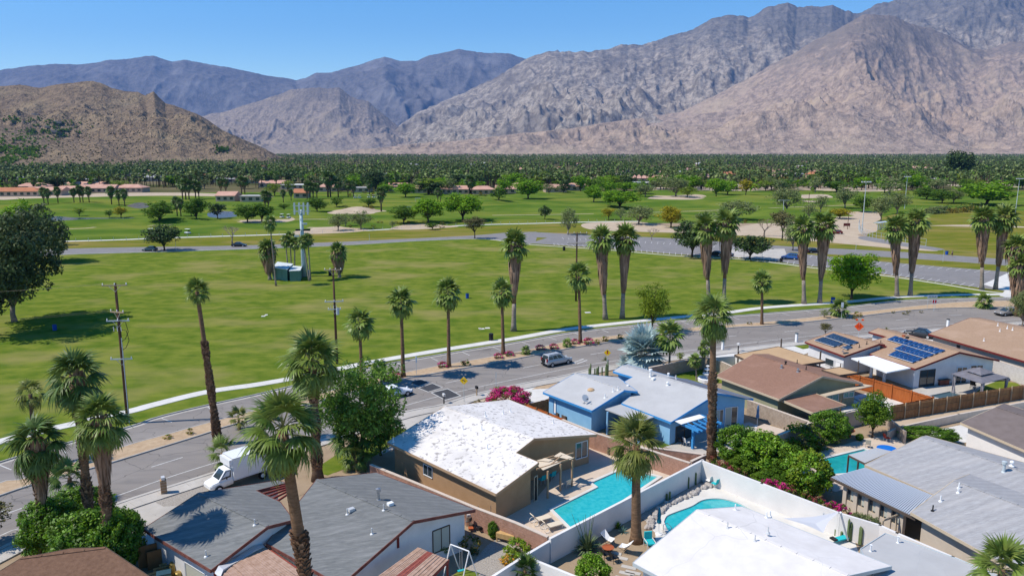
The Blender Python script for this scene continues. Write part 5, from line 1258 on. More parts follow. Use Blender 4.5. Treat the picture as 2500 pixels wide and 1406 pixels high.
# ------------------------------------------------------------------ far palm grove: nearest 290 as single palms, the rest one mass
fm_tr = MB(); fm_tr.tube([(0, 0, 0), (0, 0, .8)], [.022, .018], 4); fm_tr = fm_tr.mesh('trunk', 'ptrunkd')
fm_cr = [crown_mesh('crown', 16, 5, 2, -80, 80, 'frondd', 80 + s, .5, wk=1.3) for s in range(3)]
rs = random.Random(99)
FP = []
for y in range(438, 478, 1):
 pass
cnt = 0
while cnt < 285:
 y = 434 + 34 * rs.random() ** 1.3; x = rs.uniform(-20, 2520)
 if x < 620 and y > 452: continue
 if y > 462 and rs.random() < .7: continue
 if 2080 < x < 2200 and y < 452: continue
 g = G(x, y); hh = rs.uniform(9, 15.5)
 t = thing('grove_palm', 'dark shaggy palm in the front rows of the far grove', 'palm tree', tuple(g), 0, 'palms of the far grove')
 link('trunk', fm_tr, t, None, None, (hh, hh, hh)); link('crown', fm_cr[cnt % 3], t, (0, 0, hh * .8), (0, 0, rs.uniform(0, 6)), (3.4, 3.4, 3.4))
 cnt += 1
for i in range(105):
 y = 446 + 32 * rs.random(); x = rs.uniform(0, 2500)
 if x < 620 and y > 466: continue
 kd = rs.choice(['green', 'bright', 'bright', 'olive', 'yellowgreen', 'dark'])
 tree({'green': 'mid green', 'bright': 'bright green', 'olive': 'grey-green', 'yellowgreen': 'yellow-green', 'dark': 'dark green'}[kd] + ' broadleaf tree among the pink houses at the edge of the palm grove', kd, x, y, rs.uniform(28, 58) * (y - 368) / 95, rs.uniform(24, 42) * (y - 368) / 95, 0, 'broadleaf trees at the edge of the grove')
for i in range(48):
 x, y = rs.choice([(rs.uniform(60, 640), rs.uniform(476, 486)), (rs.uniform(800, 1240), rs.uniform(470, 480)), (rs.uniform(1500, 2480), rs.uniform(462, 478)), (rs.uniform(720, 1090), rs.uniform(545, 562)), (rs.uniform(1560, 2040), rs.uniform(540, 556)), (rs.uniform(820, 930), rs.uniform(506, 516))])
 bush('golf_shrub', 'small dry ' + ('dark' if i % 3 else 'amber') + ' shrub in the sandy edges of the golf course', 'dark' if i % 3 else 'amber', x, y, rs.uniform(7, 16), rs.uniform(5, 9), group='small shrubs of the golf course')
def far_mass(name, label, n, f_place, mat, cat='grove', hmin=8, hmax=14, tk=True, seed=1, wide=2.4):
 rn = np.random.RandomState(seed)
 X, Y = f_place(rn, n); n = len(X)
 hh = rn.uniform(hmin, hmax, n)
 V, Fa, mi = [], [], []
 # crown: 9 hanging leaf blades around the heart + dome blades
 nb = 11
 A = rn.uniform(0, 6.28, (n, nb)); E = rn.uniform(-1.1, 1.2, (n, nb))
 L_ = wide * rn.uniform(.8, 1.2, (n, nb))
 d = np.stack([np.cos(A) * np.cos(E), np.sin(A) * np.cos(E), np.sin(E)], -1)
 s = np.stack([-np.sin(A), np.cos(A), np.zeros_like(A)], -1)
 c = np.stack([X, Y, hh * .85], -1)[:, None, :]
 p0 = np.broadcast_to(c, d.shape)
 p1 = c + d * L_[..., None] * .6 + s * L_[..., None] * .38
 p2 = c + d * L_[..., None] + np.array([0, 0, -.4])
 p3 = c + d * L_[..., None] * .6 - s * L_[..., None] * .38
 V = np.stack([p0, p1, p2, p3], 2).reshape(-1, 3)
 Fq = np.arange(len(V)).reshape(-1, 4); mi = np.zeros(len(Fq), int)
 if tk:
  b = np.stack([X, Y, np.zeros(n)], -1)
  q = []
  for dx, dy in ((-.3, 0), (.3, 0)):
   q.append(b + np.array([dx, dy, 0]))
  T0 = np.stack([q[0], q[1], q[1] * 1 + np.stack([X * 0, X * 0, hh * .85], -1), q[0] + np.stack([X * 0, X * 0, hh * .85], -1)], 1).reshape(-1, 3)
  q = [b + np.array([0, -.3, 0]), b + np.array([0, .3, 0])]
  T1 = np.stack([q[0], q[1], q[1] + np.stack([X * 0, X * 0, hh * .85], -1), q[0] + np.stack([X * 0, X * 0, hh * .85], -1)], 1).reshape(-1, 3)
  o = len(V); V = np.concatenate([V, T0, T1]); Ft = np.arange(o, len(V)).reshape(-1, 4)
  Fq = np.concatenate([Fq, Ft]); mi = np.concatenate([mi, np.ones(len(Ft), int)])
 ob = link(name, np_mesh(name, V, Fq, [mat, 'ptrunkd'], mi=mi)); tag(ob, label, cat, kind='stuff')
 return ob
def place_band(x0, x1, ya, yb, pw=1.0, dens=None):
 def f(rn, n):
  # even density over the ground between two photo rows
  d0 = G(1250, yb).y; d1 = G(1250, ya).y
  Y = (d0 ** 2 + (d1 ** 2 - d0 ** 2) * rn.rand(n) ** pw) ** .5
  u = (rn.uniform(x0, x1, n) - CX) / F
  X = u * Y
  if dens is not None:
   k = fbm(X / 90, Y / 140, 3, 4) > dens
   X, Y = X[k], Y[k]
  return X, Y
 return f
far_mass('palm_grove', 'dense dark palm grove filling the valley floor', 12500, place_band(-250, 2750, 392, 462, 1.5, .36), 'leafF', seed=2, wide=2.9)
far_mass('palm_grove_far', 'distant flat belt of palm tops before the mountains', 8500, place_band(300, 2800, 379.5, 394, 1.3), 'leafF', seed=3, tk=False, wide=4.5, hmin=9, hmax=13)
far_mass('shrub_belt', 'dark bushes between the far houses', 2600, place_band(-250, 2750, 400, 466, 1.2, .45), 'leafG', seed=5, tk=False, hmin=3, hmax=8, wide=4.6, cat='shrubs')
far_mass('bright_trees', 'bright green street trees between the far roofs', 900, place_band(-250, 2750, 396, 470, 1.1, .5), 'leafB', seed=15, tk=False, hmin=4, hmax=8, wide=4.6, cat='trees')
far_mass('olive_belt', 'grey-green trees of the valley before the hills', 1500, place_band(1900, 2700, 392, 440, 1.0, .5), 'leafO', seed=6, tk=False, hmin=4, hmax=11, wide=4.5, cat='trees')
# green patches on the near hill
def hillfoot(rn, n):
 Y = rn.uniform(820, 1160, n); u = (rn.uniform(-200, 640, n) - CX) / F
 return u * Y, Y
far_mass('hill_foot_trees', 'dark trees at the foot of the brown hill', 1500, hillfoot, 'leafD', seed=8, tk=False, hmin=3, hmax=9, wide=4.0, cat='trees')

# vegetation and villas on the hill slopes, set on the terrain
from mathutils.bvhtree import BVHTree
hill_bvh = []
for o in list(SC.objects):
 if o.name.startswith(('brown_hill', 'near_hill')):
  hill_bvh.append(BVHTree.FromPolygons([tuple(v.co) for v in o.data.vertices], [tuple(p.vertices) for p in o.data.polygons]))
def on_hill(px, py):
 d = ray(px, py).normalized(); best = None
 for b in hill_bvh:
  h_ = b.ray_cast(Vector((0, 0, H)), d)
  if h_[0] is not None and (best is None or h_[3] < best[1]): best = (h_[0], h_[3])
 return best[0] if best else None
def hill_mass(name, label, blobs, mat, seed, sz):
 rs = random.Random(seed); V = []
 for cx, cy, wx, wy, n in blobs:
  for _ in range(n):
   p = on_hill(rs.gauss(cx, wx / 2), rs.gauss(cy, wy / 2))
   if p is None: continue
   h_ = sz * rs.uniform(.5, 1.3)
   for k in range(7):
    a = rs.uniform(0, 6.28); e = rs.uniform(.1, 1.3)
    d = Vector((math.cos(a) * math.cos(e), math.sin(a) * math.cos(e), math.sin(e))); s_ = Vector((-math.sin(a), math.cos(a), 0))
    V += [tuple(p), tuple(p + d * h_ * .6 + s_ * h_ * .35), tuple(p + d * h_), tuple(p + d * h_ * .6 - s_ * h_ * .35)]
 tag(link(name, np_mesh(name, V, np.arange(len(V)).reshape(-1, 4), mat)), label, 'trees', kind='stuff')
hill_mass('hillside_trees', 'dark green trees round the villas on the brown hill', [(112, 324, 80, 12, 90), (55, 294, 60, 8, 40), (150, 305, 60, 14, 50), (25, 392, 50, 12, 80), (8, 366, 30, 12, 50), (545, 366, 22, 6, 50), (70, 372, 40, 14, 100), (60, 340, 90, 10, 50)], 'leafG', 4, 5.5)
hill_mass('hillside_scrub', 'sparse dry scrub dotting the brown hill slopes', [(260, 300, 420, 110, 1100), (150, 360, 300, 50, 400)], 'leafBr', 6, 2.6)
for i, (x, y, w_, lb) in enumerate(((88, 282, 16, 'tan villa roof high on the brown hill'), (142, 301, 14, 'white villa on the brown hill, upper one'), (134, 323, 12, 'white villa on the brown hill, lower one'), (118, 312, 10, 'pale villa between the two white ones on the hill'))):
 p = on_hill(x, y)
 if p is None: continue
 t = thing('hill_villa', lb, 'house', tuple(p), .2, 'villas on the brown hill'); wd = w_ * p.y / F
 mb = MB(); mb.box((0, 0, 1.5), (wd, 12, 5)); part('wall', mb, 'farwall', t); mb = MB(); mb.box((0, 0, 4.2), (wd * 1.15, 14, .6)); part('roof', mb, 'farwhite', t)
# ------------------------------------------------------------------ houses
def inset_poly(pts, o):
 n = len(pts)
 ar = sum(pts[i].x * pts[(i + 1) % n].y - pts[(i + 1) % n].x * pts[i].y for i in range(n))
 sg = 1 if ar > 0 else -1
 out = []
 for i in range(n):
  a, b, c = pts[i - 1], pts[i], pts[(i + 1) % n]
  d1 = Vector((b.x - a.x, b.y - a.y, 0)).normalized(); d2 = Vector((c.x - b.x, c.y - b.y, 0)).normalized()
  n1 = Vector((-d1.y, d1.x, 0)) * sg; n2 = Vector((-d2.y, d2.x, 0)) * sg
  cr = d1.x * d2.y - d1.y * d2.x
  if abs(cr) < .08: out.append(Vector((b.x, b.y, 0)) + n1 * o); continue
  p1 = Vector((b.x, b.y, 0)) + n1 * o; p2 = Vector((b.x, b.y, 0)) + n2 * o
  t = ((p2.x - p1.x) * d2.y - (p2.y - p1.y) * d2.x) / cr
  out.append(p1 + d1 * t)
 return out
class House:
 def __init__(s, name, label, cat='house', at=None):
  s.t = thing(name, label, cat, tuple(at))
  s.segs = []; s.planes = {}
 def block(s, ridge, zr, ea, za, eb, zb, outline, roofm, wallm, trimm, inset=.55, th=.16, wall=True, split_mats=None, skirt_z=0.0):
  R1, R2 = G(*ridge[0], zr), G(*ridge[1], zr)
  PA = Plane(R1, R2, G(*ea, za)); PB = Plane(R1, R2, G(*eb, zb)) if eb else None
  if PB is None: PB = Plane(R1, R2, R1 + (R1 - G(*ea, za)) * Vector((1, 1, -1)) + Vector((0, 0, 0)))
  pts, sd = [], []
  for e in outline:
   k = e[0]
   if isinstance(e[1], Vector): p = e[1]
   elif k == 'b': p = PB.hit(e[1], e[2])
   else: p = PA.hit(e[1], e[2])
   pts.append(p); sd.append(k)
  s.PA, s.PB, s.R1, s.R2 = PA, PB, R1, R2
  mb = MB(); k_ = max(2, int((R2 - R1).length / 1.1))
  for i in range(k_): mb.bar(R1.lerp(R2, i / k_), R1.lerp(R2, (i + .96) / k_), .26, .05)
  wpart('ridge_cap', mb, split_mats[0] if split_mats else roofm, s.t)
  zz = lambda x, y: min(PA.z(x, y), PB.z(x, y))
  s.zz = zz
  n = len(pts)
  mats2 = split_mats or (roofm, roofm)
  for q, side in enumerate(('a', 'b')):
   poly = [p for p, k in zip(pts, sd) if k in (side, 'r')]
   if len(poly) < 3: continue
   mb = MB(); mb.prism([(p.x, p.y) for p in poly], [p.z - th for p in poly], [p.z for p in poly])
   wpart('roof', mb, mats2[q], s.t)
  mb = MB()
  ar = sum(pts[i].x * pts[(i + 1) % n].y - pts[(i + 1) % n].x * pts[i].y for i in range(n))
  sg = 1 if ar > 0 else -1
  for i in range(n):
   a, b = pts[i], pts[(i + 1) % n]
   d = Vector((b.x - a.x, b.y - a.y, 0))
   if d.length < .05: continue
   d.normalize(); nn = Vector((d.y, -d.x, 0)) * sg
   q = []
   for p in (a, b):
    for o in (.004, .05):
     for z in (.015, -th - .06): q.append(Vector((p.x, p.y, p.z + z)) + nn * o)
   mb.add(q, [(0, 2, 6, 4), (1, 5, 7, 3), (0, 1, 3, 2), (4, 6, 7, 5), (2, 3, 7, 6), (0, 4, 5, 1)])
  wpart('fascia', mb, trimm, s.t)
  base = len(s.segs)
  if wall:
   ip = inset_poly(pts, inset)
   mb = MB()
   for i in range(n):
    a, b = ip[i], ip[(i + 1) % n]
    s.segs.append((a, b, sg))
    sa = (R2 - R1).cross(a - R1).z; sb = (R2 - R1).cross(b - R1).z
    ch = [a, b]
    if sa * sb < -1e-6:
     t = sa / (sa - sb); ch = [a, a.lerp(b, t), b]
    for p, q in zip(ch[:-1], ch[1:]):
     mb.add([(p.x, p.y, skirt_z - .05), (q.x, q.y, skirt_z - .05), (q.x, q.y, zz(q.x, q.y) - th * .6), (p.x, p.y, zz(p.x, p.y) - th * .6)], [(0, 1, 2, 3)])
   wpart('wall', mb, wallm, s.t)
  return s
 def win(s, i, x0, y0, x1, y1, pane='glass', frame='wframe', bars=1, name='window', blind=False, depth=.05, door=False):
  a, b, sg = s.segs[i]
  d = Vector((b.x - a.x, b.y - a.y, 0)).normalized(); nn = Vector((d.y, -d.x, 0)) * sg
  O = Vector((0, 0, H))
  def hit(px, py):
   r = ray(px, py); t = (Vector((a.x, a.y, 0)) - Vector((0, 0, 0))).dot(nn) / r.dot(nn)
   return O + r * t
  A = hit(x0, y0); B = hit(x1, y1)
  ua, ub = (A - Vector((a.x, a.y, 0))).dot(d), (B - Vector((a.x, a.y, 0))).dot(d)
  z1, z0 = max(A.z, B.z), min(A.z, B.z)
  if door: z0 = .05
  u0, u1 = min(ua, ub), max(ua, ub)
  o = Vector((a.x, a.y, 0))
  def pt(u, z, off): return o + d * u + nn * off + Vector((0, 0, z))
  mb = MB(); f = .07
  for (p, q) in ((pt(u0, z0, .03), pt(u1, z0, .03)), (pt(u0, z1, .03), pt(u1, z1, .03)), (pt(u0, z0, .031), pt(u0, z1, .031)), (pt(u1, z0, .031), pt(u1, z1, .031))):
   mb.bar(p, q, f, f)
  for k in range(bars):
   u = u0 + (u1 - u0) * (k + 1) / (bars + 1)
   mb.bar(pt(u, z0, .032), pt(u, z1, .032), f * .8, f * .8)
  w_ = wpart(name, mb, frame, s.t)
  mb = MB()
  mb.add([pt(u0, z0, .015), pt(u1, z0, .015), pt(u1, z1, .015), pt(u0, z1, .015)], [(0, 1, 2, 3)])
  wpart('pane', mb, pane, s.t, parent=w_)
  if blind:
   mb = MB(); um = (u0 + u1) / 2
   mb.add([pt(um, z0 + .1, .02), pt(u1 - .05, z0 + .1, .02), pt(u1 - .05, z1 - .05, .02), pt(um, z1 - .05, .02)], [(0, 1, 2, 3)])
   wpart('blind', mb, 'blind', s.t, parent=w_)
  return w_
 def vent(s, px, py, kind='pipe', mat='vent', plane=None):
  p = (plane or s.PA).hit(px, py)
  mb = MB()
  if kind == 'pipe': mb.lathe(p - Vector((0, 0, .05)), [(.16, 0), (.13, .08), (.05, .12), (.05, .5)], 8)
  elif kind == 'cap': mb.lathe(p - Vector((0, 0, .05)), [(.22, 0), (.2, .06), (.09, .08), (.09, .3), (.17, .31), (.15, .42), (.02, .48)], 10)
  elif kind == 'dome': mb.lathe(p - Vector((0, 0, .03)), [(.42, 0), (.42, .08), (.3, .2), (.1, .27), (.01, .28)], 14)
  elif kind == 'box': mb.box(p + Vector((0, 0, .12)), (.42, .34, .22), .7)
  elif kind == 'stack': mb.lathe(p - Vector((0, 0, .05)), [(.2, 0), (.12, .1), (.11, .7), (.2, .72), (.2, .95), (.05, 1.0)], 10)
  wpart('roof_vent', mb, mat, s.t)
 def slab(s, name, px, z, th, mat, posts=None, postm=None, pw=.1, trim=None):
  pts = [G(x, y, z) for x, y in px]
  mb = MB(); mb.prism([(p.x, p.y) for p in pts], z - th, z)
  o = wpart(name, mb, mat, s.t)
  if trim:
   n = len(pts); mb = MB()
   for i in range(n): mb.bar(pts[i] - Vector((0, 0, th * .5)), pts[(i + 1) % n] - Vector((0, 0, th * .5)), .05, th + .1)
   wpart('fascia', mb, trim, s.t)
  for (x, y) in (posts or []):
   g = G(x, y)
   mb = MB(); mb.box((g.x, g.y, (z - th) / 2), (pw, pw, z - th), .75)
   wpart('post', mb, postm or mat, s.t)
  return o
def dish(px, py, z, rz, label, r=.38):
 g = G(px, py, z)
 t = thing('satellite_dish', label, 'satellite dish', tuple(g), rz)
 mb = MB(); mb.tube([(0, 0, -.02), (0, 0, .45)], .03, 6); mb.box((0, 0, 0), (.3, .3, .03)); part('mast', mb, 'steel', t)
 mb = MB()
 prof = [(r * k / 4, .12 * (k / 4) ** 2) for k in range(5)]
 mb.lathe((0, 0, 0), prof, 16)
 o = part('reflector', mb, 'vent', t); o.location = (.05, 0, .55); o.rotation_euler = (0, R(55), 0)
 mb = MB(); mb.tube([(.1, 0, .45), (.5, 0, .62)], .02, 5); mb.box((.52, 0, .64), (.12, .1, .1)); part('feed_arm', mb, 'black', t)
 return t
# ---- grey shingle house (near left)
hs = House('grey_shingle_house', 'white walled house with grey shingle roofs and oxblood trim behind the foreground palm', at=G(900, 1330))
hs.block(((773, 1170), (1009, 1271)), 4.2, (651, 1325), 2.75, (919, 1153), 3.35,
         [('r', 773, 1170), ('b', 919, 1153), ('b', 1160, 1243), ('r', 1009, 1271), ('a', 831, 1427), ('a', 715, 1361), ('a', 651, 1325)], 'shingle', 'whitewall', 'browntrim', .5)
PAm, PBm = hs.PA, hs.PB
hs.win(2, 1056, 1296, 1098, 1334, pane='blind', frame='darktrim', bars=1)
for px, py, k in ((848, 1255, 'pipe'), (858, 1247, 'box'), (1148 - 240, 1303, 'pipe')): hs.vent(px, py, k)
hs.vent(924, 1219, 'stack', 'steel', PBm); hs.vent(953, 1233, 'box', 'ventw', PBm); hs.vent(937, 1245, 'pipe')
# dark timber brackets under the gable
for px, py in ((1031, 1282), (971, 1320)):
 g = G(px, py, 3.0); mb = MB(); mb.box(g, (.16, .16, 1.0), .7); wpart('gable_bracket', mb, 'redtrim', hs.t)
hs.block(((484, 1203), (653, 1284)), 4.0, (374, 1305), 2.7, (679, 1172), 2.9,
         [('r', 484, 1203), ('b', 679, 1172), ('b', 697, 1178), ('b', 625, 1197), ('b', 684, 1225), ('b', 716, 1268), ('r', 653, 1284), ('a', 515, 1390), ('a', 374, 1305), ('a', 351, 1289)], 'shingle', 'whitewall', 'browntrim', .45)
hs.vent(503, 1358, 'pipe'); hs.vent(622, 1281, 'pipe')
hs.win(len(hs.segs) - 3, 452, 1370, 502, 1420, pane='blind', frame='ventw', bars=0, name='side_door', door=True)
# slatted skylight beams
mb0 = None
for k in range(5):
 t = (k + .5) / 5
 a = G(625 + (684 - 625) * t, 1197 + (1225 - 1197) * t, 3.0); b = G(702 + (717 - 702) * t, 1182 + (1199 - 1182) * t, 3.0)
 mb = MB(); mb.bar(a, b, .09, .16); wpart('beam', mb, 'redwood', hs.t)
# tarpaulin piece on the valley
mb = MB(); q = [PAm.hit(651, 1243), PAm.hit(671, 1236), PAm.hit(709, 1270), PAm.hit(700, 1272)]
mb.add([p + Vector((0, 0, .02)) for p in q], [(0, 1, 2, 3)]); wpart('roof_patch', mb, 'vent', hs.t)
# reed covered patio, left one (pale reed) and right one (striped, with red beams)
def reed_roof(t, corners, z, n, mats_, wd=.95, sag=.0, name='reed'):
 A, B, C, D = [G(x, y, zz_) for (x, y), zz_ in zip(corners, z)]
 rs = random.Random(int(corners[0][0]))
 ms = []
 for k in range(n):
  u = (k + .5) / n
  p = A.lerp(B, u); q = D.lerp(C, u)
  w_ = (A - B).length / n * wd
  mb = MB(); mb.bar(p + Vector((0, 0, rs.uniform(-.02, .03))), q + Vector((0, 0, rs.uniform(-.02, .03))), w_, .03)
  wpart(name, mb, mats_[0] if not (len(mats_) > 1 and .30 < u < .52) else mats_[1], t)
pt_ = thing('reed_patio_cover', 'patio cover of pale reed slats between the two grey roofs', 'patio cover', tuple(G(640, 1400)))
reed_roof(pt_, [(524, 1394), (640, 1330), (760, 1412), (620, 1500)], (2.55, 2.6, 2.6, 2.5), 26, ['reed'])
for a, b in (((524, 1394), (620, 1500)), ((640, 1330), (760, 1412)), ((524, 1394), (640, 1330))):
 mb = MB(); mb.bar(G(*a, 2.45), G(*b, 2.45), .1, .16); wpart('beam', mb, 'redwood', pt_)
for a in ((524, 1394), (620, 1500)):
 g = G(*a, 2.4); mb = MB(); mb.box((g.x, g.y, 1.2), (.12, .12, 2.4)); wpart('post', mb, 'redwood', pt_)
mb = MB(); rs = random.Random(3); pr = None
ring = [(524, 1396), (534, 1382), (560, 1366), (590, 1350), (620, 1333), (640, 1322), (646, 1332), (625, 1342), (596, 1358), (566, 1376), (545, 1392), (536, 1408)]
mb.prism([(G(x, y, 2.7).x, G(x, y, 2.7).y) for x, y in ring], [2.62] * 12, [2.66 + .12 * math.sin(i * 2.1) for i in range(12)])
wpart('rolled_tarpaulin', mb, 'vent', pt_)
pt2 = thing('reed_patio_cover', 'weathered striped reed patio cover with red beams beside the swing', 'patio cover', tuple(G(1000, 1400)))
reed_roof(pt2, [(1020, 1335), (1095, 1366), (960, 1500), (860, 1450)], (2.7, 2.5, 2.4, 2.65), 22, ['reed', 'reedred'])
for a, b in (((1095, 1368), (960, 1502)), ((1080, 1364), (945, 1497))):
 mb = MB(); mb.bar(G(*a, 2.3), G(*b, 2.3), .12, .2); wpart('beam', mb, 'redwood', pt2)
for x, y in ((1092, 1369), (1035, 1426)):
 g = G(x, y, 2.3); mb = MB(); mb.box((g.x, g.y, 1.15), (.15, .15, 2.3)); wpart('post', mb, 'redwood', pt2)
# ---- tan house, white coated roof
ht = House('tan_house', 'tan stucco house with a large flaking white roof beside the pool', at=G(1200, 1150))
ht.block(((1085, 992), (1304, 1070)), 4.3, (1211, 1205), 2.9, (1457, 1060), 3.0,
         [('r', 1085, 992), ('b', 1242, 975), ('b', 1457, 1060), ('r', 1304, 1070), ('a', 1259, 1105), ('a', 1315, 1128), ('a', 1211, 1205), ('a', 945, 1079)], 'whiteroof', 'tanwall', 'tantrim', .5)
ht.win(6, 1034, 1131, 1056, 1167, bars=1, blind=False)
ht.win(2, 1406, 1082, 1433, 1113, bars=1)
ht.win(5, 1304, 1164, 1311, 1230, pane='black', frame='creamtrim', bars=0, name='door', door=True)
for px, py, k in ((1185, 1015, 'pipe'), (1130, 1048, 'pipe'), (1176, 1050, 'pipe'), (1190, 1096, 'pipe'), (960, 1078, 'pipe')): ht.vent(px, py, k, 'ventw')
for px, py in ((1228, 1010), (1246, 1005), (1350, 1033)): ht.vent(px, py, 'pipe', 'ventw', ht.PB)
# ---- blue house
hb = House('blue_house', 'bright blue stucco house with pale grey low roofs and dark slope strip', at=G(1600, 1080))
hb.block(((1404, 911), (1525, 952)), 3.9, (1326, 957), 2.85, (1509, 921), 3.35,
         [('r', 1404, 911), ('b', 1509, 921), ('b', 1530, 936), ('b', 1556, 955), ('r', 1525, 952), ('a', 1445, 1002), ('a', 1326, 957)], 'greyroof', 'bluewall', 'bluetrim', .5)
hb.vent(1443, 952, 'dome', 'tanroof'); hb.vent(1477, 971, 'pipe', 'ventw'); hb.vent(1497, 956, 'pipe', 'ventw'); hb.vent(1509, 952, 'pipe', 'ventw')
hb.win(5, 1352, 975, 1358, 1010, pane='ventw', frame='bluetrim', bars=0, name='door')
hb.block(((1519, 892), (1752, 959)), 4.2, (1638, 1030), 2.75, (1839, 973), 3.1,
         [('r', 1519, 892), ('b', 1532, 889), ('b', 1839, 973), ('r', 1752, 959), ('a', 1638, 1030), ('a', 1518, 984), ('a', 1556, 955), ('a', 1524, 932), ('a', 1545, 920), ('a', 1497, 906)], 'greyroof', 'bluewall', 'bluetrim', .45)
nb = len(hb.segs)
hb.win(nb - 8, 1771, 995, 1798, 1037, bars=1, blind=True); hb.win(nb - 8, 1749, 1001, 1764, 1033, bars=1, blind=True)
hb.win(nb - 7, 1650, 1042, 1690, 1085, pane='glass', frame='darktrim', bars=1, name='sliding_door', door=True)
for px, py, k in ((1588, 919, 'stack'), (1595, 927, 'box'), (1630, 940, 'cap'), (1533, 947, 'cap')): hb.vent(px, py, k, 'ventw')
hb.vent(1632, 918, 'cap', 'ventw', hb.PB); hb.vent(1650, 925, 'pipe', 'ventw', hb.PB)
# dark strip laid over the slope beyond the ridge
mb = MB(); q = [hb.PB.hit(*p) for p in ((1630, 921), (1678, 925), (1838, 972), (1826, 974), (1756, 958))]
mb.add([p + Vector((0, 0, .02)) for p in q], [(0, 1, 2, 3, 4)]); wpart('dark_strip', mb, 'darkroll', hb.t)
hb.slab('patio_roof', [(1475, 997), (1518, 984), (1598, 1017), (1560, 1029)], 2.65, .12, 'greyroof', posts=[(1482, 1060), (1558, 1098)], postm='bluewall', pw=.16)
pg = thing('blue_pergola', 'bright blue timber pergola with a white top beside the shaggy street palm', 'pergola', tuple(G(1700, 1080)))
zp = 2.5
def pgbar(a, b, w_=.1, h_=.2, z=zp, m='bluetrim', nm='beam'):
 mb = MB(); mb.bar(G(*a, z), G(*b, z), w_, h_); wpart(nm, mb, m, pg)
pgbar((1648, 1028), (1706, 1053), .12, .24); pgbar((1712, 1014), (1762, 1034), .12, .24); pgbar((1688, 1046), (1752, 1024), .12, .24, 2.3)
for k in range(4):
 t = (k + 1) / 5
 pgbar((1662 + 62 * t, 1036 - 20 * t), (1703 + 62 * t, 1056 - 20 * t), .07, .16, zp + .12)
mb = MB(); q = [G(*p, zp + .26) for p in ((1648, 1027), (1708, 1011), (1722, 1018), (1664, 1035))]; mb.prism([(p.x, p.y) for p in q], zp + .2, zp + .26); wpart('top_panel', mb, 'ventw', pg)
for x, y in ((1691, 1095), (1747, 1088)):
 g = G(x, y); mb = MB(); mb.box((g.x, g.y, zp / 2), (.26, .26, zp), .6); wpart('post', mb, 'bluetrim', pg)
# ---- olive green house, brown shingle
hg = House('olive_house', 'olive green house with a brown shingle gable roof and teal windows', at=G(1960, 970))
hg.block(((1839, 864), (2008, 918)), 4.3, (1902, 974), 2.85, (2106, 935), 2.95,
         [('r', 1839, 864), ('b', 1925, 864), ('b', 2106, 935), ('r', 2008, 918), ('a', 1902, 974), ('a', 1747, 917)], 'shinbrown', 'greenwall', 'creamtrim', .6)
hg.win(2, 2060, 958, 2083, 968, pane='glassT', bars=1)
hg.win(2, 2019, 963, 2045, 985, pane='glassT', bars=1, name='sliding_door')
hg.vent(1918, 889, 'cap', 'black'); hg.vent(1908, 898, 'cap', 'steel'); hg.vent(1948, 907, 'cap', 'steel')
hg.vent(1946, 886, 'pipe', 'black', hg.PB); hg.vent(1968, 902, 'pipe', 'black', hg.PB)
hg.slab('patio_roof', [(1906, 975), (1990, 960), (2066, 989), (1985, 1008)], 2.55, .16, 'shinbrown', posts=[(1980, 1040), (2050, 1025)], postm='darktrim', pw=.14, trim='creamtrim')
hg.slab('eave_strip', [(2001, 963), (2108, 937), (2131, 941), (2016, 967)], 2.6, .1, 'creamtrim')
cpt = House('flat_tan_carport', 'flat tan foam roof between the brown roof and the road', 'carport', at=G(1900, 880))
cpt.slab('roof', [(1793, 866), (1900, 846), (2015, 882), (1962, 890), (1880, 905)], 3.0, .2, 'tanroof', trim='darktrim', posts=[(1800, 905), (1905, 872), (2000, 905)], postm='darktrim', pw=.16)
ck = House('flat_tan_porch', 'small flat tan porch roof against the orange stained fence', 'porch', at=G(2050, 920))
ck.slab('roof', [(2006, 903), (2050, 896), (2096, 910), (2050, 916)], 3.3, .14, 'tanroof', trim='darktrim', posts=[(2048, 945), (2092, 936)], postm='darktrim')
# ---- white house with solar panels
hw = House('solar_house', 'white house with tan shingle roofs, oxblood trim and blue solar panels', at=G(2230, 930))
hw.block(((2034, 809), (2147, 839)), 3.9, (1965, 834), 2.9, (2131, 831), 3.6,
         [('r', 2034, 809), ('b', 2131, 831), ('b', 2160, 841), ('r', 2147, 839), ('a', 2061, 869), ('a', 1965, 834)], 'shintan', 'whitewall', 'redtrim', .4)
PW1 = hw.PA; s1n = len(hw.segs)
hw.win(4, 2016, 872, 2035, 896, pane='glass', bars=0)
hw.win(4, 2040, 880, 2056, 905, pane='ventw', bars=0, name='door', door=True)
hw.block(((2144, 801), (2343, 859)), 4.3, (2234, 900), 2.75, (2440, 879), 2.95,
         [('r', 2144, 801), ('b', 2180, 806), ('b', 2440, 879), ('r', 2343, 859), ('a', 2234, 900), ('a', 2124, 864), ('a', 2167, 846), ('a', 2131, 832), ('a', 2165, 822), ('a', 2121, 810)], 'shintan', 'whitewall', 'redtrim', .4)
PW2 = hw.PA
hw.win(s1n + 3, 2247, 905, 2279, 942, pane='glass', frame='darktrim', bars=1, name='sliding_door', door=True)
hw.win(s1n + 2, 2337, 897, 2360, 907, bars=1); hw.win(s1n + 2, 2370, 892, 2398, 908, bars=1); hw.win(s1n + 2, 2334, 917, 2358, 934, bars=1)
hw.vent(2150, 838, 'pipe', 'black'); hw.vent(2116, 840, 'pipe', 'black', PW1); hw.vent(2098, 848, 'pipe', 'black', PW1)
hw.vent(2215, 826, 'box', 'black', hw.PB); hw.vent(2206, 822, 'box', 'terra', hw.PB)
hw.slab('patio_roof', [(2078, 874), (2138, 867), (2228, 897), (2165, 909)], 2.7, .14, 'ventw', posts=[(2093, 908), (2126, 920), (2158, 931)], postm='ventw', pw=.32)
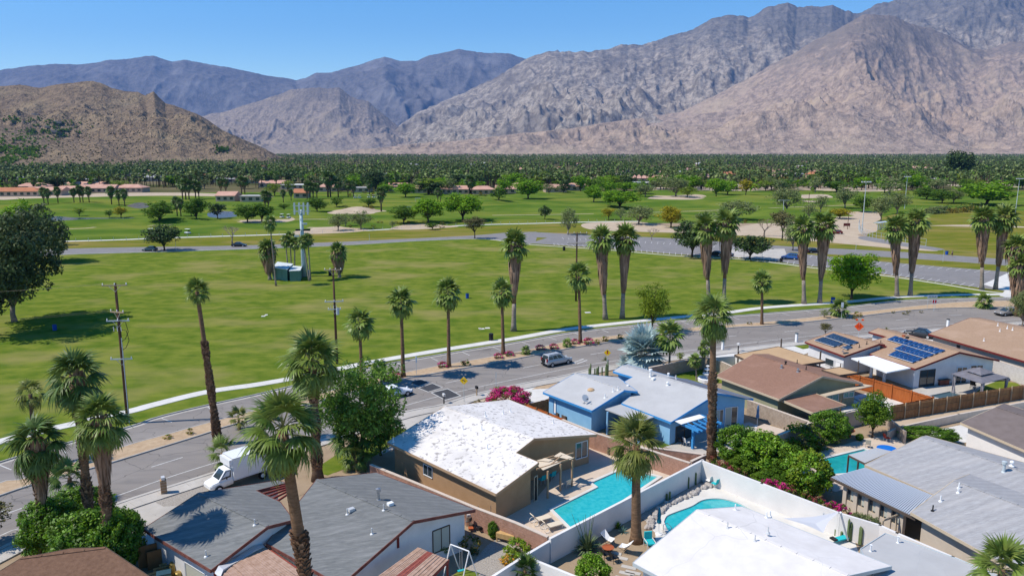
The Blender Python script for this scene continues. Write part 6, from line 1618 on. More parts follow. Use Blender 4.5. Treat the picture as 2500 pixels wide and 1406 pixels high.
def solar_row(label, plane, q, n, mat, m=1):
 A, B, C, D = [plane.hit(x, y) + Vector((0, 0, .14)) for x, y in q]
 t = thing('solar_array', label, 'solar panels', tuple(A), group='solar arrays on the white house roof')
 for j in range(m):
  for i in range(n):
   def pt(u, v): return A.lerp(B, u).lerp(D.lerp(C, u), v)
   g = .012
   c4 = [pt(i / n + g / 1, j / m + .01), pt((i + 1) / n - g / 2, j / m + .01), pt((i + 1) / n - g / 2, (j + 1) / m - .01), pt(i / n + g / 1, (j + 1) / m - .01)]
   mb = MB(); up = Vector((0, 0, .04))
   mb.add([p for p in c4] + [p + up for p in c4], [(0, 3, 2, 1), (4, 5, 6, 7), (0, 1, 5, 4), (1, 2, 6, 5), (2, 3, 7, 6), (3, 0, 4, 7)])
   o = link('panel', mb.mesh('panel', mat, tuple(A)), t)
 mb = MB(); mb.bar(A.lerp(D, .5) - Vector((0, 0, .07)), B.lerp(C, .5) - Vector((0, 0, .07)), .5, .1)
 mb.bar(D + Vector((0, 0, .03)), C + Vector((0, 0, .03)), .06, .05)
 wpart('rail', mb, 'rail', t)
solar_row('upper solar row on the small gable roof', PW1, [(2034, 816), (2098, 838), (2074, 845), (2012, 824)], 7, 'solard')
solar_row('lower solar row on the small gable roof', PW1, [(2009, 825), (2059, 842), (2036, 849), (1987, 833)], 6, 'solard')
solar_row('small odd solar pair beside the dish', PW1, [(2070, 845), (2082, 849), (2068, 856), (2055, 851)], 2, 'solard')
solar_row('upper longest solar row on the main gable roof', PW2, [(2184, 822), (2309, 858), (2283, 867), (2163, 831)], 10, 'solar')
solar_row('middle solar row on the main gable roof', PW2, [(2203, 844), (2281, 868), (2256, 877), (2181, 854)], 7, 'solar')
solar_row('lower solar row on the main gable roof', PW2, [(2187, 858), (2253, 878), (2228, 888), (2167, 869)], 6, 'solar')
dish(2058, 858, 3.2, 2.4, 'grey satellite dish at the corner of the tan solar roof')
dish(1427, 984, 3.0, -1.0, 'grey satellite dish on the eave of the blue house', .42)
# ---- right brown roofed house
hp = House('brown_roof_house', 'long tan-brown roofed house at the right edge behind the solar house', at=G(2430, 860))
hp.block(((2368, 776), (2600, 822)), 4.2, (2267, 815), 2.8, None, 0,
         [('r', 2368, 776), ('b', G(2368, 776, 4.2) + Vector((3.2, 2.6, -.6))), ('b', G(2600, 822, 4.2) + Vector((3.2, 2.6, -.6))), ('r', 2600, 822), ('a', 2560, 898), ('a', 2267, 815)], 'shintan', 'creamwall', 'redtrim', .5)
hp.win(4, 2337, 842, 2343, 850, frame='darktrim'); hp.win(4, 2388, 852, 2404, 857, frame='darktrim')
for px, py in ((2436, 795), (2459, 802), (2472, 806), (2441, 809), (2402, 832)): hp.vent(px, py, 'pipe', 'ventw')
# ---- dark roofed house, right
hr = House('white_house_dark_roof', 'white walled house with dark brown roof cut by the right edge', at=G(2450, 1060))
hr.block(((2433, 993), (2600, 1048)), 4.0, (2345, 1031), 2.8, None, 0,
         [('r', 2433, 993), ('b', G(2433, 993, 4.0) + Vector((2.5, 2.5, -.5))), ('b', G(2600, 1048, 4.0) + Vector((2.5, 2.5, -.5))), ('r', 2600, 1048), ('a', 2600, 1141), ('a', 2345, 1031)], 'shindark', 'whitegarden', 'creamtrim', .5)
# ---- large pale shingle house
hl = House('pale_shingle_house', 'big house with pale grey shingle roofs and a cream wall at the right', at=G(2300, 1280))
hl.block(((2250, 1066), (2560, 1172)), 4.4, (2112, 1134), 2.9, (2500, 1125), 3.6,
         [('r', 2250, 1066), ('b', 2262, 1063), ('b', 2560, 1145), ('r', 2560, 1172), ('a', 2480, 1250), ('a', 2380, 1240), ('a', 2280, 1207), ('a', 2112, 1134)], 'shingleL', 'creamwall', 'creamtrim', .5)
PL1 = hl.PA
hl.block(((2330, 1172), (2620, 1282)), 4.3, (2224, 1250), 2.9, (2560, 1200), 3.3,
         [('r', 2330, 1172), ('b', 2385, 1150), ('b', 2640, 1235), ('r', 2620, 1282), ('a', 2520, 1418), ('a', 2433, 1366), ('a', 2224, 1250)], 'shingleL', 'creamwall', 'creamtrim', .6)
hl.vent(2341, 1191, 'pipe', 'ventw'); hl.vent(2339, 1202, 'pipe', 'ventw'); hl.vent(2296, 1223, 'pipe', 'ventw'); hl.vent(2277, 1246, 'pipe', 'black'); hl.vent(2450, 1151, 'stack', 'galv', PL1); hl.vent(2470, 1136, 'cap', 'ventw', PL1)
# ribbed patio roof with ribs as slats
pr = thing('ribbed_patio_roof', 'long ribbed metal patio roof over the window wall beside the pale shingle roof', 'patio roof', tuple(G(2150, 1240)))
A_, B_, C_, D_ = G(2029, 1165, 2.55), G(2112, 1142, 2.8), G(2282, 1212, 2.8), G(2236, 1264, 2.55)
mb = MB(); q = [A_, B_, C_, D_]; mb.prism([(p.x, p.y) for p in q], [p.z - .06 for p in q], [p.z for p in q]); wpart('base_sheet', mb, 'ribd', pr)
nr_ = 44
for k in range(nr_):
 u = (k + .5) / nr_
 p = A_.lerp(D_, u); q = B_.lerp(C_, u)
 mb = MB(); mb.bar(p + Vector((0, 0, .03)), q + Vector((0, 0, .03)), (D_ - A_).length / nr_ * .6, .06); wpart('rib', mb, 'ribm', pr)
mb = MB(); mb.bar(A_ - Vector((0, 0, .1)), D_ - Vector((0, 0, .1)), .12, .22); mb.bar(A_ - Vector((0, 0, .1)), B_ - Vector((0, 0, .1)), .12, .2); wpart('gutter_beam', mb, 'darktrim', pr)
# window wall under it
a0 = A_.copy(); a0.z = 0; d0_ = D_.copy(); d0_.z = 0
dirw = (d0_ - a0).normalized(); nw = Vector((dirw.y, -dirw.x, 0)); nw = nw if nw.y < 0 else -nw
a1 = a0 + dirw * 1.2 - nw * .5; Lw = (d0_ - a0).length - 2.6
mb = MB(); mb.bar(a1 + Vector((0, 0, .5)), a1 + dirw * Lw + Vector((0, 0, .5)), .15, 1.0); wpart('wall', mb, 'creamwall', pr)
mb = MB(); mb.bar(a1 + Vector((0, 0, 2.25)), a1 + dirw * Lw + Vector((0, 0, 2.25)), .15, .4); wpart('lintel', mb, 'darktrim', pr)
nwn = 5
for k in range(nwn + 1):
 p = a1 + dirw * (Lw * k / nwn); mb = MB(); mb.box((p.x, p.y, 1.25), (.35, .35, 2.4), math.atan2(dirw.y, dirw.x)); wpart('pier', mb, 'creamwall', pr)
for k in range(nwn):
 p = a1 + dirw * (Lw * (k + .08) / nwn); q = a1 + dirw * (Lw * (k + .92) / nwn); mm = p.lerp(q, .5)
 mb = MB()
 for s_, e_ in ((Vector((p.x, p.y, 1.02)), Vector((q.x, q.y, 1.02))), (Vector((p.x, p.y, 2.04)), Vector((q.x, q.y, 2.04))), (Vector((mm.x, mm.y, 1.02)), Vector((mm.x, mm.y, 2.04)))): mb.bar(s_, e_, .08, .07)
 wo = wpart('window', mb, 'creamtrim', pr)
 mb = MB(); mb.bar(Vector((p.x, p.y, 1.53)), Vector((q.x, q.y, 1.53)), .03, .98); wpart('pane', mb, 'glass', pr, parent=wo)
 mb = MB(); mb.bar(Vector((mm.x, mm.y, 1.6)) + nw * .03, Vector((q.x, q.y, 1.6)) + nw * .03, .02, .8); wpart('blind', mb, 'blind', pr, parent=wo)
lp = thing('lattice_pergola', 'slatted shade lattice over the end of the right turquoise pool', 'pergola', tuple(G(2110, 1150)))
A_, B_, C_, D_ = G(2072, 1110, 2.6), G(2140, 1093, 2.6), G(2177, 1101, 2.6), G(2112, 1130, 2.6)
for k in range(22):
 u = (k + .5) / 22; mb = MB(); mb.bar(A_.lerp(B_, u), D_.lerp(C_, u), .10, .05); wpart('slat', mb, 'vent', lp)
for a, b in ((A_, B_), (D_, C_), (A_, D_)):
 mb = MB(); mb.bar(a - Vector((0, 0, .1)), b - Vector((0, 0, .1)), .1, .16); wpart('beam', mb, 'darktrim', lp)
for p in (A_, A_.lerp(D_, .6)):
 mb = MB(); mb.box((p.x, p.y, 1.25), (.12, .12, 2.5)); wpart('post', mb, 'darktrim', lp)
# small timber trellis at the end of the ribbed roof
tr_ = thing('timber_trellis', 'small timber trellis arch beside the cream house gate', 'trellis', tuple(G(2180, 1290)))
for k in range(4):
 mb = MB(); mb.bar(G(2158 + 9 * k, 1268 - 3 * k, 2.0), G(2172 + 9 * k, 1262 - 3 * k, 2.0), .07, .1); wpart('slat', mb, 'creamtrim', tr_)
mb = MB(); mb.bar(G(2156, 1270, 1.9), G(2198, 1256, 1.9), .1, .12); wpart('beam', mb, 'creamtrim', tr_)
for x, y in ((2156, 1270), (2190, 1260)):
 g = G(x, y, 1.9); mb = MB(); mb.box((g.x, g.y, .95), (.1, .1, 1.9)); wpart('post', mb, 'creamtrim', tr_)
# ---- near white roofed house
hn = House('white_roof_house', 'low house with a big clean white roof in the bottom foreground', at=G(1850, 1400))
r1 = G(1701, 1244, 4.0); r2 = G(2072, 1404, 4.0); e1 = G(1546, 1373, 3.0)
hn.block(((1701, 1244), (2072, 1404)), 4.0, (1546, 1373), 3.0, (2176, 1381), 3.3,
         [('r', 1701, 1244), ('b', 1811, 1236), ('b', 2176, 1381), ('r', 2072, 1404), ('a', r2 + (e1 - r1)), ('a', 1546, 1373)], 'whiteroof2', 'whitegarden', 'galv', .5)
for px, py in ((1795, 1244), (1880, 1260), (1871, 1263)): hn.vent(px, py, 'pipe', 'ventw', hn.PB)
for px, py in ((1776, 1288), (1843, 1320), (1875, 1300), (2010, 1265)): hn.vent(px, py, 'pipe', 'vent', hn.PB if px == 2010 else hn.PA)
hm = House('flat_grey_roof_annex', 'flat pale grey roofed annex right of the clean white roof', 'annex', at=G(2250, 1400))
hm.slab('roof', [(2101, 1340), (2161, 1302), (2340, 1365), (2620, 1480), (2440, 1560), (2150, 1440)], 2.9, .2, 'greyroof2', trim='galv')
q = [G(x, y, 2.9) for x, y in ((2110, 1342), (2161, 1308), (2335, 1368), (2600, 1478), (2440, 1540), (2150, 1430))]
mb = MB(); mb.prism([(p.x, p.y) for p in q], -.05, 2.75); wpart('wall', mb, 'whitegarden', hm.t)
for px, py in ((2125, 1345), (2192, 1324)):
 g = G(px, py, 2.9); mb = MB(); mb.lathe(g - Vector((0, 0, .03)), [(.14, 0), (.05, .1), (.05, .5), (.1, .52)], 8); wpart('roof_vent', mb, 'ventw', hm.t)
# ---- rust brown roof bottom left
hd = House('rust_roof_house', 'rust-brown roofed house cut by the bottom left corner', at=G(180, 1400))
hd.block(((51, 1362), (259, 1336)), 3.6, (-40, 1440), 3.0, (174, 1338), 3.58,
         [('r', 51, 1362), ('b', 174, 1338), ('r', 259, 1336), ('a', 372, 1412), ('a', 330, 1500), ('a', -80, 1500), ('a', -60, 1430)], 'shinbrown2', 'creamwall', 'darktrim', .5)
# ------------------------------------------------------------------ walls and fences
def garden_wall(name, label, px, h, th=.22, mat='whitegarden', capm=None, topz=None, group=None):
 z = h
 pts = [G(x, y, z) for x, y in px]
 t = thing(name, label, 'wall', (pts[0].x, pts[0].y, 0), group=group)
 for a, b in zip(pts[:-1], pts[1:]):
  d = (b - a).normalized()
  a2 = a - d * th / 2; b2 = b + d * th / 2
  mb = MB(); mb.bar(a2 - Vector((0, 0, h / 2)), b2 - Vector((0, 0, h / 2)), th, h); wpart('wall_panel', mb, mat, t)
  if capm:
   mb = MB(); mb.bar(a2 + Vector((0, 0, .02)), b2 + Vector((0, 0, .02)), th + .06, .06); wpart('cap', mb, capm, t)
 return t
def block_wall(name, label, px, h, mat='brick', bl=.40, bh=.2, th=.2, budget=300, side=-1):
 """masonry wall: mortar core with raised blocks on the visible face, each block its own piece up to the budget"""
 pts = [G(x, y, h) for x, y in px]
 t = thing(name, label, 'block wall', (pts[0].x, pts[0].y, 0))
 allb = []
 for a, b in zip(pts[:-1], pts[1:]):
  d = (b - a); L = d.length; d.normalize(); n = Vector((d.y, -d.x, 0)); n = n if n.y < 0 else -n
  mb = MB(); mb.bar(a - Vector((0, 0, h / 2 + .02)), b - Vector((0, 0, h / 2 + .02)), th, h); wpart('mortar_core', mb, 'mortar', t)
  mb = MB(); mb.bar(a + Vector((0, 0, .02)), b + Vector((0, 0, .02)), th + .08, .06); wpart('cap', mb, 'cap', t)
  rows = int(h / bh); ang = math.atan2(d.y, d.x)
  for r_ in range(rows):
   o = (r_ % 2) * .5 * bl
   k = 0
   x = -o
   while x < L:
    x0, x1 = max(x, 0) + .008, min(x + bl, L) - .008
    if x1 - x0 > .06:
     c = Vector((a.x, a.y, 0)) + d * ((x0 + x1) / 2) + n * (th / 2 + .004) + Vector((0, 0, h - (r_ + .5) * bh))
     allb.append((c, x1 - x0, ang))
    x += bl
 allb.sort(key=lambda q: q[0].y)
 full = MB(); full.box((0, 0, 0), (bl - .016, .03, bh - .014)); fm_ = full.mesh('block', mat)
 base = Vector(t.location)
 for c, w_, ang in allb[:budget]:
  link('block', fm_, t, tuple(c - base), (0, 0, ang), (w_ / (bl - .016), 1, 1))
 rest = MB()
 for c, w_, ang in allb[budget:]: rest.box(c, (w_, .03, bh - .014), ang)
 if allb[budget:]:
  o = wpart('far_blocks', rest, mat, t); o['kind'] = 'stuff'
 return t
garden_wall('white_garden_wall', 'long smooth white wall between the two pools, running to the bottom', [(1715, 1122), (1345, 1312)], 2.0)
garden_wall('white_garden_wall', 'white wall behind the kidney pool under the bougainvillea', [(1715, 1124), (1860, 1179), (2049, 1251), (2149, 1281), (2190, 1300), (2326, 1358), (2480, 1424)], 2.0)
garden_wall('white_garden_wall', 'lower white wall stub stepping down at the bottom left of the yard', [(1342, 1319), (1281, 1355), (1150, 1440)], 1.75)
garden_wall('white_garden_wall', 'white cross wall at the very bottom beside the dwarf palm', [(1283, 1357), (1420, 1412), (1540, 1470)], 1.72)
block_wall('pink_block_wall', 'pink block wall between the grey roofed house and the tan house', [(905, 1134), (1004, 1174), (1158, 1238), (1260, 1276), (1338, 1310)], 1.8)
block_wall('pink_block_wall', 'pink block wall behind the tan house along the blue house', [(1373, 1024), (1455, 1057), (1685, 1130)], 1.8, budget=300, bl=.4)
block_wall('pink_block_wall', 'small pink block walls at the corner of the blue house yard', [(1590, 1092), (1722, 1110), (1687, 1126)], 1.5, budget=60)
block_wall('pale_block_wall', 'pale block wall between the blue house and the olive house', [(1826, 976), (1980, 1031), (1900, 1062)], 1.8, mat='brickg')
block_wall('white_block_wall', 'white block wall right of the solar house gable', [(2330, 850), (2428, 878), (2560, 921)], 2.1, mat='brickw', bl=.4)
garden_wall('grey_front_wall', 'low grey stucco front wall with pale cap behind the blue house lawn', [(1586, 897), (1716, 871), (1760, 882), (1800, 900)], 1.7, mat='brickg', capm='cap')
garden_wall('white_front_wall', 'short white front wall between the street palm and the brown roof', [(1745, 872), (1795, 868), (1830, 880)], 1.6, mat='whitegarden')
garden_wall('grey_yard_wall', 'plain greige yard wall behind the clipped trees', [(1985, 1032), (2044, 1012), (2115, 996), (2175, 1004)], 1.8, mat='creamwall')
garden_wall('tan_retaining_wall', 'long low tan retaining wall along the alley at the right', [(2170, 1052), (2200, 1040), (2340, 1010), (2600, 962)], .9, mat='cap')
garden_wall('brown_side_wall', 'short dark wall beside the clipped mop tree', [(2165, 1015), (2210, 1052)], 1.3, mat='brickg')
def plank_fence(name, label, px, h, mat, postm, pan=2.4, rails=True, mid=True):
 pts = [G(x, y, h) for x, y in px]
 t = thing(name, label, 'fence', (pts[0].x, pts[0].y, 0))
 rs = random.Random(int(px[0][0]))
 base = Vector(t.location)
 pl = MB(); pl.box((0, 0, 0), (.135, .025, 1.0)); 
 pmesh = [pl.mesh('plank', mat)]
 cnt = 0; rest = MB()
 for a, b in zip(pts[:-1], pts[1:]):
  d = (b - a); L = d.length; d.normalize(); n = Vector((d.y, -d.x, 0)); n = n if n.y < 0 else -n
  ang = math.atan2(d.y, d.x)
  k = int(L / .145)
  for i in range(k):
   c = Vector((a.x, a.y, 0)) + d * (i + .5) * L / k
   hh = h - rs.uniform(0, .05)
   c = c + n * rs.uniform(-.008, .008)
   if cnt < 290:
    link('plank', pmesh[0], t, tuple(c - base + Vector((0, 0, hh / 2))), (0, 0, ang + rs.uniform(-.03, .03)), (1, 1, hh))
    cnt += 1
   else: rest.box(c + Vector((0, 0, hh / 2)), (.135, .025, hh), ang)
  mb = MB()
  for z in ((.25, h * .52, h - .2) if mid else (.25, h - .2)):
   mb.bar(Vector((a.x, a.y, z)) + n * .04, Vector((b.x, b.y, z)) + n * .04, .05, .09)
  wpart('rail', mb, mat, t)
  np_ = max(1, int(round(L / pan)))
  for i in range(np_ + 1):
   c = Vector((a.x, a.y, 0)) + d * (L * i / np_) + n * .08
   mb = MB(); mb.box(c + Vector((0, 0, (h + .08) / 2)), (.11, .11, h + .08), ang); wpart('post', mb, postm, t)
 if rest.v:
  o = wpart('far_planks', rest, mat, t); o['kind'] = 'stuff'
 return t
plank_fence('wooden_fence', 'long weathered plank fence with pale posts along the alley', [(2175, 990), (2500, 939), (2640, 918)], 1.85, 'wood', 'woodp', pan=2.2)
plank_fence('wooden_fence', 'bright orange stained plank fence between the olive house and the solar house', [(2066, 908), (2134, 925), (2278, 969), (2175, 990)], 1.85, 'woodo', 'woodo', pan=2.4, mid=False)
plank_fence('wooden_fence', 'brown plank fence and gate between the white roof and the blue house', [(1284, 985), (1339, 1006), (1381, 1023)], 1.7, 'woodo', 'wood')
plank_fence('wooden_fence', 'short plank fence running from the bougainvillea to the blue house', [(1290, 985), (1339, 973)], 1.7, 'wood', 'wood')
# ------------------------------------------------------------------ yards
sheet('driveway', [(1010, 1000), (1075, 988), (1150, 1010), (1085, 1035), (1010, 1075), (930, 1110), (900, 1080), (960, 1040)], .012, 'conc')
sheet('front_lawn', [(1101, 985), (1130, 979), (1175, 998), (1150, 1010), (1110, 1000)], .016, 'lawn')
sheet('front_lawn', [(938, 1055), (975, 1040), (990, 1050), (975, 1075), (900, 1120), (800, 1160), (760, 1150), (850, 1090)], .016, 'lawn')
sheet('gravel_bed', [(1150, 975), (1200, 962), (1290, 940), (1330, 960), (1240, 1010), (1175, 998)], .013, 'sand')
sheet('driveway', [(1290, 945), (1330, 931), (1400, 925), (1450, 935), (1420, 950), (1340, 985), (1290, 985), (1260, 960)], .014, 'concW')
sheet('dirt_bed', [(1298, 950), (1330, 933), (1372, 926), (1380, 935), (1340, 948)], .017, 'medsand')
sheet('driveway', [(295, 1245), (340, 1225), (400, 1205), (470, 1190), (530, 1180), (560, 1220), (480, 1300), (380, 1340), (330, 1320)], .012, 'conc')
sheet('gravel_bed', [(380, 1226), (430, 1205), (500, 1185), (520, 1196), (460, 1232), (400, 1236)], .016, 'gravel')
sheet('dirt_bed', [(690, 1165), (720, 1110), (820, 1155), (870, 1160), (800, 1185), (700, 1220)], .013, 'dirt')
sheet('front_lawn', [(1650, 912), (1770, 892), (1830, 905), (1800, 935), (1720, 935), (1650, 930)], .016, 'lawn')
sheet('dirt_bed', [(1500, 905), (1580, 893), (1700, 868), (1716, 872), (1590, 900), (1530, 915)], .013, 'dirt')
sheet('driveway', [(1730, 870), (1850, 850), (1960, 838), (2000, 850), (1950, 870), (1830, 890), (1760, 888)], .014, 'concW')
sheet('driveway', [(2090, 835), (2250, 815), (2300, 812), (2290, 835), (2200, 850)], .014, 'concW')
sheet('front_lawn', [(1932, 842), (1975, 838), (1990, 848), (1960, 852)], .018, 'lawn')
# tan house yard: deck, pool, coping
sheet('pool_terrace', [(1215, 1250), (1310, 1215), (1440, 1060), (1560, 1085), (1700, 1135), (1345, 1352), (1270, 1330)], .012, 'deck')
def pool(name, label, px, depth_mat, z=-.0, coping='concW', cw=.3, smooth=False, wm='poolw'):
 pts = [G(x, y) for x, y in px]
 if smooth: pts = smooth_line(pts + [pts[0]], 8)[:-1]
 t = thing(name, label, 'swimming pool', (pts[0].x, pts[0].y, 0))
 outer = inset_poly(pts, -cw)
 n = len(pts)
 mb = MB()
 z1 = .13
 for i in range(n):
  j = (i + 1) % n
  a, b, c, d = pts[i], pts[j], outer[j], outer[i]
  mb.add([(a.x, a.y, z1), (b.x, b.y, z1), (c.x, c.y, z1), (d.x, d.y, z1), (a.x, a.y, .02), (b.x, b.y, .02), (c.x, c.y, .014), (d.x, d.y, .014)], [(0, 1, 2, 3), (0, 4, 5, 1), (3, 2, 6, 7)])
 wpart('coping', mb, coping, t)
 mb = MB(); tri = tessellate_polygon([[Vector((p.x, p.y, 0)) for p in pts]])
 mb.add([(p.x, p.y, .022) for p in pts], [tuple(f) for f in tri]); wpart('water', mb, wm, t)
 return t
pool('swimming_pool', 'long turquoise lap pool behind the tan house', [(1350, 1246), (1460, 1191), (1445, 1180), (1499, 1156), (1528, 1146), (1606, 1166), (1404, 1300)], 'poolt')
pool('kidney_pool', 'kidney shaped turquoise pool inside the white walls', [(1621, 1276), (1628, 1262), (1650, 1252), (1688, 1238), (1715, 1223), (1749, 1219), (1780, 1223), (1815, 1236), (1850, 1262), (1840, 1290), (1780, 1305), (1720, 1300), (1660, 1310), (1632, 1298)], 'poolt', smooth=True)
pool('swimming_pool', 'teal pool under the lattice beside the round trees', [(2003, 1124), (2110, 1098), (2190, 1128), (2160, 1150), (2024, 1160)], 'poolt', wm='poolw2')
pool('swimming_pool', 'small pale pool in the olive house yard beside the orange fence', [(2092, 974), (2113, 969), (2160, 984), (2128, 993)], 'poolt')
pool('plunge_pool', 'dark plunge pool behind the wooden fence beside the grey gazebo', [(2268, 968), (2320, 957), (2350, 965), (2300, 976)], 'poolt', wm='water', coping='conc')
sheet('pool_terrace', [(2030, 985), (2100, 962), (2140, 957), (2240, 985), (2190, 1000), (2060, 1012)], .012, 'concW')
sheet('pool_terrace', [(2235, 945), (2330, 938), (2420, 930), (2500, 935), (2460, 960), (2300, 982), (2200, 975)], .011, 'conc')
sheet('back_lawn', [(2400, 942), (2440, 928), (2480, 934), (2500, 944), (2440, 954), (2380, 960)], .016, 'lawn')
sheet('pool_terrace', [(1370, 1420), (1600, 1270), (1690, 1180), (1760, 1190), (2080, 1300), (2100, 1360), (1800, 1420)], .010, 'concW')
sheet('dirt_bed', [(1330, 1420), (1340, 1372), (1560, 1260), (1600, 1300), (1600, 1420)], .014, 'dirt')
sheet('cactus_bed', [(1560, 1262), (1600, 1228), (1650, 1195), (1700, 1180), (1728, 1172), (1740, 1180), (1700, 1198), (1650, 1225), (1615, 1250), (1590, 1280)], .016, 'gravel')
sheet('patio', [(1950, 1120), (2010, 1100), (2110, 1070), (2260, 1050), (2300, 1090), (2120, 1180), (2040, 1200), (1960, 1180)], .010, 'deck')
sheet('gravel_yard', [(1130, 1400), (1190, 1330), (1220, 1310), (1260, 1330), (1330, 1350), (1150, 1460), (1060, 1460)], .012, 'gravel')
sheet('back_lawn', [(1060, 1440), (1130, 1385), (1170, 1400), (1120, 1450)], .018, 'lawn')
sheet('patio', [(1640, 1065), (1830, 1030), (1900, 1060), (1820, 1090), (1700, 1112), (1600, 1085)], .011, 'conc')
sheet('back_lawn', [(1590, 1082), (1640, 1072), (1650, 1082), (1610, 1094)], .015, 'lawn')
sheet('alley', [(2180, 1060), (2200, 1042), (2340, 1010), (2600, 960), (2600, 935), (2340, 985), (2170, 1020)], .011, 'sand')
sheet('patio', [(2230, 1060), (2380, 1030), (2600, 985), (2700, 1060), (2350, 1080)], .010, 'concW')
# rock edging and stepping slabs
rk = thing('rock_edging', 'winding row of pale boulders between the cactus bed and the kidney pool', 'rocks', tuple(G(1650, 1250)))
rmesh = []
for s_ in range(3):
 mb = MB(); mb.ell((0, 0, 0), (.5, .38, .3), 7, 4); rr_ = random.Random(s_); mb.v = [(x * rr_.uniform(.8, 1.15), y * rr_.uniform(.8, 1.15), z * rr_.uniform(.8, 1.15)) for x, y, z in mb.v]
 rmesh.append(mb.mesh('boulder', 'rocks'))
line = resample(smooth_line([G(x, y) for x, y in ((1738, 1186), (1712, 1192), (1690, 1206), (1660, 1220), (1630, 1232), (1612, 1246), (1596, 1262), (1584, 1290))], 8), 46)
rs = random.Random(11)
for i, p in enumerate(line):
 for k in range(2):
  s_ = rs.uniform(.5, 1.0)
  link('boulder', rmesh[rs.randrange(3)], rk, (p.x - rk.location.x + rs.uniform(-.25, .25), p.y - rk.location.y + rs.uniform(-.2, .2), .1), (0, 0, rs.uniform(0, 6)), (s_ * .7, s_ * .7, s_ * .8))
st_ = link('stepping_slabs', None); st_['kind'] = 'structure'
for i, (x, y) in enumerate(((1535, 1385), (1545, 1398), (1555, 1411), (1530, 1400), (1520, 1412), (1425, 1345), (1500, 1350), (1515, 1362))):
 g = G(x, y); mb = MB(); mb.box((g.x, g.y, .03), (1.1, .38, .04), -.4); link('slab', mb.mesh('slab', 'conc'), st_)
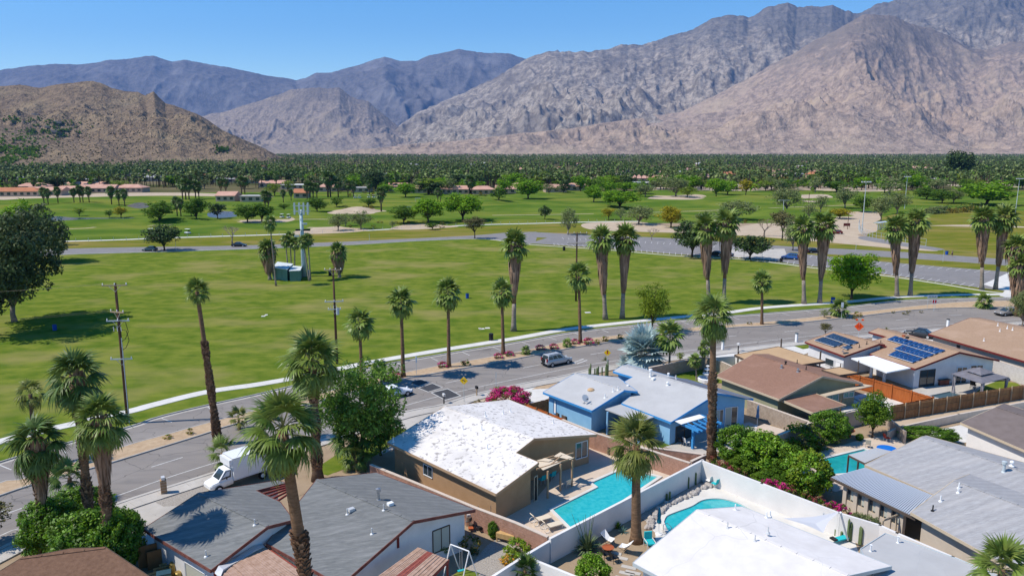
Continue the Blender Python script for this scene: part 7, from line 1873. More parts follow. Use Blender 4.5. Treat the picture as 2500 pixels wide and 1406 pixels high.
# ------------------------------------------------------------------ vehicles
def loft_body(mb, st, mi=0):
 """st: list of (x, halfwidth, z_low, z_belt, crown)"""
 n = 8; vs = []
 for x, w_, zl, zb in st:
  vs += [(x, -w_ * .9, zl), (x, -w_, zl + (zb - zl) * .3), (x, -w_, zl + (zb - zl) * .75), (x, -w_ * .9, zb), (x, w_ * .9, zb), (x, w_, zl + (zb - zl) * .75), (x, w_, zl + (zb - zl) * .3), (x, w_ * .9, zl)]
 fs = []
 for i in range(len(st) - 1):
  for k in range(n): fs.append((i * n + k, (i + 1) * n + k, (i + 1) * n + (k + 1) % n, i * n + (k + 1) % n))
 fs.append(tuple(range(n))); fs.append(tuple((len(st) - 1) * n + k for k in range(n))[::-1])
 mb.add(vs, [f[::-1] for f in fs], mi)
def car(label, kind, px, py, heading, paint, group=None, cat='car', px_len=None, name=None):
 g = G(px, py)
 nm = name or {'suv': 'parked_suv' if False else 'suv', 'sedan': 'sedan', 'hatch': 'hatchback'}[kind]
 t = thing(nm, label, cat, tuple(g), heading, group)
 if kind == 'suv': L_, W_, Ht, belt, hood, cab = 4.5, 1.78, 1.70, 1.02, .98, (-.2, .18, .30, .0)
 elif kind == 'hatch': L_, W_, Ht, belt, hood = 4.3, 1.75, 1.5, .93, .85
 else: L_, W_, Ht, belt, hood = 4.6, 1.78, 1.45, .90, .80
 h = L_ / 2
 mb = MB()
 if kind == 'suv': st = [(-h, .72, .42, .92), (-h + .15, .85, .30, 1.0), (-1.2, .88, .26, belt), (.6, .89, .26, belt), (1.2, .88, .27, hood), (h - .35, .85, .30, hood - .12), (h, .74, .36, .72)]
 else: st = [(-h, .70, .42, belt - .12), (-h + .2, .84, .28, belt), (-1.2, .88, .22, belt), (.5, .88, .22, belt), (1.1, .87, .24, hood + .04), (h - .4, .82, .28, hood - .14), (h, .68, .34, .55)]
 loft_body(mb, st)
 part('body', mb, paint, t, smooth=False)
 # greenhouse
 if kind == 'suv': xb0, xb1, xr0, xr1 = -h + .12, 1.15, -h + .35, .35
 elif kind == 'hatch': xb0, xb1, xr0, xr1 = -h + .25, 1.35, -1.35, .15
 else: xb0, xb1, xr0, xr1 = -1.75, 1.25, -.95, .25
 wb, wr = W_ / 2 * .90, W_ / 2 * .72
 B = [Vector((xb0, -wb, belt - .03)), Vector((xb1, -wb, (hood if kind != 'suv' else belt) - .03)), Vector((xb1, wb, (hood if kind != 'suv' else belt) - .03)), Vector((xb0, wb, belt - .03))]
 T_ = [Vector((xr0, -wr, Ht - .05)), Vector((xr1, -wr, Ht - .05)), Vector((xr1, wr, Ht - .05)), Vector((xr0, wr, Ht - .05))]
 mb = MB(); mb.add(B + T_, [(0, 1, 5, 4), (1, 2, 6, 5), (2, 3, 7, 6), (3, 0, 4, 7), (4, 5, 6, 7)])
 C = [Vector((p.x * .93 + (xr0 + xr1) / 2 * .07, p.y * .86, Ht)) for p in T_]
 mb.add(T_ + C, [(0, 1, 5, 4), (1, 2, 6, 5), (2, 3, 7, 6), (3, 0, 4, 7), (4, 5, 6, 7)])
 part('cabin', mb, paint, t)
 def pane(a, b, c, d, u0, u1, v0, v1, nm_):
  def q(u, v): return a.lerp(b, u).lerp(d.lerp(c, u), v)
  P_ = [q(u0, v0), q(u1, v0), q(u1, v1), q(u0, v1)]
  nn = (P_[1] - P_[0]).cross(P_[3] - P_[0]).normalized()
  cen = sum(P_, Vector()) / 4
  if nn.dot(cen - Vector((0, 0, 1.0))) < 0: nn = -nn
  mb = MB(); P2 = [p + nn * .012 for p in P_]; P1 = [p - nn * .01 for p in P_]
  mb.add(P2 + P1, [(0, 1, 2, 3), (0, 4, 5, 1), (1, 5, 6, 2), (2, 6, 7, 3), (3, 7, 4, 0)])
  part(nm_, mb, 'glass', t)
 pane(B[1], B[2], T_[2], T_[1], .06, .94, .12, .94, 'windscreen')
 pane(B[3], B[0], T_[0], T_[3], .08, .92, .2, .92, 'rear_window')
 for s_ in (0, 1):
  a, b, c, d = (B[0], B[1], T_[1], T_[0]) if s_ == 0 else (B[3], B[2], T_[2], T_[3])
  cuts = ((.04, .28), (.31, .56), (.59, .84)) if kind == 'suv' else ((.14, .46), (.49, .84))
  for u0, u1 in cuts: pane(a, b, c, d, u0, u1, .16, .9, 'side_window')
 for x in (-h + .85, h - .85):
  for s_ in (-1, 1):
   mb = MB(); r = .33
   mb.tube([(x, s_ * (W_ / 2 - .2), r), (x, s_ * (W_ / 2 + .01), r)], r, 16)
   w_ = part('wheel', mb, 'rubber', t)
   mb = MB(); mb.tube([(x, s_ * (W_ / 2), r), (x, s_ * (W_ / 2 + .025), r)], r * .6, 10)
   part('rim', mb, 'silverp', w_)
 for s_ in (-1, 1):
  mb = MB(); mb.box((h - .10, s_ * .58, .64 if kind != 'suv' else .74), (.16, .26, .14)); part('headlight', mb, 'lightg', t)
  mb = MB(); mb.box((-h + .06, s_ * .66, .78 if kind != 'suv' else .98), (.12, .2, .22 if kind != 'suv' else .5)); part('tail_light', mb, 'lightr', t)
  mb = MB(); mb.box((.95, s_ * (W_ / 2 + .05), belt + .06), (.14, .16, .12)); part('mirror', mb, paint, t)
 mb = MB(); mb.box((0, 0, .28), (L_ - .25, W_ - .02, .16)); mb.box((h - .05, 0, .42), (.14, W_ * .75, .16)); mb.box((-h + .05, 0, .42), (.14, W_ * .8, .18)); part('bumper_trim', mb, 'black', t)
 if kind == 'suv':
  mb = MB(); mb.tube([(-h - .16, .1, .92), (-h + .02, .1, .92)], .34, 16); part('spare_wheel', mb, 'rubber', t)
  for s_ in (-1, 1):
   mb = MB(); mb.bar((-1.7, s_ * .55, Ht + .04), (.1, s_ * .55, Ht + .04), .04, .04); part('roof_rail', mb, 'black', t)
 return t
def road_heading(a, b): v = G(*b) - G(*a); return math.atan2(v.y, v.x)
hd1 = road_heading((1300, 905), (1400, 885))
car('silver boxy SUV with rear spare wheel driving on the near carriageway', 'suv', 1359, 889, hd1, 'silverp')
car('white sedan half hidden by the leafy tree on the near carriageway', 'sedan', 962, 968, road_heading((930, 985), (1030, 962)), 'whitep')
car('silver-beige sedan at the far right of the road beside the edge palm', 'sedan', 2458, 769, road_heading((2400, 770), (2500, 762)) + PI, 'greyp')
car('dark blue-black sedan parked in the driveway behind the solar house', 'sedan', 2243, 822, -.55 + PI * .95, 'blackp')
car('small slate-blue hatchback on the park drive beside the dark dense tree', 'hatch', 366, 613, PI, 'bluegp')
car('black sedan on the park drive under the bare tree', 'sedan', 584, 602, .03, 'blackp')
car('black car parked under the dark tree between the shaggy palms, left one', 'sedan', 1747, 624, 2.4, 'blackp', 'cars in the shade of the dark tree')
car('silver fronted dark car parked between the shaggy palms, right one', 'sedan', 1771, 625, 2.4, 'bluegp', 'cars in the shade of the dark tree')
car('bright blue SUV parked on the pale pad in the car park', 'suv', 1928, 633, 2.6, 'bluep')
car('dark car parked behind the shaggy palm near the blue SUV', 'sedan', 1985, 617, .3, 'blackp')
car('dark red car on the sand lot behind the shaggy palm', 'hatch', 2042, 571, 2.7, 'redp')
# box truck
g = G(498, 1206) + Vector((2.4, 2.5, 0))
tk = thing('box_truck', 'white box truck parked in the driveway behind the big palm', 'truck', tuple(g), 0)
ht_ = Vector((5.2, 5.4, 0)); ang = math.atan2(ht_.y, ht_.x) ; tk.rotation_euler = (0, 0, ang + PI); tk.scale = (.9, .9, .9)
mb = MB(); mb.box((-1.0, 0, 2.05), (4.4, 2.25, 2.3)); cargo = part('cargo_box', mb, 'whitep', tk)
mb = MB()
for y_ in (-1.135, 1.135):
 for z_ in (.93, 3.17): mb.bar((-3.2, y_, z_), (1.2, y_, z_), .05, .08)
for z_ in (.93, 3.17): mb.bar((1.215, -1.12, z_), (1.215, 1.12, z_), .05, .08)
part('edge_trim', mb, 'vent', cargo)
mb = MB(); mb.box((1.35, 0, 2.75), (.4, 2.1, .7)); part('overcab', mb, 'whitep', cargo)
mb = MB(); loft_body(mb, [(1.2, .92, .5, 1.25), (2.1, .94, .45, 1.22), (2.6, .90, .45, 1.12), (3.3, .84, .45, .98), (3.5, .72, .5, .85)]); part('bonnet', mb, 'whitep', tk)
Bc = [Vector((1.25, -.9, 1.2)), Vector((2.65, -.84, 1.15)), Vector((2.65, .84, 1.15)), Vector((1.25, .9, 1.2))]; Tc = [Vector((1.25, -.78, 2.05)), Vector((1.85, -.7, 2.05)), Vector((1.85, .7, 2.05)), Vector((1.25, .78, 2.05))]
mb = MB(); mb.add(Bc + Tc, [(0, 1, 5, 4), (1, 2, 6, 5), (2, 3, 7, 6), (3, 0, 4, 7), (4, 5, 6, 7)]); part('cab', mb, 'whitep', tk)
for (a, b, c, d) in ((Bc[1], Bc[2], Tc[2], Tc[1]), (Bc[0], Bc[1], Tc[1], Tc[0]), (Bc[3], Bc[2], Tc[2], Tc[3])):
 q = lambda u, v: a.lerp(b, u).lerp(d.lerp(c, u), v)
 P_ = [q(.12, .12), q(.9, .12), q(.88, .9), q(.12, .9)]; nn = (P_[1] - P_[0]).cross(P_[3] - P_[0]).normalized(); cen = sum(P_, Vector()) / 4
 if nn.dot(cen - Vector((1.6, 0, 1.5))) < 0: nn = -nn
 mb = MB(); mb.add([p + nn * .012 for p in P_] + [p - nn * .01 for p in P_], [(0, 1, 2, 3), (0, 4, 5, 1), (1, 5, 6, 2), (2, 6, 7, 3), (3, 7, 4, 0)])
 part('windscreen' if (b - a).y > 1 else 'side_window', mb, 'glass', tk)
for x in (2.7, -1.9):
 for s_ in (-1, 1):
  mb = MB(); mb.tube([(x, s_ * .75, .4), (x, s_ * 1.0, .4)], .4, 14); w_ = part('wheel', mb, 'rubber', tk)
  mb = MB(); mb.tube([(x, s_ * .99, .4), (x, s_ * 1.02, .4)], .22, 10); part('rim', mb, 'ventw', w_)
for s_ in (-1, 1):
 mb = MB(); mb.box((3.4, s_ * .6, .78), (.12, .25, .15)); part('headlight', mb, 'lightg', tk)
 mb = MB(); mb.bar((2.0, s_ * .95, 1.5), (2.0, s_ * 1.2, 1.5), .04); mb.box((2.0, s_ * 1.25, 1.5), (.1, .06, .3)); part('mirror', mb, 'black', tk)
mb = MB(); mb.box((0, 0, .6), (6.4, .9, .25)); part('chassis', mb, 'black', tk)
# golf carts
def golf_cart(label, px, py, rz, white=True):
 t = thing('golf_cart', label, 'golf cart', tuple(G(px, py)), rz, 'golf carts')
 mb = MB(); loft_body(mb, [(-1.1, .5, .25, .75), (0, .55, .2, .6), (.7, .55, .2, .7), (1.1, .42, .3, .6)]); part('body', mb, 'whitep', t)
 mb = MB(); mb.box((-.1, 0, 1.8), (1.7, 1.1, .08)); part('canopy', mb, 'ventw' if white else 'black', t)
 mb = MB()
 for x in (-.85, .6):
  for s_ in (-1, 1): mb.bar((x, s_ * .48, .6), (x * .9, s_ * .48, 1.8), .04)
 part('canopy_frame', mb, 'black', t)
 mb = MB(); mb.box((-.3, 0, .82), (.5, 1.0, .14)); mb.box((-.55, 0, 1.05), (.1, 1.0, .4)); part('seat', mb, 'black', t)
 for x in (-.75, .75):
  for s_ in (-1, 1): mb = MB(); mb.tube([(x, s_ * .4, .22), (x, s_ * .56, .22)], .22, 10); part('wheel', mb, 'rubber', t)
for lb, x, y, rz in (('golf cart left of the dark dense tree on the near fairway', 369, 570, .4), ('golf cart right of the dark dense tree on the near fairway', 458, 571, 2.9), ('golf cart left of the antenna mast, left of the pair', 689, 532, 1.2), ('golf cart left of the antenna mast, right of the pair', 705, 533, 1.3),
                     ('golf cart at the cart parking, first from the left', 868, 484, .5), ('golf cart at the cart parking, second from the left', 878, 484, .5), ('golf cart at the cart parking, third from the left', 901, 483, .5), ('golf cart at the cart parking, fourth from the left', 913, 483, .5)):
 golf_cart(lb, x, y, rz)
# ------------------------------------------------------------------ power poles and wires
def power_pole(label, bx, by, tx, ty, arms, extras, z2=None):
 g = G(bx, by); top = P(tx, ty, g.y) - g
 t = thing('power_pole', label, 'power pole', tuple(g))
 mb = MB(); mb.tube([Vector((0, 0, -.1)), top * .5, top], [.20, .17, .13], 10); part('pole', mb, 'pole', t, smooth=True)
 res = []
 for (fr, half, ang, mt, pins) in arms:
  c = top * fr; d = Vector((math.cos(ang), math.sin(ang), 0))
  mb = MB(); mb.bar(c - d * half + Vector((0, -.16, 0)), c + d * half + Vector((0, -.16, 0)), .1, .12); part('crossarm', mb, mt, t)
  mb = MB()
  for k in range(pins):
   p = c + d * half * (-.92 + 1.84 * k / max(pins - 1, 1)) + Vector((0, -.16, .06)); mb.lathe(p, [(.02, 0), (.06, .05), (.04, .12), (.06, .17), (.02, .22)], 7)
   res.append(g + p + Vector((0, 0, .2)))
  if pins: part('insulator', mb, 'ventw', t)
  mb = MB(); mb.bar(c - d * half * .5 + Vector((0, -.17, 0)), c - Vector((0, .15, .7)), .04); mb.bar(c + d * half * .5 + Vector((0, -.17, 0)), c - Vector((0, .15, .7)), .04); part('brace', mb, 'steel', t)
 for e in extras:
  c = top * e[1]
  if e[0] == 'can': mb = MB(); mb.lathe(c + Vector((.42, -.1, -.5)), [(.22, 0), (.23, .1), (.23, .85), (.18, .95)], 12); part('transformer', mb, 'galv', t)
  if e[0] == 'fuse':
   mb = MB()
   for k in range(3): mb.bar(c + Vector((-.5 + .4 * k, -.25, 0)), c + Vector((-.45 + .4 * k, -.3, -.5)), .05)
   part('fuse_cutout', mb, 'vent', t)
  if e[0] == 'riser': mb = MB(); mb.tube([c + Vector((.22, -.18, 0)), Vector((.24, -.2, 0))], .05, 6); part('riser_pipe', mb, 'galv', t)
  if e[0] == 'loop':
   mb = MB(); mb.tube([c + Vector((.1, -.2, 0)), c + Vector((.9, -.3, -.1)), c + Vector((1.1, -.3, -1.2)), c + Vector((.7, -.3, -2.0)), c + Vector((.24, -.2, -2.3))], .035, 5); part('jumper_cable', mb, 'black', t)
 return t, res
ppA, pinsA = power_pole('brown power pole at the left with three crossarm levels behind the palm cluster', 313, 1033, 281, 691, [(.985, 1.3, .15, 'woodp', 3), (.80, .9, -.3, 'woodp', 3), (.74, 1.2, .1, 'galv', 3), (.47, 1.15, .1, 'galv', 2)], [('loop', .74), ('fuse', .70), ('riser', .62), ('loop', .68)])
ppB, pinsB = power_pole('brown power pole with a grey transformer behind the pale palm', 823, 888, 813, 655, [(.985, 1.2, .1, 'woodp', 4), (.66, 1.3, .2, 'galv', 3), (.58, .9, .1, 'galv', 2)], [('can', .56), ('fuse', .62)])
ppC, pinsC = power_pole('dark power pole on the lawn behind a median palm', 1406, 735, 1409, 567, [(.985, 2.1, .1, 'woodp', 4), (.84, 2.0, .1, 'woodp', 3)], [])
def wire(label, a, b, sag, r=.004, group='overhead wires'):
 a, b = Vector(a), Vector(b); org = a
 pts = [a.lerp(b, t) - Vector((0, 0, sag * 4 * t * (1 - t))) for t in [i / 14 for i in range(15)]]
 mb = MB(); mb.tube(pts, r, 4); solo('power_wire', mb, 'ptrunkg', label, 'wire', tuple(org), group)
for k in range(3):
 wire(['left', 'middle', 'right'][k] + ' overhead wire from the top crossarm of the left power pole', pinsA[k], pinsA[k] + Vector((-46, -6 + k * 1.0, -.4)), .8)
for k in range(3, 6):
 wire(['left', 'middle', 'right'][k - 3] + ' overhead wire from the second crossarm of the left power pole', pinsA[k], pinsA[k] + Vector((-46, -9 + k * .8, -.6)), .9)
# lattice pole wire to the tower (bright guy line seen over the lawn)
# cell mast
g = G(743, 675); top = P(737, 512, g.y).z
cm = thing('cell_mast', 'pale blue-grey antenna mast with panels and flood lights in the park', 'antenna mast', tuple(g))
mb = MB(); mb.tube([(0, 0, 0), (0, 0, top * .5), (0, 0, top)], [.62, .5, .34], 14); part('mast', mb, 'towerm', cm, smooth=True)
m_ = mpp(675)
for i, dx in enumerate((-17, -12, -5, 0, 6, 11, 17, 21)):
 x = dx * m_ * .95; y_ = (-1) ** i * .9
 mb = MB(); mb.box((x, y_ - .5, top + .4 - (i % 2) * .25), (.36, .2, 2.5)); part('antenna_panel', mb, 'galv', cm)
mb = MB()
for z in (top - .4, top + .9):
 for y_ in (-.9, .9): mb.bar((-17 * m_, y_ * .7, z), (21 * m_, y_ * .7, z), .12)
 mb.bar((0, -1.2, z), (0, 1.2, z), .12)
part('antenna_frame', mb, 'galv', cm)
for z, xs in ((top * .80, (6, 12)), (top * .71, (-10, -5, 9, 14, 19)), (top * .62, (-14, -8))):
 mb = MB(); mb.bar((min(xs) * m_, -.5, z), (max(xs) * m_, -.5, z), .1); part('light_arm', mb, 'galv', cm)
 for x in xs: mb = MB(); mb.box((x * m_, -.7, z - .1), (.55, .5, .4)); part('flood_light', mb, 'black' if z < top * .75 and z > top * .65 else 'galv', cm)
mb = MB(); mb.box((-.9, .2, .9), (.7, .5, 1.7)); mb.box((1.0, .2, .8), (.6, .5, 1.5)); part('equipment_box', mb, 'galv', cm)
def cabinet(label, pts, h):
 q = [G(*p) for p in pts]; t = thing('utility_cabinet', label, 'utility cabinet', tuple(q[0]), group='green cabinets by the antenna mast')
 mb = MB(); mb.prism([(p.x, p.y) for p in q], -.02, h); wpart('wall', mb, 'green_box', t)
 c = sum(q, Vector()) / len(q); mb = MB(); q2 = [c + (p - c) * 1.06 for p in q]; mb.prism([(p.x, p.y) for p in q2], h, h + .14); wpart('roof', mb, 'cabroof', t)
 mb = MB(); p0, p1 = q[0], q[1]; nn = Vector(((p1 - p0).y, -(p1 - p0).x, 0)).normalized(); a = p0.lerp(p1, .35) + nn * .03; b = p0.lerp(p1, .65) + nn * .03
 mb.bar(a + Vector((0, 0, h * .45)), b + Vector((0, 0, h * .45)), .05, h * .8); wpart('door', mb, 'green_box', t)
cabinet('long pale green utility cabinet with a white roof behind the thin palm', [(666, 681), (702, 686), (716, 672), (680, 667)], 2.7)
cabinet('dark green utility cabinet right of the long pale one', [(708, 687), (734, 686), (738, 676), (714, 674)], 2.4)
# field lights, posts, signs
def field_light(label, px, py, ty, n=4):
 g = G(px, py); h = P(px, ty, g.y).z
 t = thing('field_light', label, 'flood light pole', tuple(g), group='ball field flood lights')
 mb = MB(); mb.tube([(0, 0, 0), (0, 0, h)], [.18, .1], 8); part('pole', mb, 'galv', t)
 mb = MB(); mb.bar((-1.6, 0, h), (1.6, 0, h), .1); part('crossarm', mb, 'galv', t)
 for k in range(n): mb = MB(); mb.box((-1.5 + 3.0 * k / (n - 1), -.2, h + .1), (.55, .5, .45)); part('flood_light', mb, 'vent', t)
field_light('tall flood light pole at the sand lot', 2104, 568, 445); field_light('flood light pole behind the tall olive trees', 2208, 510, 432); field_light('tall flood light pole at the far right edge', 2479, 520, 437, 5)
def simple_post(name, label, cat, px, py, ty, r=.1, mat='pole', arm=None):
 g = G(px, py); h = P(px, ty, g.y).z
 t = thing(name, label, cat, tuple(g)); mb = MB(); mb.tube([(0, 0, -.05), (0, 0, h)], [r, r * .8], 7); part('post', mb, mat, t)
 if arm: mb = MB(); mb.bar((-arm, 0, h - .2), (arm, 0, h - .2), .12); part('crossarm', mb, mat, t)
simple_post('utility_post', 'bare dark utility post beyond the sand lot', 'post', 1972, 527, 471, .16)
simple_post('utility_post', 'thin crossarm post before the autumn-brown tree', 'post', 1909, 560, 488, .1, 'galv', 2.2)
simple_post('lot_lamp', 'thin light post at the umbrella tree', 'post', 1816, 632, 607, .06, 'galv')
simple_post('lot_lamp', 'thin light post right of the umbrella tree', 'post', 1860, 632, 607, .06, 'galv')
simple_post('angled_post', 'dark angled lamp post on the sand lot', 'post', 2069, 560, 521, .12, 'pole')
for lb, x, y, ty in (('thin pole on the grass strip before the drive', 902, 594, 571), ('thin pole behind the car park left of the exit palms', 2302, 639, 610), ('thin pole at the park drive near the dark dense tree', 430, 612, 590), ('thin pole in the shaggy palm row at the sand verge', 2089, 612, 596)):
 simple_post('thin_pole', lb, 'post', x, y, ty, .05, 'galv')
def diamond_sign(name, label, px, py, cy, mat, size, sym):
 g = G(px, py); hc = P(px, cy, g.y).z; t = thing(name, label, 'road sign', tuple(g), -.15)
 mb = MB(); mb.tube([(0, .03, -.05), (0, .03, hc + size * .5)], .035, 6); part('post', mb, 'galv', t)
 mb = MB(); s_ = size / 2
 mb.add([(0, 0, hc - s_), (s_, 0, hc), (0, 0, hc + s_), (-s_, 0, hc), (0, .015, hc - s_), (s_, .015, hc), (0, .015, hc + s_), (-s_, .015, hc)], [(0, 1, 2, 3), (4, 7, 6, 5), (0, 4, 5, 1), (1, 5, 6, 2), (2, 6, 7, 3), (3, 7, 4, 0)])
 sp = part('sign_plate', mb, mat, t)
 sym(sp, hc, s_)
def sym_arrow(sp, hc, s_):
 mb = MB(); mb.bar((-s_ * .4, -.008, hc + s_ * .12), (s_ * .35, -.008, hc - s_ * .08), .006, s_ * .14); mb.bar((-s_ * .15, -.008, hc + s_ * .22), (s_ * .05, -.008, hc + s_ * .02), .006, s_ * .1); part('arrow_symbol', mb, 'black', sp)
def sym_signal(sp, hc, s_):
 mb = MB(); mb.box((0, -.008, hc + s_ * .48), (s_ * .36, .006, s_ * .36)); part('top_lamp_symbol', mb, 'black', sp)
 mb = MB(); mb.box((0, -.008, hc - s_ * .02), (s_ * .36, .006, s_ * .5)); part('red_lamp_symbol', mb, 'signr', sp)
def sym_work(sp, hc, s_):
 for k, (w_, dz) in enumerate(((.7, .26), (.9, .02), (.6, -.22))):
  mb = MB()
  for j in range(5): mb.box((-w_ * s_ / 2 + w_ * s_ * (j + .5) / 5, -.008, hc + dz * s_), (w_ * s_ / 5 * .62, .006, s_ * .13))
  part('lettering', mb, 'signr', sp)
diamond_sign('yellow_warning_sign', 'yellow diamond warning sign with a black arrow beside the trench patches', 1133, 983, 929, 'signy', 1.05, sym_arrow)
diamond_sign('signal_warning_sign', 'yellow-orange diamond signal sign left of the silver palm', 1482, 900, 861, 'signy', 1.0, sym_signal)
diamond_sign('roadwork_sign', 'bright orange diamond roadwork sign with flags behind the solar house', 2095, 826, 797, 'signo', 1.5, sym_work)
g = G(2095, 826); fl = P(2095, 781, g.y).z
t = thing('warning_flags', 'pair of orange flags on top of the roadwork sign', 'flags', tuple(g), -.15)
for s_ in (-1, 1):
 mb = MB(); mb.bar((0, -.02, fl - .45), (s_ * .35, -.02, fl + .2), .02); part('stick', mb, 'woodp', t)
 mb = MB(); mb.add([(s_ * .2, -.02, fl - .08), (s_ * .36, -.02, fl + .2), (s_ * .7, -.05, fl + .1), (s_ * .55, -.03, fl - .15)], [(0, 1, 2, 3)]); part('flag', mb, 'signo', t)
def plate_sign(name, label, px, py, cy, w_, h_, mat, rz=0.0, post2=False, txt=None):
 g = G(px, py); hc = P(px, cy, g.y).z; t = thing(name, label, 'road sign', tuple(g), rz)
 mb = MB()
 for x in ((-w_ * .4, w_ * .4) if post2 else (0,)): mb.tube([(x, .03, -.05), (x, .03, hc + h_ * .4)], .03, 6)
 part('post', mb, 'galv', t)
 mb = MB(); mb.box((0, 0, hc), (w_, .02, h_)); sp = part('sign_plate', mb, mat, t)
 if txt: txt(sp, hc, w_, h_)
def t_park(sp, hc, w_, h_):
 mb = MB()
 for j in range(9): mb.box((-w_ * .42 + w_ * .84 * (j + .5) / 9, -.013, hc), (w_ * .06, .006, h_ * (.5 if j % 3 else .3)))
 part('lettering', mb, 'bluegp', sp)
def t_red(sp, hc, w_, h_):
 for s_ in (-1, 1): mb = MB(); mb.box((s_ * w_ * .24, -.013, hc), (w_ * .34, .006, h_ * .8)); part('red_panel', mb, 'signr', sp)
plate_sign('street_name_sign', 'thin pale street sign edge-on on the median by the first tall palm', 1017, 917, 878, .25, .9, 'signw', .9)
plate_sign('white_sign', 'small white sign on the median behind the young palm', 2054, 779, 744, .45, .9, 'signw')
plate_sign('park_name_sign', 'wide white two-post sign at the right end of the median', 2273, 757, 724, 2.0, .5, 'signw', .1, True, t_park)
plate_sign('red_plate_sign', 'small red and white sign right of the wide white sign', 2279, 760, 736, .9, .75, 'signw', 0, False, t_red)
plate_sign('thin_marker', 'thin grey marker post in front of the bougainvillea mound', 1211, 946, 915, .08, .8, 'galv')
# mailboxes and pillars
def mailbox(label, px, py, kind):
 g = G(px, py); t = thing('mailbox', label, 'mailbox', tuple(g), .5)
 if kind == 'pillar':
  mb = MB(); mb.box((0, 0, .68), (.5, .5, 1.36)); p_ = part('pillar', mb, 'tanwall', t)
  mb = MB()
  for k in range(5): mb.box((0, -.26, .2 + .26 * k), (.5, .012, .03))
  part('mortar_line', mb, 'cap', p_)
  mb = MB(); mb.box((0, 0, 1.5), (.28, .5, .24)); part('box', mb, 'vent', t)
 elif kind == 'white':
  mb = MB(); mb.box((0, 0, .7), (.32, .32, 1.4)); part('pillar', mb, 'ventw', t); mb = MB(); mb.box((0, 0, 1.48), (.4, .4, .12)); part('cap', mb, 'bluegp' if px < 2000 else 'black', t)
 else:
  mb = MB(); mb.box((0, 0, .5), (.12, .12, 1.0)); part('post', mb, 'woodp' if kind == 'post' else 'black', t)
  mb = MB(); mb.box((0, 0, 1.15), (.24, .5, .3)); mb.ell((0, 0, 1.28), (.12, .25, .08), 8, 4); part('box', mb, 'black' if kind == 'post' else 'vent', t)
mailbox('stone pillar mailbox on the near footpath left of the box truck', 401, 1205, 'pillar')
mailbox('black mailbox on a timber post left of the bougainvillea mound', 1164, 967, 'post')
mailbox('grey mailbox on a black post in front of the trench patches', 1084, 986, 'grey')
mailbox('white pillar mailbox with a blue cap left of the solar house', 1944, 836, 'white')
mailbox('white pillar with a black cap beside the long brown roof', 2313, 800, 'white')
mailbox('short dark pillar at the white driveway behind the brown roof', 1802, 858, 'grey')
mailbox('small white post by the road behind the tall street palm', 1764, 855, 'white')
# drums and bins
def drum(label, px, py, mat, r=.3, h=.9, nm='trash_drum'):
 g = G(px, py); t = thing(nm, label, 'trash can', tuple(g), group=('blue drums in the park' if mat == 'bluebin' else 'black bins in the park'))
 mb = MB(); mb.lathe((0, 0, 0), [(r * .95, 0), (r, .05), (r * .98, h * .33), (r * 1.03, h * .35), (r * .98, h * .37), (r * .98, h * .66), (r * 1.03, h * .68), (r, h)], 14); part('drum', mb, mat, t)
 mb = MB(); mb.lathe((0, 0, h), [(r * .9, 0), (r * .9, .012)], 12); part('opening', mb, 'black', t)
drum('blue drum on the lawn right of the second tall median palm', 1141, 728, 'bluebin', .33, 1.0)
drum('blue drum beside the shaggy palm pair near the bright green tree', 2033, 740, 'bluebin', .4, 1.2)
drum('blue drum in the shade of the huge eucalyptus', 134, 806, 'bluebin', .33, 1.0)
drum('blue drum beside the walker on the far drive', 2311, 622, 'bluebin', .4, 1.1)
drum('black bin on the lawn beside the footpath near the lone giant palm', 1199, 831, 'black', .36, 1.15)
drum('black bin near the car park below the crossarm pole', 1377, 612, 'black', .4, 1.2)
drum('black bin left of the short shaggy palm behind the transformer pole', 806, 673, 'black', .4, 1.2)
drum('dark bin at the car park kerb beside the blue SUV', 1907, 640, 'black', .4, 1.1)
# walker on the far drive
def person(label, px, py):
 g = G(px, py); t = thing('person', label, 'person', tuple(g), .4)
 me = bpy.data.meshes.new('body'); V = [(0, 0, .95), (0, 0, 1.2), (0, 0, 1.42), (0, 0, 1.52), (0, 0, 1.64), (0, 0, 1.76), (.09, 0, .9), (.11, -.12, .5), (.11, .02, .08), (.11, -.12, .04), (-.09, 0, .9), (-.11, .12, .5), (-.12, .28, .12), (-.12, .16, .05), (.2, 0, 1.4), (.26, .1, 1.12), (.26, -.06, .92), (-.2, 0, 1.4), (-.26, -.1, 1.12), (-.25, -.28, .98)]
 E = [(0, 1), (1, 2), (2, 3), (3, 4), (4, 5), (0, 6), (6, 7), (7, 8), (8, 9), (0, 10), (10, 11), (11, 12), (12, 13), (2, 14), (14, 15), (15, 16), (2, 17), (17, 18), (18, 19)]
 me.from_pydata(V, E, []); me.materials.append(MT['skin'])
 o = link('body', me, t)
 m = o.modifiers.new('skin', 'SKIN'); rad = [.15, .15, .16, .06, .09, .08, .10, .07, .05, .05, .10, .07, .05, .05, .07, .05, .035, .07, .05, .035]
 for i, r in enumerate(rad): me.skin_vertices[0].data[i].radius = (r, r)
 me.skin_vertices[0].data[0].use_root = True
 s_ = o.modifiers.new('sub', 'SUBSURF'); s_.levels = 1; s_.render_levels = 1
 mb = MB(); mb.lathe((0, 0, 0), [(.15, .93), (.18, 1.15), (.21, 1.40), (.1, 1.5)], 10); part('shirt', mb, 'shirt', t)
 mb = MB(); mb.tube([(.09, 0, .98), (.11, -.09, .6)], [.13, .10], 8); mb.tube([(-.09, 0, .98), (-.11, .09, .6)], [.13, .10], 8); part('shorts', mb, 'cloth', t)
 mb = MB(); mb.ell((0, .01, 1.76), (.105, .11, .08), 8, 5); part('hair', mb, 'black', t)
person('person in dark clothes walking on the far drive beside the blue drum', 2324, 627)
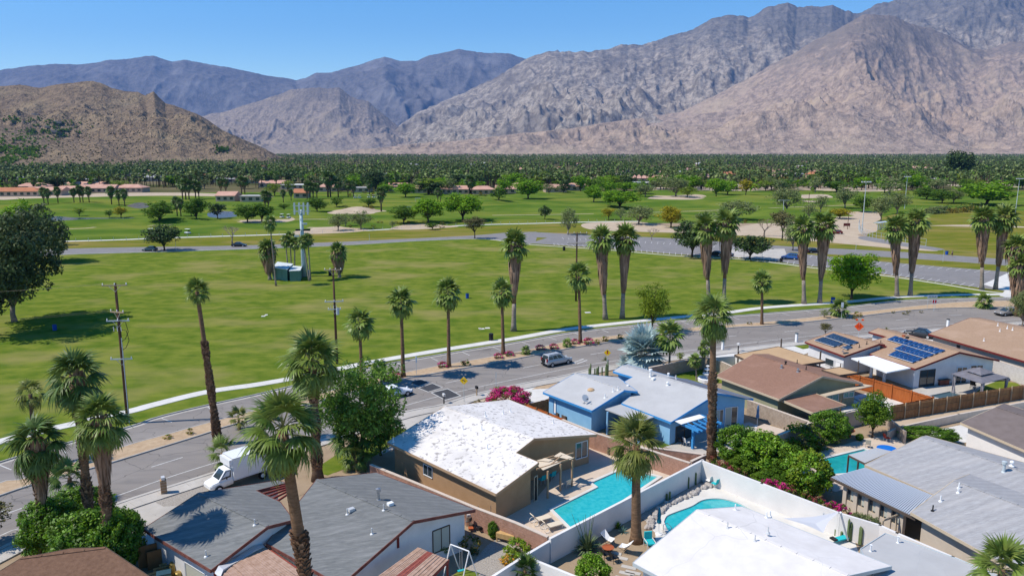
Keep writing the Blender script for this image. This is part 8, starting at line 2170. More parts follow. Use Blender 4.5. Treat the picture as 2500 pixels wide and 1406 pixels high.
# ball field fence and dugout
t = thing('field_fence', 'thin chain-link fence curving round the ball field', 'fence', tuple(G(2110, 590)))
line = resample(gl([(2098, 548), (2096, 560), (2104, 572), (2135, 583), (2190, 592), (2260, 602)]), 30)
fpm = MB(); fpm.tube([(0, 0, 0), (0, 0, 2.4)], .05, 5); fpm = fpm.mesh('post', 'galv')
for i in range(0, 30): link('post', fpm, t, tuple(line[i] - Vector(t.location)))
mb = MB()
for z in (.15, 1.2, 2.38):
 for a, b in zip(line[:-1], line[1:]): mb.bar(Vector((a.x, a.y, z)), Vector((b.x, b.y, z)), .05)
wpart('rail', mb, 'galv', t)
t = thing('path_fence', 'low thin wire fence along the golf path', 'fence', tuple(G(700, 568)))
line = resample(offs(gp, -3.6), 90)
for p in line: link('post', fpm, t, tuple(p - Vector(t.location)), None, (1, 1, .55))
mb = MB()
for z in (.6, 1.3):
 for a, b in zip(line[:-1], line[1:]): mb.bar(Vector((a.x, a.y, z)), Vector((b.x, b.y, z)), .03)
wpart('rail', mb, 'pole', t)
t = thing('dugout', 'grey slatted dugout at the ball field under the olive trees', 'dugout', tuple(G(2160, 560)))
a, b = G(2142, 562), G(2184, 556)
for k in range(12):
 p = a.lerp(b, k / 11); mb = MB(); mb.box((p.x, p.y, 1.3), (.25, .1, 2.6)); wpart('slat', mb, 'vent', t)
mb = MB(); mb.bar(a + Vector((0, 1, 2.7)), b + Vector((0, 1, 2.7)), 2.6, .12); wpart('roof', mb, 'galv', t)
t = thing('lot_bench', 'small dark notice board and bench on the sand lot', 'notice board', tuple(G(2067, 556)))
mb = MB(); mb.box((0, 0, 1.2), (2.6, .15, 1.1)); part('board', mb, 'redp', t); mb = MB(); mb.box((-1.1, 0, .5), (.12, .12, 1.0)); mb.box((1.1, 0, .5), (.12, .12, 1.0)); part('leg', mb, 'pole', t)
t = thing('goal_frame', 'small white goal frame on the golf practice green', 'frame', tuple(G(1020, 493)))
mb = MB(); mb.bar((-1.5, 0, 0), (-1.5, 0, 2.2), .12); mb.bar((1.5, 0, 0), (1.5, 0, 2.2), .12); mb.bar((-1.5, 0, 2.2), (1.5, 0, 2.2), .12); part('frame', mb, 'ventw', t)
# ------------------------------------------------------------------ far houses
def far_house(label, px, py, wpx, h, dpt, roofm, rz=0.0, wallm='farwall', hip=True, nwin=3, rise=1.6, group='houses beyond the golf course'):
 g = G(px, py); W = wpx * mpp(py)
 t = thing('distant_house', label, 'house', tuple(g), rz, group)
 mb = MB(); mb.box((0, dpt / 2, h / 2), (W, dpt, h)); wl = part('wall', mb, wallm, t)
 e = .5; x = W / 2 + e; y0_, y1_ = -e, dpt + e
 mb = MB()
 hx = min(dpt / 2, W / 2 * .6) if hip else 0
 V = [(-x, y0_, h), (x, y0_, h), (x, y1_, h), (-x, y1_, h), (-x + hx, dpt / 2, h + rise), (x - hx, dpt / 2, h + rise), (-x, y0_, h - .2), (x, y0_, h - .2), (x, y1_, h - .2), (-x, y1_, h - .2)]
 mb.add(V, [(0, 1, 5, 4), (1, 2, 5), (2, 3, 4, 5), (3, 0, 4), (6, 7, 1, 0), (7, 8, 2, 1), (8, 9, 3, 2), (9, 6, 0, 3), (6, 9, 8, 7)])
 part('roof', mb, roofm, t)
 for k in range(nwin):
  cx = -W / 2 + W * (k + .5) / nwin
  mb = MB(); mb.box((cx, -.03, h * .52), (W / nwin * .5, .06, h * .5)); w_ = part('window', mb, 'glass', t)
 return t
FH = [(30, 480, 120, 'orangeroof', 'orange tiled house at the far left behind the golf course'), (105, 478, 90, 'pinkroof', 'pink tiled house left of the palm row'), (160, 475, 80, 'pinkroof', 'pink tiled house behind the palm row, first'), (235, 471, 84, 'pinkroof', 'pink tiled house behind the palm row, second'),
      (312, 470, 70, 'pinkroof', 'pink tiled house behind the lone pond palm'), (205, 462, 90, 'pinkroof', 'rear pink tiled house above the palm row'), (75, 466, 70, 'pinkroof', 'rear pink tiled house at the left'),
      (550, 492, 46, 'pinkroof', 'flat pink-brown shed beside the small pond'), (612, 493, 52, 'fargrey', 'low brown clubhouse hut left of the shaggy pair'), (735, 484, 34, 'orangeroof', 'small orange roofed house above the antenna mast'), (720, 462, 70, 'farwhite', 'white roofed clubhouse before the grove'),
      (662, 458, 60, 'pinkroof', 'pale pink house left of the white roofed clubhouse'), (800, 468, 46, 'pinkroof', 'pink house between the tall twin palms'), (842, 464, 50, 'pinkroof', 'pink house right of the tall twins'), (880, 470, 46, 'fargrey', 'grey wall house at the cart parking'),
      (972, 466, 44, 'pinkroof', 'pink house left of the bright tree row'), (1030, 472, 56, 'pinkroof', 'pink house behind the bright tree row'), (1110, 474, 70, 'pinkroof', 'long pink house left of the gable house'), (1180, 475, 56, 'pinkroof', 'pink gable fronted house'), (1235, 473, 50, 'pinkroof', 'pink house right of the gable fronted house'),
      (1265, 466, 40, 'pinkroof', 'rear pink house behind the gable fronted house'), (1358, 470, 52, 'pinkroof', 'pink gate house right of the bright tree'), (1410, 466, 60, 'pinkroof', 'pink house with magenta shrubs'), (1440, 456, 56, 'orangeroof', 'orange roofed pavilion before the broad bright tree'),
      (1405, 452, 46, 'farwhite', 'pale flat house behind the pink gate house'), (1572, 456, 56, 'farwhite', 'cream gate wall house before the palms'), (1560, 444, 60, 'pinkroof', 'red roofed house in the front of the grove, left'), (1640, 445, 70, 'pinkroof', 'red roofed house in the front of the grove, middle'),
      (1720, 441, 70, 'pinkroof', 'red roofed house in the front of the grove, right'), (1775, 438, 50, 'orangeroof', 'orange roofed house deep in the grove'), (1700, 451, 40, 'orangeroof', 'low red pavilion at the sand strip'), (1940, 436, 46, 'farwhite', 'white gabled house in the right grove'), (2125, 427, 50, 'farwhite', 'white house with bright roof at the brown field'),
      (1920, 430, 40, 'pinkroof', 'pink house in the right grove'), (2250, 420, 60, 'pinkroof', 'pink roofed house behind the dark trees'), (1490, 448, 44, 'pinkroof', 'pink house right of the dark-bright tree'), (2310, 446, 40, 'farwhite', 'white garden wall house below the tallest dark tree'),
      (60, 442, 90, 'farwhite', 'long white flat building at the far left'), (170, 447, 90, 'fargrey', 'long grey flat building behind the pink roofs'), (190, 431, 150, 'farwhite', 'long pale flat roof below the brown hill'), (330, 436, 60, 'fargrey', 'grey building among the left palms'),
      (368, 407, 34, 'farwhite', 'white hall at the foot of the brown hill'), (475, 405, 22, 'farwhite', 'small white building at the foot of the brown hill'), (540, 446, 60, 'fargrey', 'grey long roof in the left grove'), (600, 448, 50, 'pinkroof', 'pink house in the left grove'), (430, 398, 30, 'fargrey', 'low grey building at the hill foot')]
for i, (x, y, w_, m_, lb) in enumerate(FH):
 flat = m_ in ('farwhite', 'fargrey')
 far_house(lb, x, y, w_, 3.4 if y > 440 else 5.0, 12 if y > 455 else 22, m_, 0 if i % 3 else .12, 'farwall', hip=i % 2 == 0, nwin=max(2, int(w_ / 14)), rise=.5 if flat else 2.3 if y > 455 else 3.0)
rs = random.Random(21)
for i in range(70):
 y = 398 + 48 * rs.random(); x = rs.uniform(0, 2480)
 if x > 2080 and y > 425: continue
 far_house('small pale roof showing between the palms of the far grove', x, y, rs.uniform(12, 28) * (y - 368) / 60, rs.uniform(3.5, 6), 16, rs.choice(['pinkroof', 'farwhite', 'fargrey', 'pinkroof', 'orangeroof']), rs.uniform(-.2, .2), nwin=2, rise=rs.choice([.5, 2.5]), group='small far roofs in the grove')
# ------------------------------------------------------------------ garden furniture and small things
def closed_umbrella(label, px, py, ty, mat, base=True):
 g = G(px, py); h = P(px, ty, g.y).z; t = thing('closed_umbrella', label, 'patio umbrella', tuple(g))
 mb = MB(); mb.tube([(0, 0, 0), (0, 0, h)], .025, 6); part('pole', mb, 'ventw', t)
 mb = MB(); n = 10; vs = []; prof = [(.03, h), (.10, h - .15), (.15, h * .75), (.13, h * .62), (.2, h * .5), (.17, h * .42)]
 for j, (r, z) in enumerate(prof):
  for k in range(n): q = r * (1 if k % 2 else .6); vs.append((q * math.cos(2 * PI * k / n), q * math.sin(2 * PI * k / n), z))
 mb.add(vs, [(i * n + k, i * n + (k + 1) % n, (i + 1) * n + (k + 1) % n, (i + 1) * n + k) for i in range(len(prof) - 1) for k in range(n)]); part('canopy', mb, mat, t)
 mb = MB(); mb.lathe((0, 0, 0), [(.28, 0), (.28, .06), (.06, .12)], 12); part('base', mb, 'white', t)
closed_umbrella('closed teal umbrella at the edge of the kidney pool', 1608, 1304, 1238, 'teal')
closed_umbrella('closed blue umbrella in the blue house yard', 1848, 1042, 988, 'denim')
closed_umbrella('closed grey umbrella beside the pale block wall', 1921, 1046, 1008, 'greyc')
def lounger(label, px, py, rz):
 t = thing('sun_lounger', label, 'sun lounger', tuple(G(px, py)), rz, 'sun loungers on the lap pool terrace')
 mb = MB(); mb.box((.35, 0, .38), (1.25, .62, .07)); part('seat_cushion', mb, 'canvas', t)
 mb = MB(); mb.add([(-.25, -.3, .40), (-.25, .3, .40), (-.75, .3, .95), (-.75, -.3, .95), (-.29, -.3, .36), (-.29, .3, .36), (-.80, .3, .91), (-.80, -.3, .91)], [(0, 1, 2, 3), (4, 7, 6, 5), (0, 4, 5, 1), (2, 6, 7, 3), (1, 5, 6, 2), (0, 3, 7, 4)]); part('backrest', mb, 'canvas', t)
 for x, y_ in ((.9, -.28), (.9, .28), (-.3, -.28), (-.3, .28)): mb = MB(); mb.tube([(x, y_, 0), (x, y_, .36)], .02, 5); part('leg', mb, 'white', t)
 for y_ in (-.34, .34):
  mb = MB(); mb.tube([(-.55 + .24 * math.cos(a), y_, .26 + .24 * math.sin(a)) for a in [2 * PI * k / 12 for k in range(13)]], .02, 5, False); part('wheel_hoop', mb, 'white', t)
lounger('cream sun lounger nearest the pink wall', 1345, 1292, .5); lounger('cream sun lounger farther from the pink wall, behind the other', 1318, 1276, .5)
def chair(label, px, py, rz, mat='white', nm='garden_chair', cat='chair', group=None, sc=1.0):
 t = thing(nm, label, cat, tuple(G(px, py)), rz, group, (sc, sc, sc))
 mb = MB(); mb.box((0, 0, .44), (.5, .5, .05)); part('seat', mb, mat, t)
 mb = MB(); mb.add([(-.25, -.25, .46), (-.25, .25, .46), (-.36, .25, .95), (-.36, -.25, .95), (-.28, -.25, .46), (-.28, .25, .46), (-.39, .25, .95), (-.39, -.25, .95)], [(0, 1, 2, 3), (4, 7, 6, 5), (0, 4, 5, 1), (2, 6, 7, 3), (1, 5, 6, 2), (0, 3, 7, 4)]); part('backrest', mb, mat, t)
 for x in (-.22, .22):
  for y_ in (-.22, .22): mb = MB(); mb.tube([(x, y_, 0), (x, y_, .44)], .02, 5); part('leg', mb, 'vent' if mat != 'black' else 'black', t)
def butterfly(label, px, py, rz):
 t = thing('butterfly_chair', label, 'chair', tuple(G(px, py)), rz, 'white butterfly chairs round the fire pit')
 mb = MB(); V = [(.45, -.35, .55), (.45, .35, .55), (-.5, .42, 1.05), (-.5, -.42, 1.05), (0, 0, .38), (.2, 0, .42), (-.3, 0, .62), (0, .3, .6), (0, -.3, .6)]
 mb.add(V, [(0, 8, 5), (0, 5, 1), (1, 5, 7), (5, 4, 7), (5, 8, 4), (4, 6, 7), (4, 8, 6), (7, 6, 2), (8, 3, 6), (6, 3, 2)]); part('sling', mb, 'white', t)
 for s_ in (-1, 1): mb = MB(); mb.tube([(.45, s_ * .35, .55), (-.25, -s_ * .1, 0), (.25, s_ * .3, 0), (-.5, s_ * .42, 1.05)], .015, 5); part('leg', mb, 'black', t)
butterfly('white butterfly chair left of the big palm trunk', 1484, 1330, -.6); butterfly('white butterfly chair leaning at the foot of the big palm', 1527, 1350, 2.6)
t = thing('fire_pit', 'round dark fire pit table between the butterfly chairs', 'fire pit', tuple(G(1484, 1352)))
mb = MB(); mb.lathe((0, 0, 0), [(.12, .1), (.3, .3), (.42, .55), (.44, .58)], 14); part('bowl', mb, 'black', t)
mb = MB(); mb.lathe((0, 0, .56), [(.46, 0), (.46, .03), (.3, .04)], 14); part('rim', mb, 'terra', t)
for a in (0, 2.1, 4.2): mb = MB(); mb.tube([(.3 * math.cos(a), .3 * math.sin(a), .4), (.42 * math.cos(a), .42 * math.sin(a), 0)], .02, 5); part('leg', mb, 'black', t)
for k, (x, y) in enumerate(((1478, 1364), (1500, 1372))):
 chair('dark wire stool beside the fire pit, ' + ('nearer the lemon bush' if k == 0 else 'nearer the timber edge'), x, y, .4, 'black', 'wire_stool', 'stool')
t = thing('lounge_chair', 'turquoise cushioned lounge chair beside the white roof corner', 'lounge chair', tuple(G(1586, 1336)), -1.4)
mb = MB(); mb.box((0, 0, .45), (.8, .62, .12)); part('seat_cushion', mb, 'turq', t); mb = MB(); mb.box((-.42, 0, .8), (.12, .62, .65)); part('backrest', mb, 'turq', t)
for y_ in (-.33, .33): mb = MB(); mb.bar((-.4, y_, .6), (.4, y_, .6), .04); mb.bar((.38, y_, 0), (.38, y_, .6), .04); mb.bar((-.38, y_, 0), (-.38, y_, .6), .04); part('side_frame', mb, 'white', t)
for x, y, lb, m_ in ((1745, 1190, 'turquoise metal chair in the white wall corner', 'turq'), (1730, 1182, 'small white chair in the white wall corner', 'white'), (1384, 1190, 'cream metal armchair under the tan patio awning', 'canvas'), (1322, 1180, 'green dining chair under the tan awning, left', 'turq'), (1347, 1170, 'green dining chair under the tan awning, right', 'turq')):
 chair(lb, x, y, 2.2, m_)
# tan house awning with posts
t = thing('shade_awning', 'cream canvas awning strips on timber posts behind the tan house', 'awning', tuple(G(1350, 1180)))
for q, z in ((((1305, 1128), (1330, 1117), (1370, 1128), (1326, 1147)), 2.6), (((1352, 1113), (1368, 1103), (1401, 1117), (1392, 1121)), 2.65), (((1310, 1123), (1332, 1118), (1350, 1122), (1340, 1126)), 2.68)):
 mb = MB(); pts = [G(x, y, z) for x, y in q]; mb.prism([(p.x, p.y) for p in pts], z - .03, z); wpart('canvas_strip', mb, 'canvas', t)
for a, b in (((1310, 1145), (1402, 1117)), ((1330, 1120), (1352, 1113)), ((1345, 1134), (1372, 1112)), ((1326, 1126), (1400, 1106))):
 mb = MB(); mb.bar(G(*a, 2.58), G(*b, 2.58), .1, .14); wpart('beam', mb, 'tantrim', t)
for x, y in ((1337, 1216), (1368, 1198), (1396, 1187)):
 g = G(x, y); mb = MB(); mb.box((g.x, g.y, 1.27), (.14, .14, 2.54), .5); wpart('post', mb, 'tantrim', t)
# gazebo
t = thing('gazebo', 'dark grey metal gazebo with a raised vent roof and curtains', 'gazebo', tuple(G(2395, 960)))
Q = [G(2323, 912, 2.5), G(2378, 897, 2.5), G(2464, 921, 2.5), G(2398, 936, 2.5)]; c = sum(Q, Vector()) / 4 + Vector((0, 0, .6))
mb = MB(); Q2 = [p.lerp(c, .62) for p in Q]
mb.add(Q + Q2, [(0, 1, 5, 4), (1, 2, 6, 5), (2, 3, 7, 6), (3, 0, 4, 7)]); mb.add([p - Vector((0, 0, .06)) for p in Q] + Q, [(0, 1, 5, 4), (1, 2, 6, 5), (2, 3, 7, 6), (3, 0, 4, 7)]); wpart('roof', mb, 'gazebo', t)
Q3 = [p.lerp(c, .5) + Vector((0, 0, .22)) for p in Q]; mb = MB(); mb.add(Q3 + [c + Vector((0, 0, .45))], [(0, 1, 4), (1, 2, 4), (2, 3, 4), (3, 0, 4)]); wpart('vent_roof', mb, 'gazebo', t)
for p in Q:
 q = p.lerp(c, .10); mb = MB(); mb.box((q.x, q.y, 1.25), (.12, .12, 2.5)); wpart('post', mb, 'gazebo', t)
 mb = MB(); mb.lathe((q.x + .15, q.y, 0), [(.22, .05), (.10, 1.0), (.14, 1.6), (.2, 2.4)], 8); wpart('curtain', mb, 'fabricg', t)
t = thing('spa_tub', 'white covered hot tub beside the orange fence', 'hot tub', tuple(G(2212, 930)), -.35)
mb = MB(); mb.box((0, 0, .45), (2.1, 2.1, .9)); part('shell', mb, 'white', t); mb = MB(); mb.box((0, 0, .95), (2.2, 2.2, .1)); part('lid', mb, 'ventw', t)
mb = MB(); mb.ell((-.4, .2, 1.12), (.6, .3, .18), 10, 5); part('rolled_towel', mb, 'white', t)
t = thing('dining_set_table', 'brown outdoor table by the white gable wall', 'table', tuple(G(2300, 938)), .2)
mb = MB(); mb.box((0, 0, .72), (1.8, 1.0, .06)); part('top', mb, 'darktrim', t); mb = MB(); mb.box((0, 0, .36), (1.4, .8, .68)); part('base', mb, 'browntrim', t)
chair('dark outdoor chair left of the brown table by the gable', 2280, 936, 0, 'black', sc=1.2)
chair('dark chair under the grey gazebo', 2375, 948, .8, 'black', sc=1.2)
# spa table in blue yard
t = thing('raised_deck_slab', 'white raised deck slab beside the pale block wall in the blue house yard', 'deck', tuple(G(1880, 1060)))
Q = [G(*p, .7) for p in ((1848, 1041), (1866, 1034), (1920, 1050), (1896, 1060))]; mb = MB(); mb.prism([(p.x, p.y) for p in Q], 0, .7); wpart('slab', mb, 'deck', t)
t = thing('wading_tub', 'round bright blue tub at the end of the lattice pergola', 'tub', tuple(G(2165, 1104)))
mb = MB(); mb.lathe((0, 0, 0), [(.75, 0), (.95, .38), (.98, .38), (.98, .42), (.9, .42)], 18); part('shell', mb, 'bluepl', t)
mb = MB(); mb.lathe((0, 0, .3), [(.84, 0), (.84, .01)], 16); part('water', mb, 'bluepl', t)
t = thing('tiered_fountain', 'white three tiered garden fountain behind the blue house ridge', 'fountain', tuple(G(1726, 930)))
mb = MB(); mb.lathe((0, 0, 0), [(1.2, 0), (1.25, .45), (1.05, .5), (1.0, .3)], 18); part('basin', mb, 'ventw', t)
for z, r in ((1.0, .62), (1.6, .42), (2.05, .24)): mb = MB(); mb.lathe((0, 0, z), [(.1, -.5), (.08, -.1), (r, 0), (r, .06), (.08, .04)], 14); part('tier', mb, 'ventw', t)
# swing frame, bench planter, clutter at grey house yard
t = thing('swing_frame', 'white tubular swing frame with one hanging seat in the gravel yard', 'swing', tuple(G(1140, 1400)))
g0, g1 = G(1102, 1372), G(1150, 1420)
h = 2.3; A_, B_ = G(1100, 1328, 2.3), G(1145, 1345, 2.3)
mb = MB(); mb.tube([A_, B_], .045, 7); wpart('top_bar', mb, 'ventw', t)
for p, s_ in ((A_, 1), (B_, 1)):
 for o in (Vector((-.9, -.6, 0)), Vector((.9, .6, 0))): mb = MB(); mb.tube([p, Vector((p.x + o.x * .6, p.y + o.y, 0))], .04, 6); wpart('leg', mb, 'ventw', t)
sw = MB(); c1, c2 = A_.lerp(B_, .5), A_.lerp(B_, .62)
for c in (c1, c2):
 mb = MB(); mb.tube([c, c - Vector((0, 0, 1.7))], .012, 4); wpart('chain', mb, 'vent', t)
mb = MB(); m2 = c1.lerp(c2, .5) - Vector((0, 0, 1.72)); mb.box(m2, (.5, .22, .05), .4); wpart('swing_seat', mb, 'turq', t)
t = thing('wooden_planter', 'orange-brown wooden planter bench against the pink block wall', 'planter', tuple(G(1236, 1322)), -.42)
mb = MB(); mb.box((0, 0, .55), (1.5, .6, .4)); part('box', mb, 'pallet', t)
for x in (-.68, .68):
 for y_ in (-.26, .26): mb = MB(); mb.box((x, y_, .2), (.08, .08, .4)); part('leg', mb, 'pallet', t)
bush('flower_clump', 'yellow and orange flower clump along the white wall in the gravel yard', 'orangeb', 1240, 1376, 34, 24)
bush('grass_clump', 'yellow-green grassy clump beside the wooden planter', 'yellowish', 1262, 1355, 62, 40)
bush('leafy_plant', 'broad leaved plant by the pink wall left of the planter', 'green', 1204, 1312, 26, 44)
bush('dark_shrub', 'dark shrub against the white gable wall', 'dark', 1150, 1350, 50, 50)
bush('dark_shrub', 'dark shrub under the gable window of the grey roofed house', 'green', 1075, 1352, 46, 40)
t = thing('garden_clutter', 'pile of stored metal shelves and pots at the corner of the white gable', 'clutter', tuple(G(1168, 1290)))
rs = random.Random(5)
for k in range(14): mb = MB(); mb.box((rs.uniform(-.9, .9), rs.uniform(-.5, .5), rs.uniform(.1, 1.2)), (rs.uniform(.15, .5), rs.uniform(.15, .4), rs.uniform(.1, .3)), rs.uniform(0, 3)); part('stored_item', mb, rs.choice(['black', 'steel', 'vent', 'darktrim', 'terra']), t)
for x in (-1, 0, 1): mb = MB(); mb.bar((x, .4, 0), (x, .4, 1.8), .04); part('shelf_post', mb, 'steel', t)
# left side yard: cardboard, pallets, bins
def sheetbox(nm, label, cat, x, y, s, rz, mat, tilt=0):
 t = thing(nm, label, cat, tuple(G(x, y)), rz); mb = MB(); mb.box((0, 0, s[2] / 2), s); o = part('panel' if nm != 'storage_bin' else 'body', mb, mat, t); return t
for i, (x, y, s, rz, lb) in enumerate(((363, 1382, (1.3, .12, 1.7), .5, 'large cardboard sheet leaning in the side yard, rear'), (384, 1385, (1.2, .12, 1.4), .55, 'large cardboard sheet in the side yard, front'), (392, 1362, (.5, .4, 1.5), .5, 'upright cardboard box against the house wall'))):
 sheetbox('cardboard_sheet', lb, 'cardboard', x, y, s, rz, 'card')
def pallet(label, x, y, rz, tilt):
 t = thing('wooden_pallet', label, 'pallet', tuple(G(x, y)), rz, 'pallets in the side yard'); t.rotation_euler = (tilt, 0, rz)
 for k in range(6): mb = MB(); mb.box((0, -.5 + .2 * k, .13), (1.2, .12, .03)); part('slat', mb, 'pallet', t)
 for k in range(3): mb = MB(); mb.box((-.5 + .5 * k, 0, .07), (.09, 1.1, .09)); part('bearer', mb, 'pallet', t)
pallet('pallet leaning nearest the rust-brown roof', 383, 1415, .5, .7); pallet('pallet leaning behind the first one', 398, 1402, .5, .7); pallet('pallet lying against the cardboard', 412, 1392, .5, .9); pallet('small broken pallet by the house wall', 418, 1380, .8, .5)
for i, (x, y, m_, lb) in enumerate(((424, 1400, 'brass', 'tall brassy planter by the side wall'), (436, 1412, 'brass', 'short brassy planter by the side wall'))):
 t = thing('metal_planter', lb, 'planter', tuple(G(x, y))); mb = MB(); mb.lathe((0, 0, 0), [(.24, 0), (.3, .3), (.26, .8 if i == 0 else .5), (.2, .9 if i == 0 else .55)], 14); part('pot', mb, m_, t); mb = MB(); mb.lathe((0, 0, .85 if i == 0 else .5), [(.19, 0), (.19, .02)], 12); part('soil', mb, 'black', t)
t = thing('storage_bin', 'dark green lidded bin at the bottom of the side yard', 'bin', tuple(G(402, 1424)), .4); mb = MB(); mb.box((0, 0, .4), (.9, .6, .8)); part('body', mb, 'green_box', t); mb = MB(); mb.box((0, 0, .84), (.95, .65, .08)); part('lid', mb, 'bluegp', t)
# air conditioners
def ac(label, x, y, z=0):
 g = G(x, y, z); t = thing('air_conditioner', label, 'air conditioner', tuple(g), .4); mb = MB(); mb.box((0, 0, .4), (.85, .85, .8)); part('casing', mb, 'darktrim', t); mb = MB(); mb.lathe((0, 0, .8), [(.36, 0), (.36, .04), (.1, .05)], 14); part('fan_grille', mb, 'steel', t)
ac('round-topped air conditioner between the wooden fence and blue wall, left', 1366, 1022); ac('round-topped air conditioner between the wooden fence and blue wall, right', 1383, 1030)
ac('grey air conditioner in the passage behind the tan house', 1490, 1106)
# sail and its pole
t = thing('shade_sail', 'triangular white shade sail between the white roof and the flowering wall', 'shade sail', tuple(G(2000, 1300)))
mb = MB(); q = [G(1912, 1264, 3.2), G(2050, 1248, 3.0), G(2010, 1300, 3.3)]; cc = sum(q, Vector()) / 3 - Vector((0, 0, .25))
def cv(a, b): return [a.lerp(b, k / 6) + (cc - a.lerp(b, k / 6)) * .22 * math.sin(PI * k / 6) for k in range(6)]
ring = cv(q[0], q[1]) + cv(q[1], q[2]) + cv(q[2], q[0]); mb.add(ring + [cc], [(k, (k + 1) % 18, 18) for k in range(18)]); wpart('sail_cloth', mb, 'sail', t)
mb = MB(); g = G(2070, 1320); mb.tube([(g.x, g.y, 0), tuple(G(2052, 1250, 3.1))], .08, 8); wpart('pole', mb, 'ventw', t)
# cacti
def cactus(label, x, y, h, n, sp, group, mat='cactus'):
 t = thing('column_cactus', label, 'cactus', tuple(G(x, y)), group=group); rs = random.Random(int(x))
 for k in range(n):
  hh = h * rs.uniform(.6, 1.0) if k else h; p = (rs.uniform(-sp, sp), rs.uniform(-sp, sp) * .5)
  mb = MB(); vs = []; m = 10
  for z in (0, .1, hh * .5, hh * .9, hh):
   for a in range(m): r = (.1 if z < hh else .03) * (1 if a % 2 else .75); vs.append((p[0] + r * math.cos(2 * PI * a / m), p[1] + r * math.sin(2 * PI * a / m), z))
  mb.add(vs, [(i * m + a, i * m + (a + 1) % m, (i + 1) * m + (a + 1) % m, (i + 1) * m + a) for i in range(4) for a in range(m)]); mb.add([vs[-m + a] for a in range(m)], [tuple(range(m))]); part('stem', mb, mat, t)
for lb, x, y, h, n, sp in (('tall column cacti along the white wall in the cactus bed', 1640, 1205, 1.9, 3, .3), ('column cacti near the umbrella end of the cactus bed', 1606, 1226, 1.4, 3, .3), ('short column cacti in the middle of the cactus bed', 1628, 1222, 1.0, 3, .3), ('column cacti toward the wall corner in the cactus bed', 1676, 1192, 1.3, 3, .3), ('column cactus nearest the wall corner', 1693, 1182, 1.2, 2, .2), ('column cactus beside the palm at the wall', 1538, 1262, 1.4, 2, .2),
                           ('row of column cacti before the curved white wall, first from the left', 2042, 1306, .9, 2, .15), ('row of column cacti before the curved white wall, second from the left', 2052, 1312, .8, 2, .2), ('tallest column cacti before the curved white wall', 2080, 1320, 1.9, 4, .4), ('column cacti right of the tallest before the curved white wall', 2106, 1328, 1.5, 4, .35),
                           ('dark column cactus group behind the blue house left roof', 1446, 922, 2.0, 6, .7), ('tall dark cactus group beside the blue house chimney end', 1470, 920, 2.2, 8, .8)):
 cactus(lb, x, y, h, n, sp, 'column cacti')
def spiky(label, x, y, wpx, kind, n=40, cat='plant', nm='spiky_plant', h=1.0, curve=.3):
 g = G(x, y); L_ = wpx * mpp(y) * .5; t = thing(nm, label, cat, tuple(g)); rs = random.Random(int(x)); mb = MB()
 for k in range(n):
  a = k * 2.4; el = rs.uniform(.25, 1.45); d = Vector((math.cos(a) * math.cos(el), math.sin(a) * math.cos(el), math.sin(el) * h)); s_ = Vector((-math.sin(a), math.cos(a), 0)) * L_ * .035; l = L_ * rs.uniform(.8, 1.1)
  p1 = d * l * .5; p2 = d * l - Vector((0, 0, curve * l * math.cos(el)))
  mb.add([-s_, s_, p1 + s_ * 1.2, p1 - s_ * 1.2, p2], [(0, 1, 2, 3), (3, 2, 4)])
 part('leaf_blades', mb, kind, t)
spiky('big dark spiky plant against the white wall left of the chairs', 1434, 1345, 96, 'cactus', 90, h=1.15)
for k in range(7):
 pass
t = thing('ocotillo', 'thin wandlike ocotillo stems rising above the spiky plant', 'plant', tuple(G(1434, 1347)))
rs = random.Random(9)
for k in range(8):
 a = rs.uniform(0, 6.28); s_ = rs.uniform(.5, 1.3); mb = MB(); mb.tube([(0, 0, 0), (math.cos(a) * s_ * .5, math.sin(a) * s_ * .3, 1.5), (math.cos(a) * s_, math.sin(a) * s_ * .5, rs.uniform(2.6, 3.6))], [.03, .025, .012], 5); part('stem', mb, 'cactus', t)
spiky('pale green agave beside the white butterfly chair', 1456, 1330, 34, 'agave', 26, nm='agave'); spiky('silvery agave left of the big palm trunk', 1520, 1300, 40, 'agave', 30, nm='agave'); spiky('green fern clump left of the big palm trunk', 1508, 1290, 44, 'leafI', 60, nm='fern_clump')
spiky('dark agave in the corner of the cactus bed', 1716, 1175, 26, 'cactus', 40, nm='agave'); spiky('yellow tipped yucca beside the dark cacti', 1478, 880, 26, 'frondy', 40, nm='yucca'); spiky('yellow agave at the roof edge of the solar house', 2164, 806, 22, 'frondy', 30, nm='yucca'); spiky('small agave at the base of the white wall', 1570, 1248, 30, 'cactus', 40, nm='agave')
for i, (x, y) in enumerate(((1161, 984), (1170, 980), (1188, 977), (1182, 986), (1196, 974), (1205, 981))):
 bush('gravel_plant', ['leftmost', 'second', 'third', 'fourth', 'fifth', 'rightmost'][i] + ' small yellow tuft in the gravel beside the bougainvillea mound', 'amber', x, y, 9, 6, group='tufts in the gravel bed')
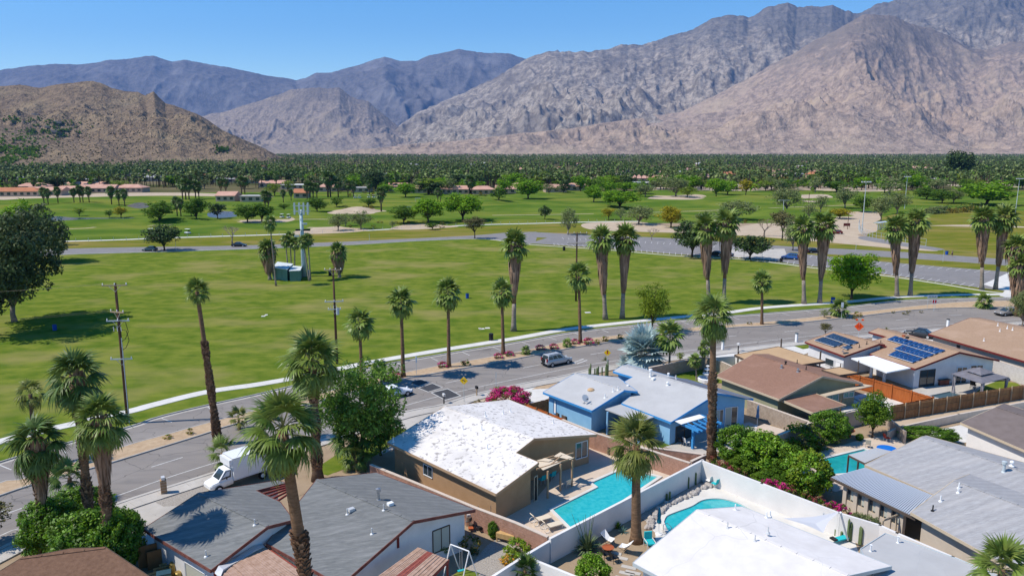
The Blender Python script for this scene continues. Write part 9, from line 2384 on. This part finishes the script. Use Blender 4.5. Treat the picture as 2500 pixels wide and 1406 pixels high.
# patio bits at right yard
chair('pink-white garden chair by the right pool terrace', 2118, 1092, 1.2, 'canvas'); chair('dark bench seat below the long hedge', 2165, 1078, .2, 'redtrim', 'garden_bench', 'bench')
chair('black garden lounger under the blue pergola', 1665, 1086, .4, 'black'); chair('white stool beside the black lounger under the blue pergola', 1676, 1088, .4, 'white')
t = thing('terracotta_bowl', 'terracotta bowl planter beside the clipped tree', 'planter', tuple(G(2074, 1066))); mb = MB(); mb.lathe((0, 0, 0), [(.15, 0), (.12, .4), (.5, .7), (.52, .75)], 12); part('bowl', mb, 'terra', t)
t = thing('terracotta_bowl', 'brown bowl planter at the cream wall near the corner palm', 'planter', tuple(G(2346, 1362))); mb = MB(); mb.lathe((0, 0, 0), [(.2, 0), (.15, .3), (.45, .55), (.47, .6)], 12); part('bowl', mb, 'terra', t)
t = thing('floor_lounge', 'small turquoise and black lounger before the curved white wall', 'sun lounger', tuple(G(2052, 1322)), .4); mb = MB(); mb.box((0, 0, .3), (1.3, .5, .1)); part('seat_cushion', mb, 'turq', t); mb = MB(); mb.box((-.75, 0, .42), (.35, .5, .12)); part('backrest', mb, 'black', t)
t = thing('pool_rail', 'dark curved grab rail at the end of the kidney pool', 'rail', tuple(G(1628, 1300))); mb = MB(); mb.tube([(-.3, 0, 0), (-.3, 0, .7), (0, 0, .85), (.35, 0, .5), (.4, 0, 0)], .025, 6); part('tube', mb, 'steel', t)
# ------------------------------------------------------------------ haze
if 1:
 hz = bpy.data.materials.new('haze'); hz.use_nodes = True
 N, L = hz.node_tree.nodes, hz.node_tree.links
 N.remove(N['Principled BSDF'])
 pv = N.new('ShaderNodeVolumePrincipled'); pv.inputs['Color'].default_value = (.16, .42, 1.0, 1); pv.inputs['Density'].default_value = 3.0e-5; pv.inputs['Anisotropy'].default_value = .0
 L.new(pv.outputs[0], N['Material Output'].inputs['Volume'])
 MT['haze'] = hz
 mb = MB(); mb.box((0, 9000, 1492), (37600, 19400, 3010)); o = struct('haze', mb, 'haze', 'stuff')
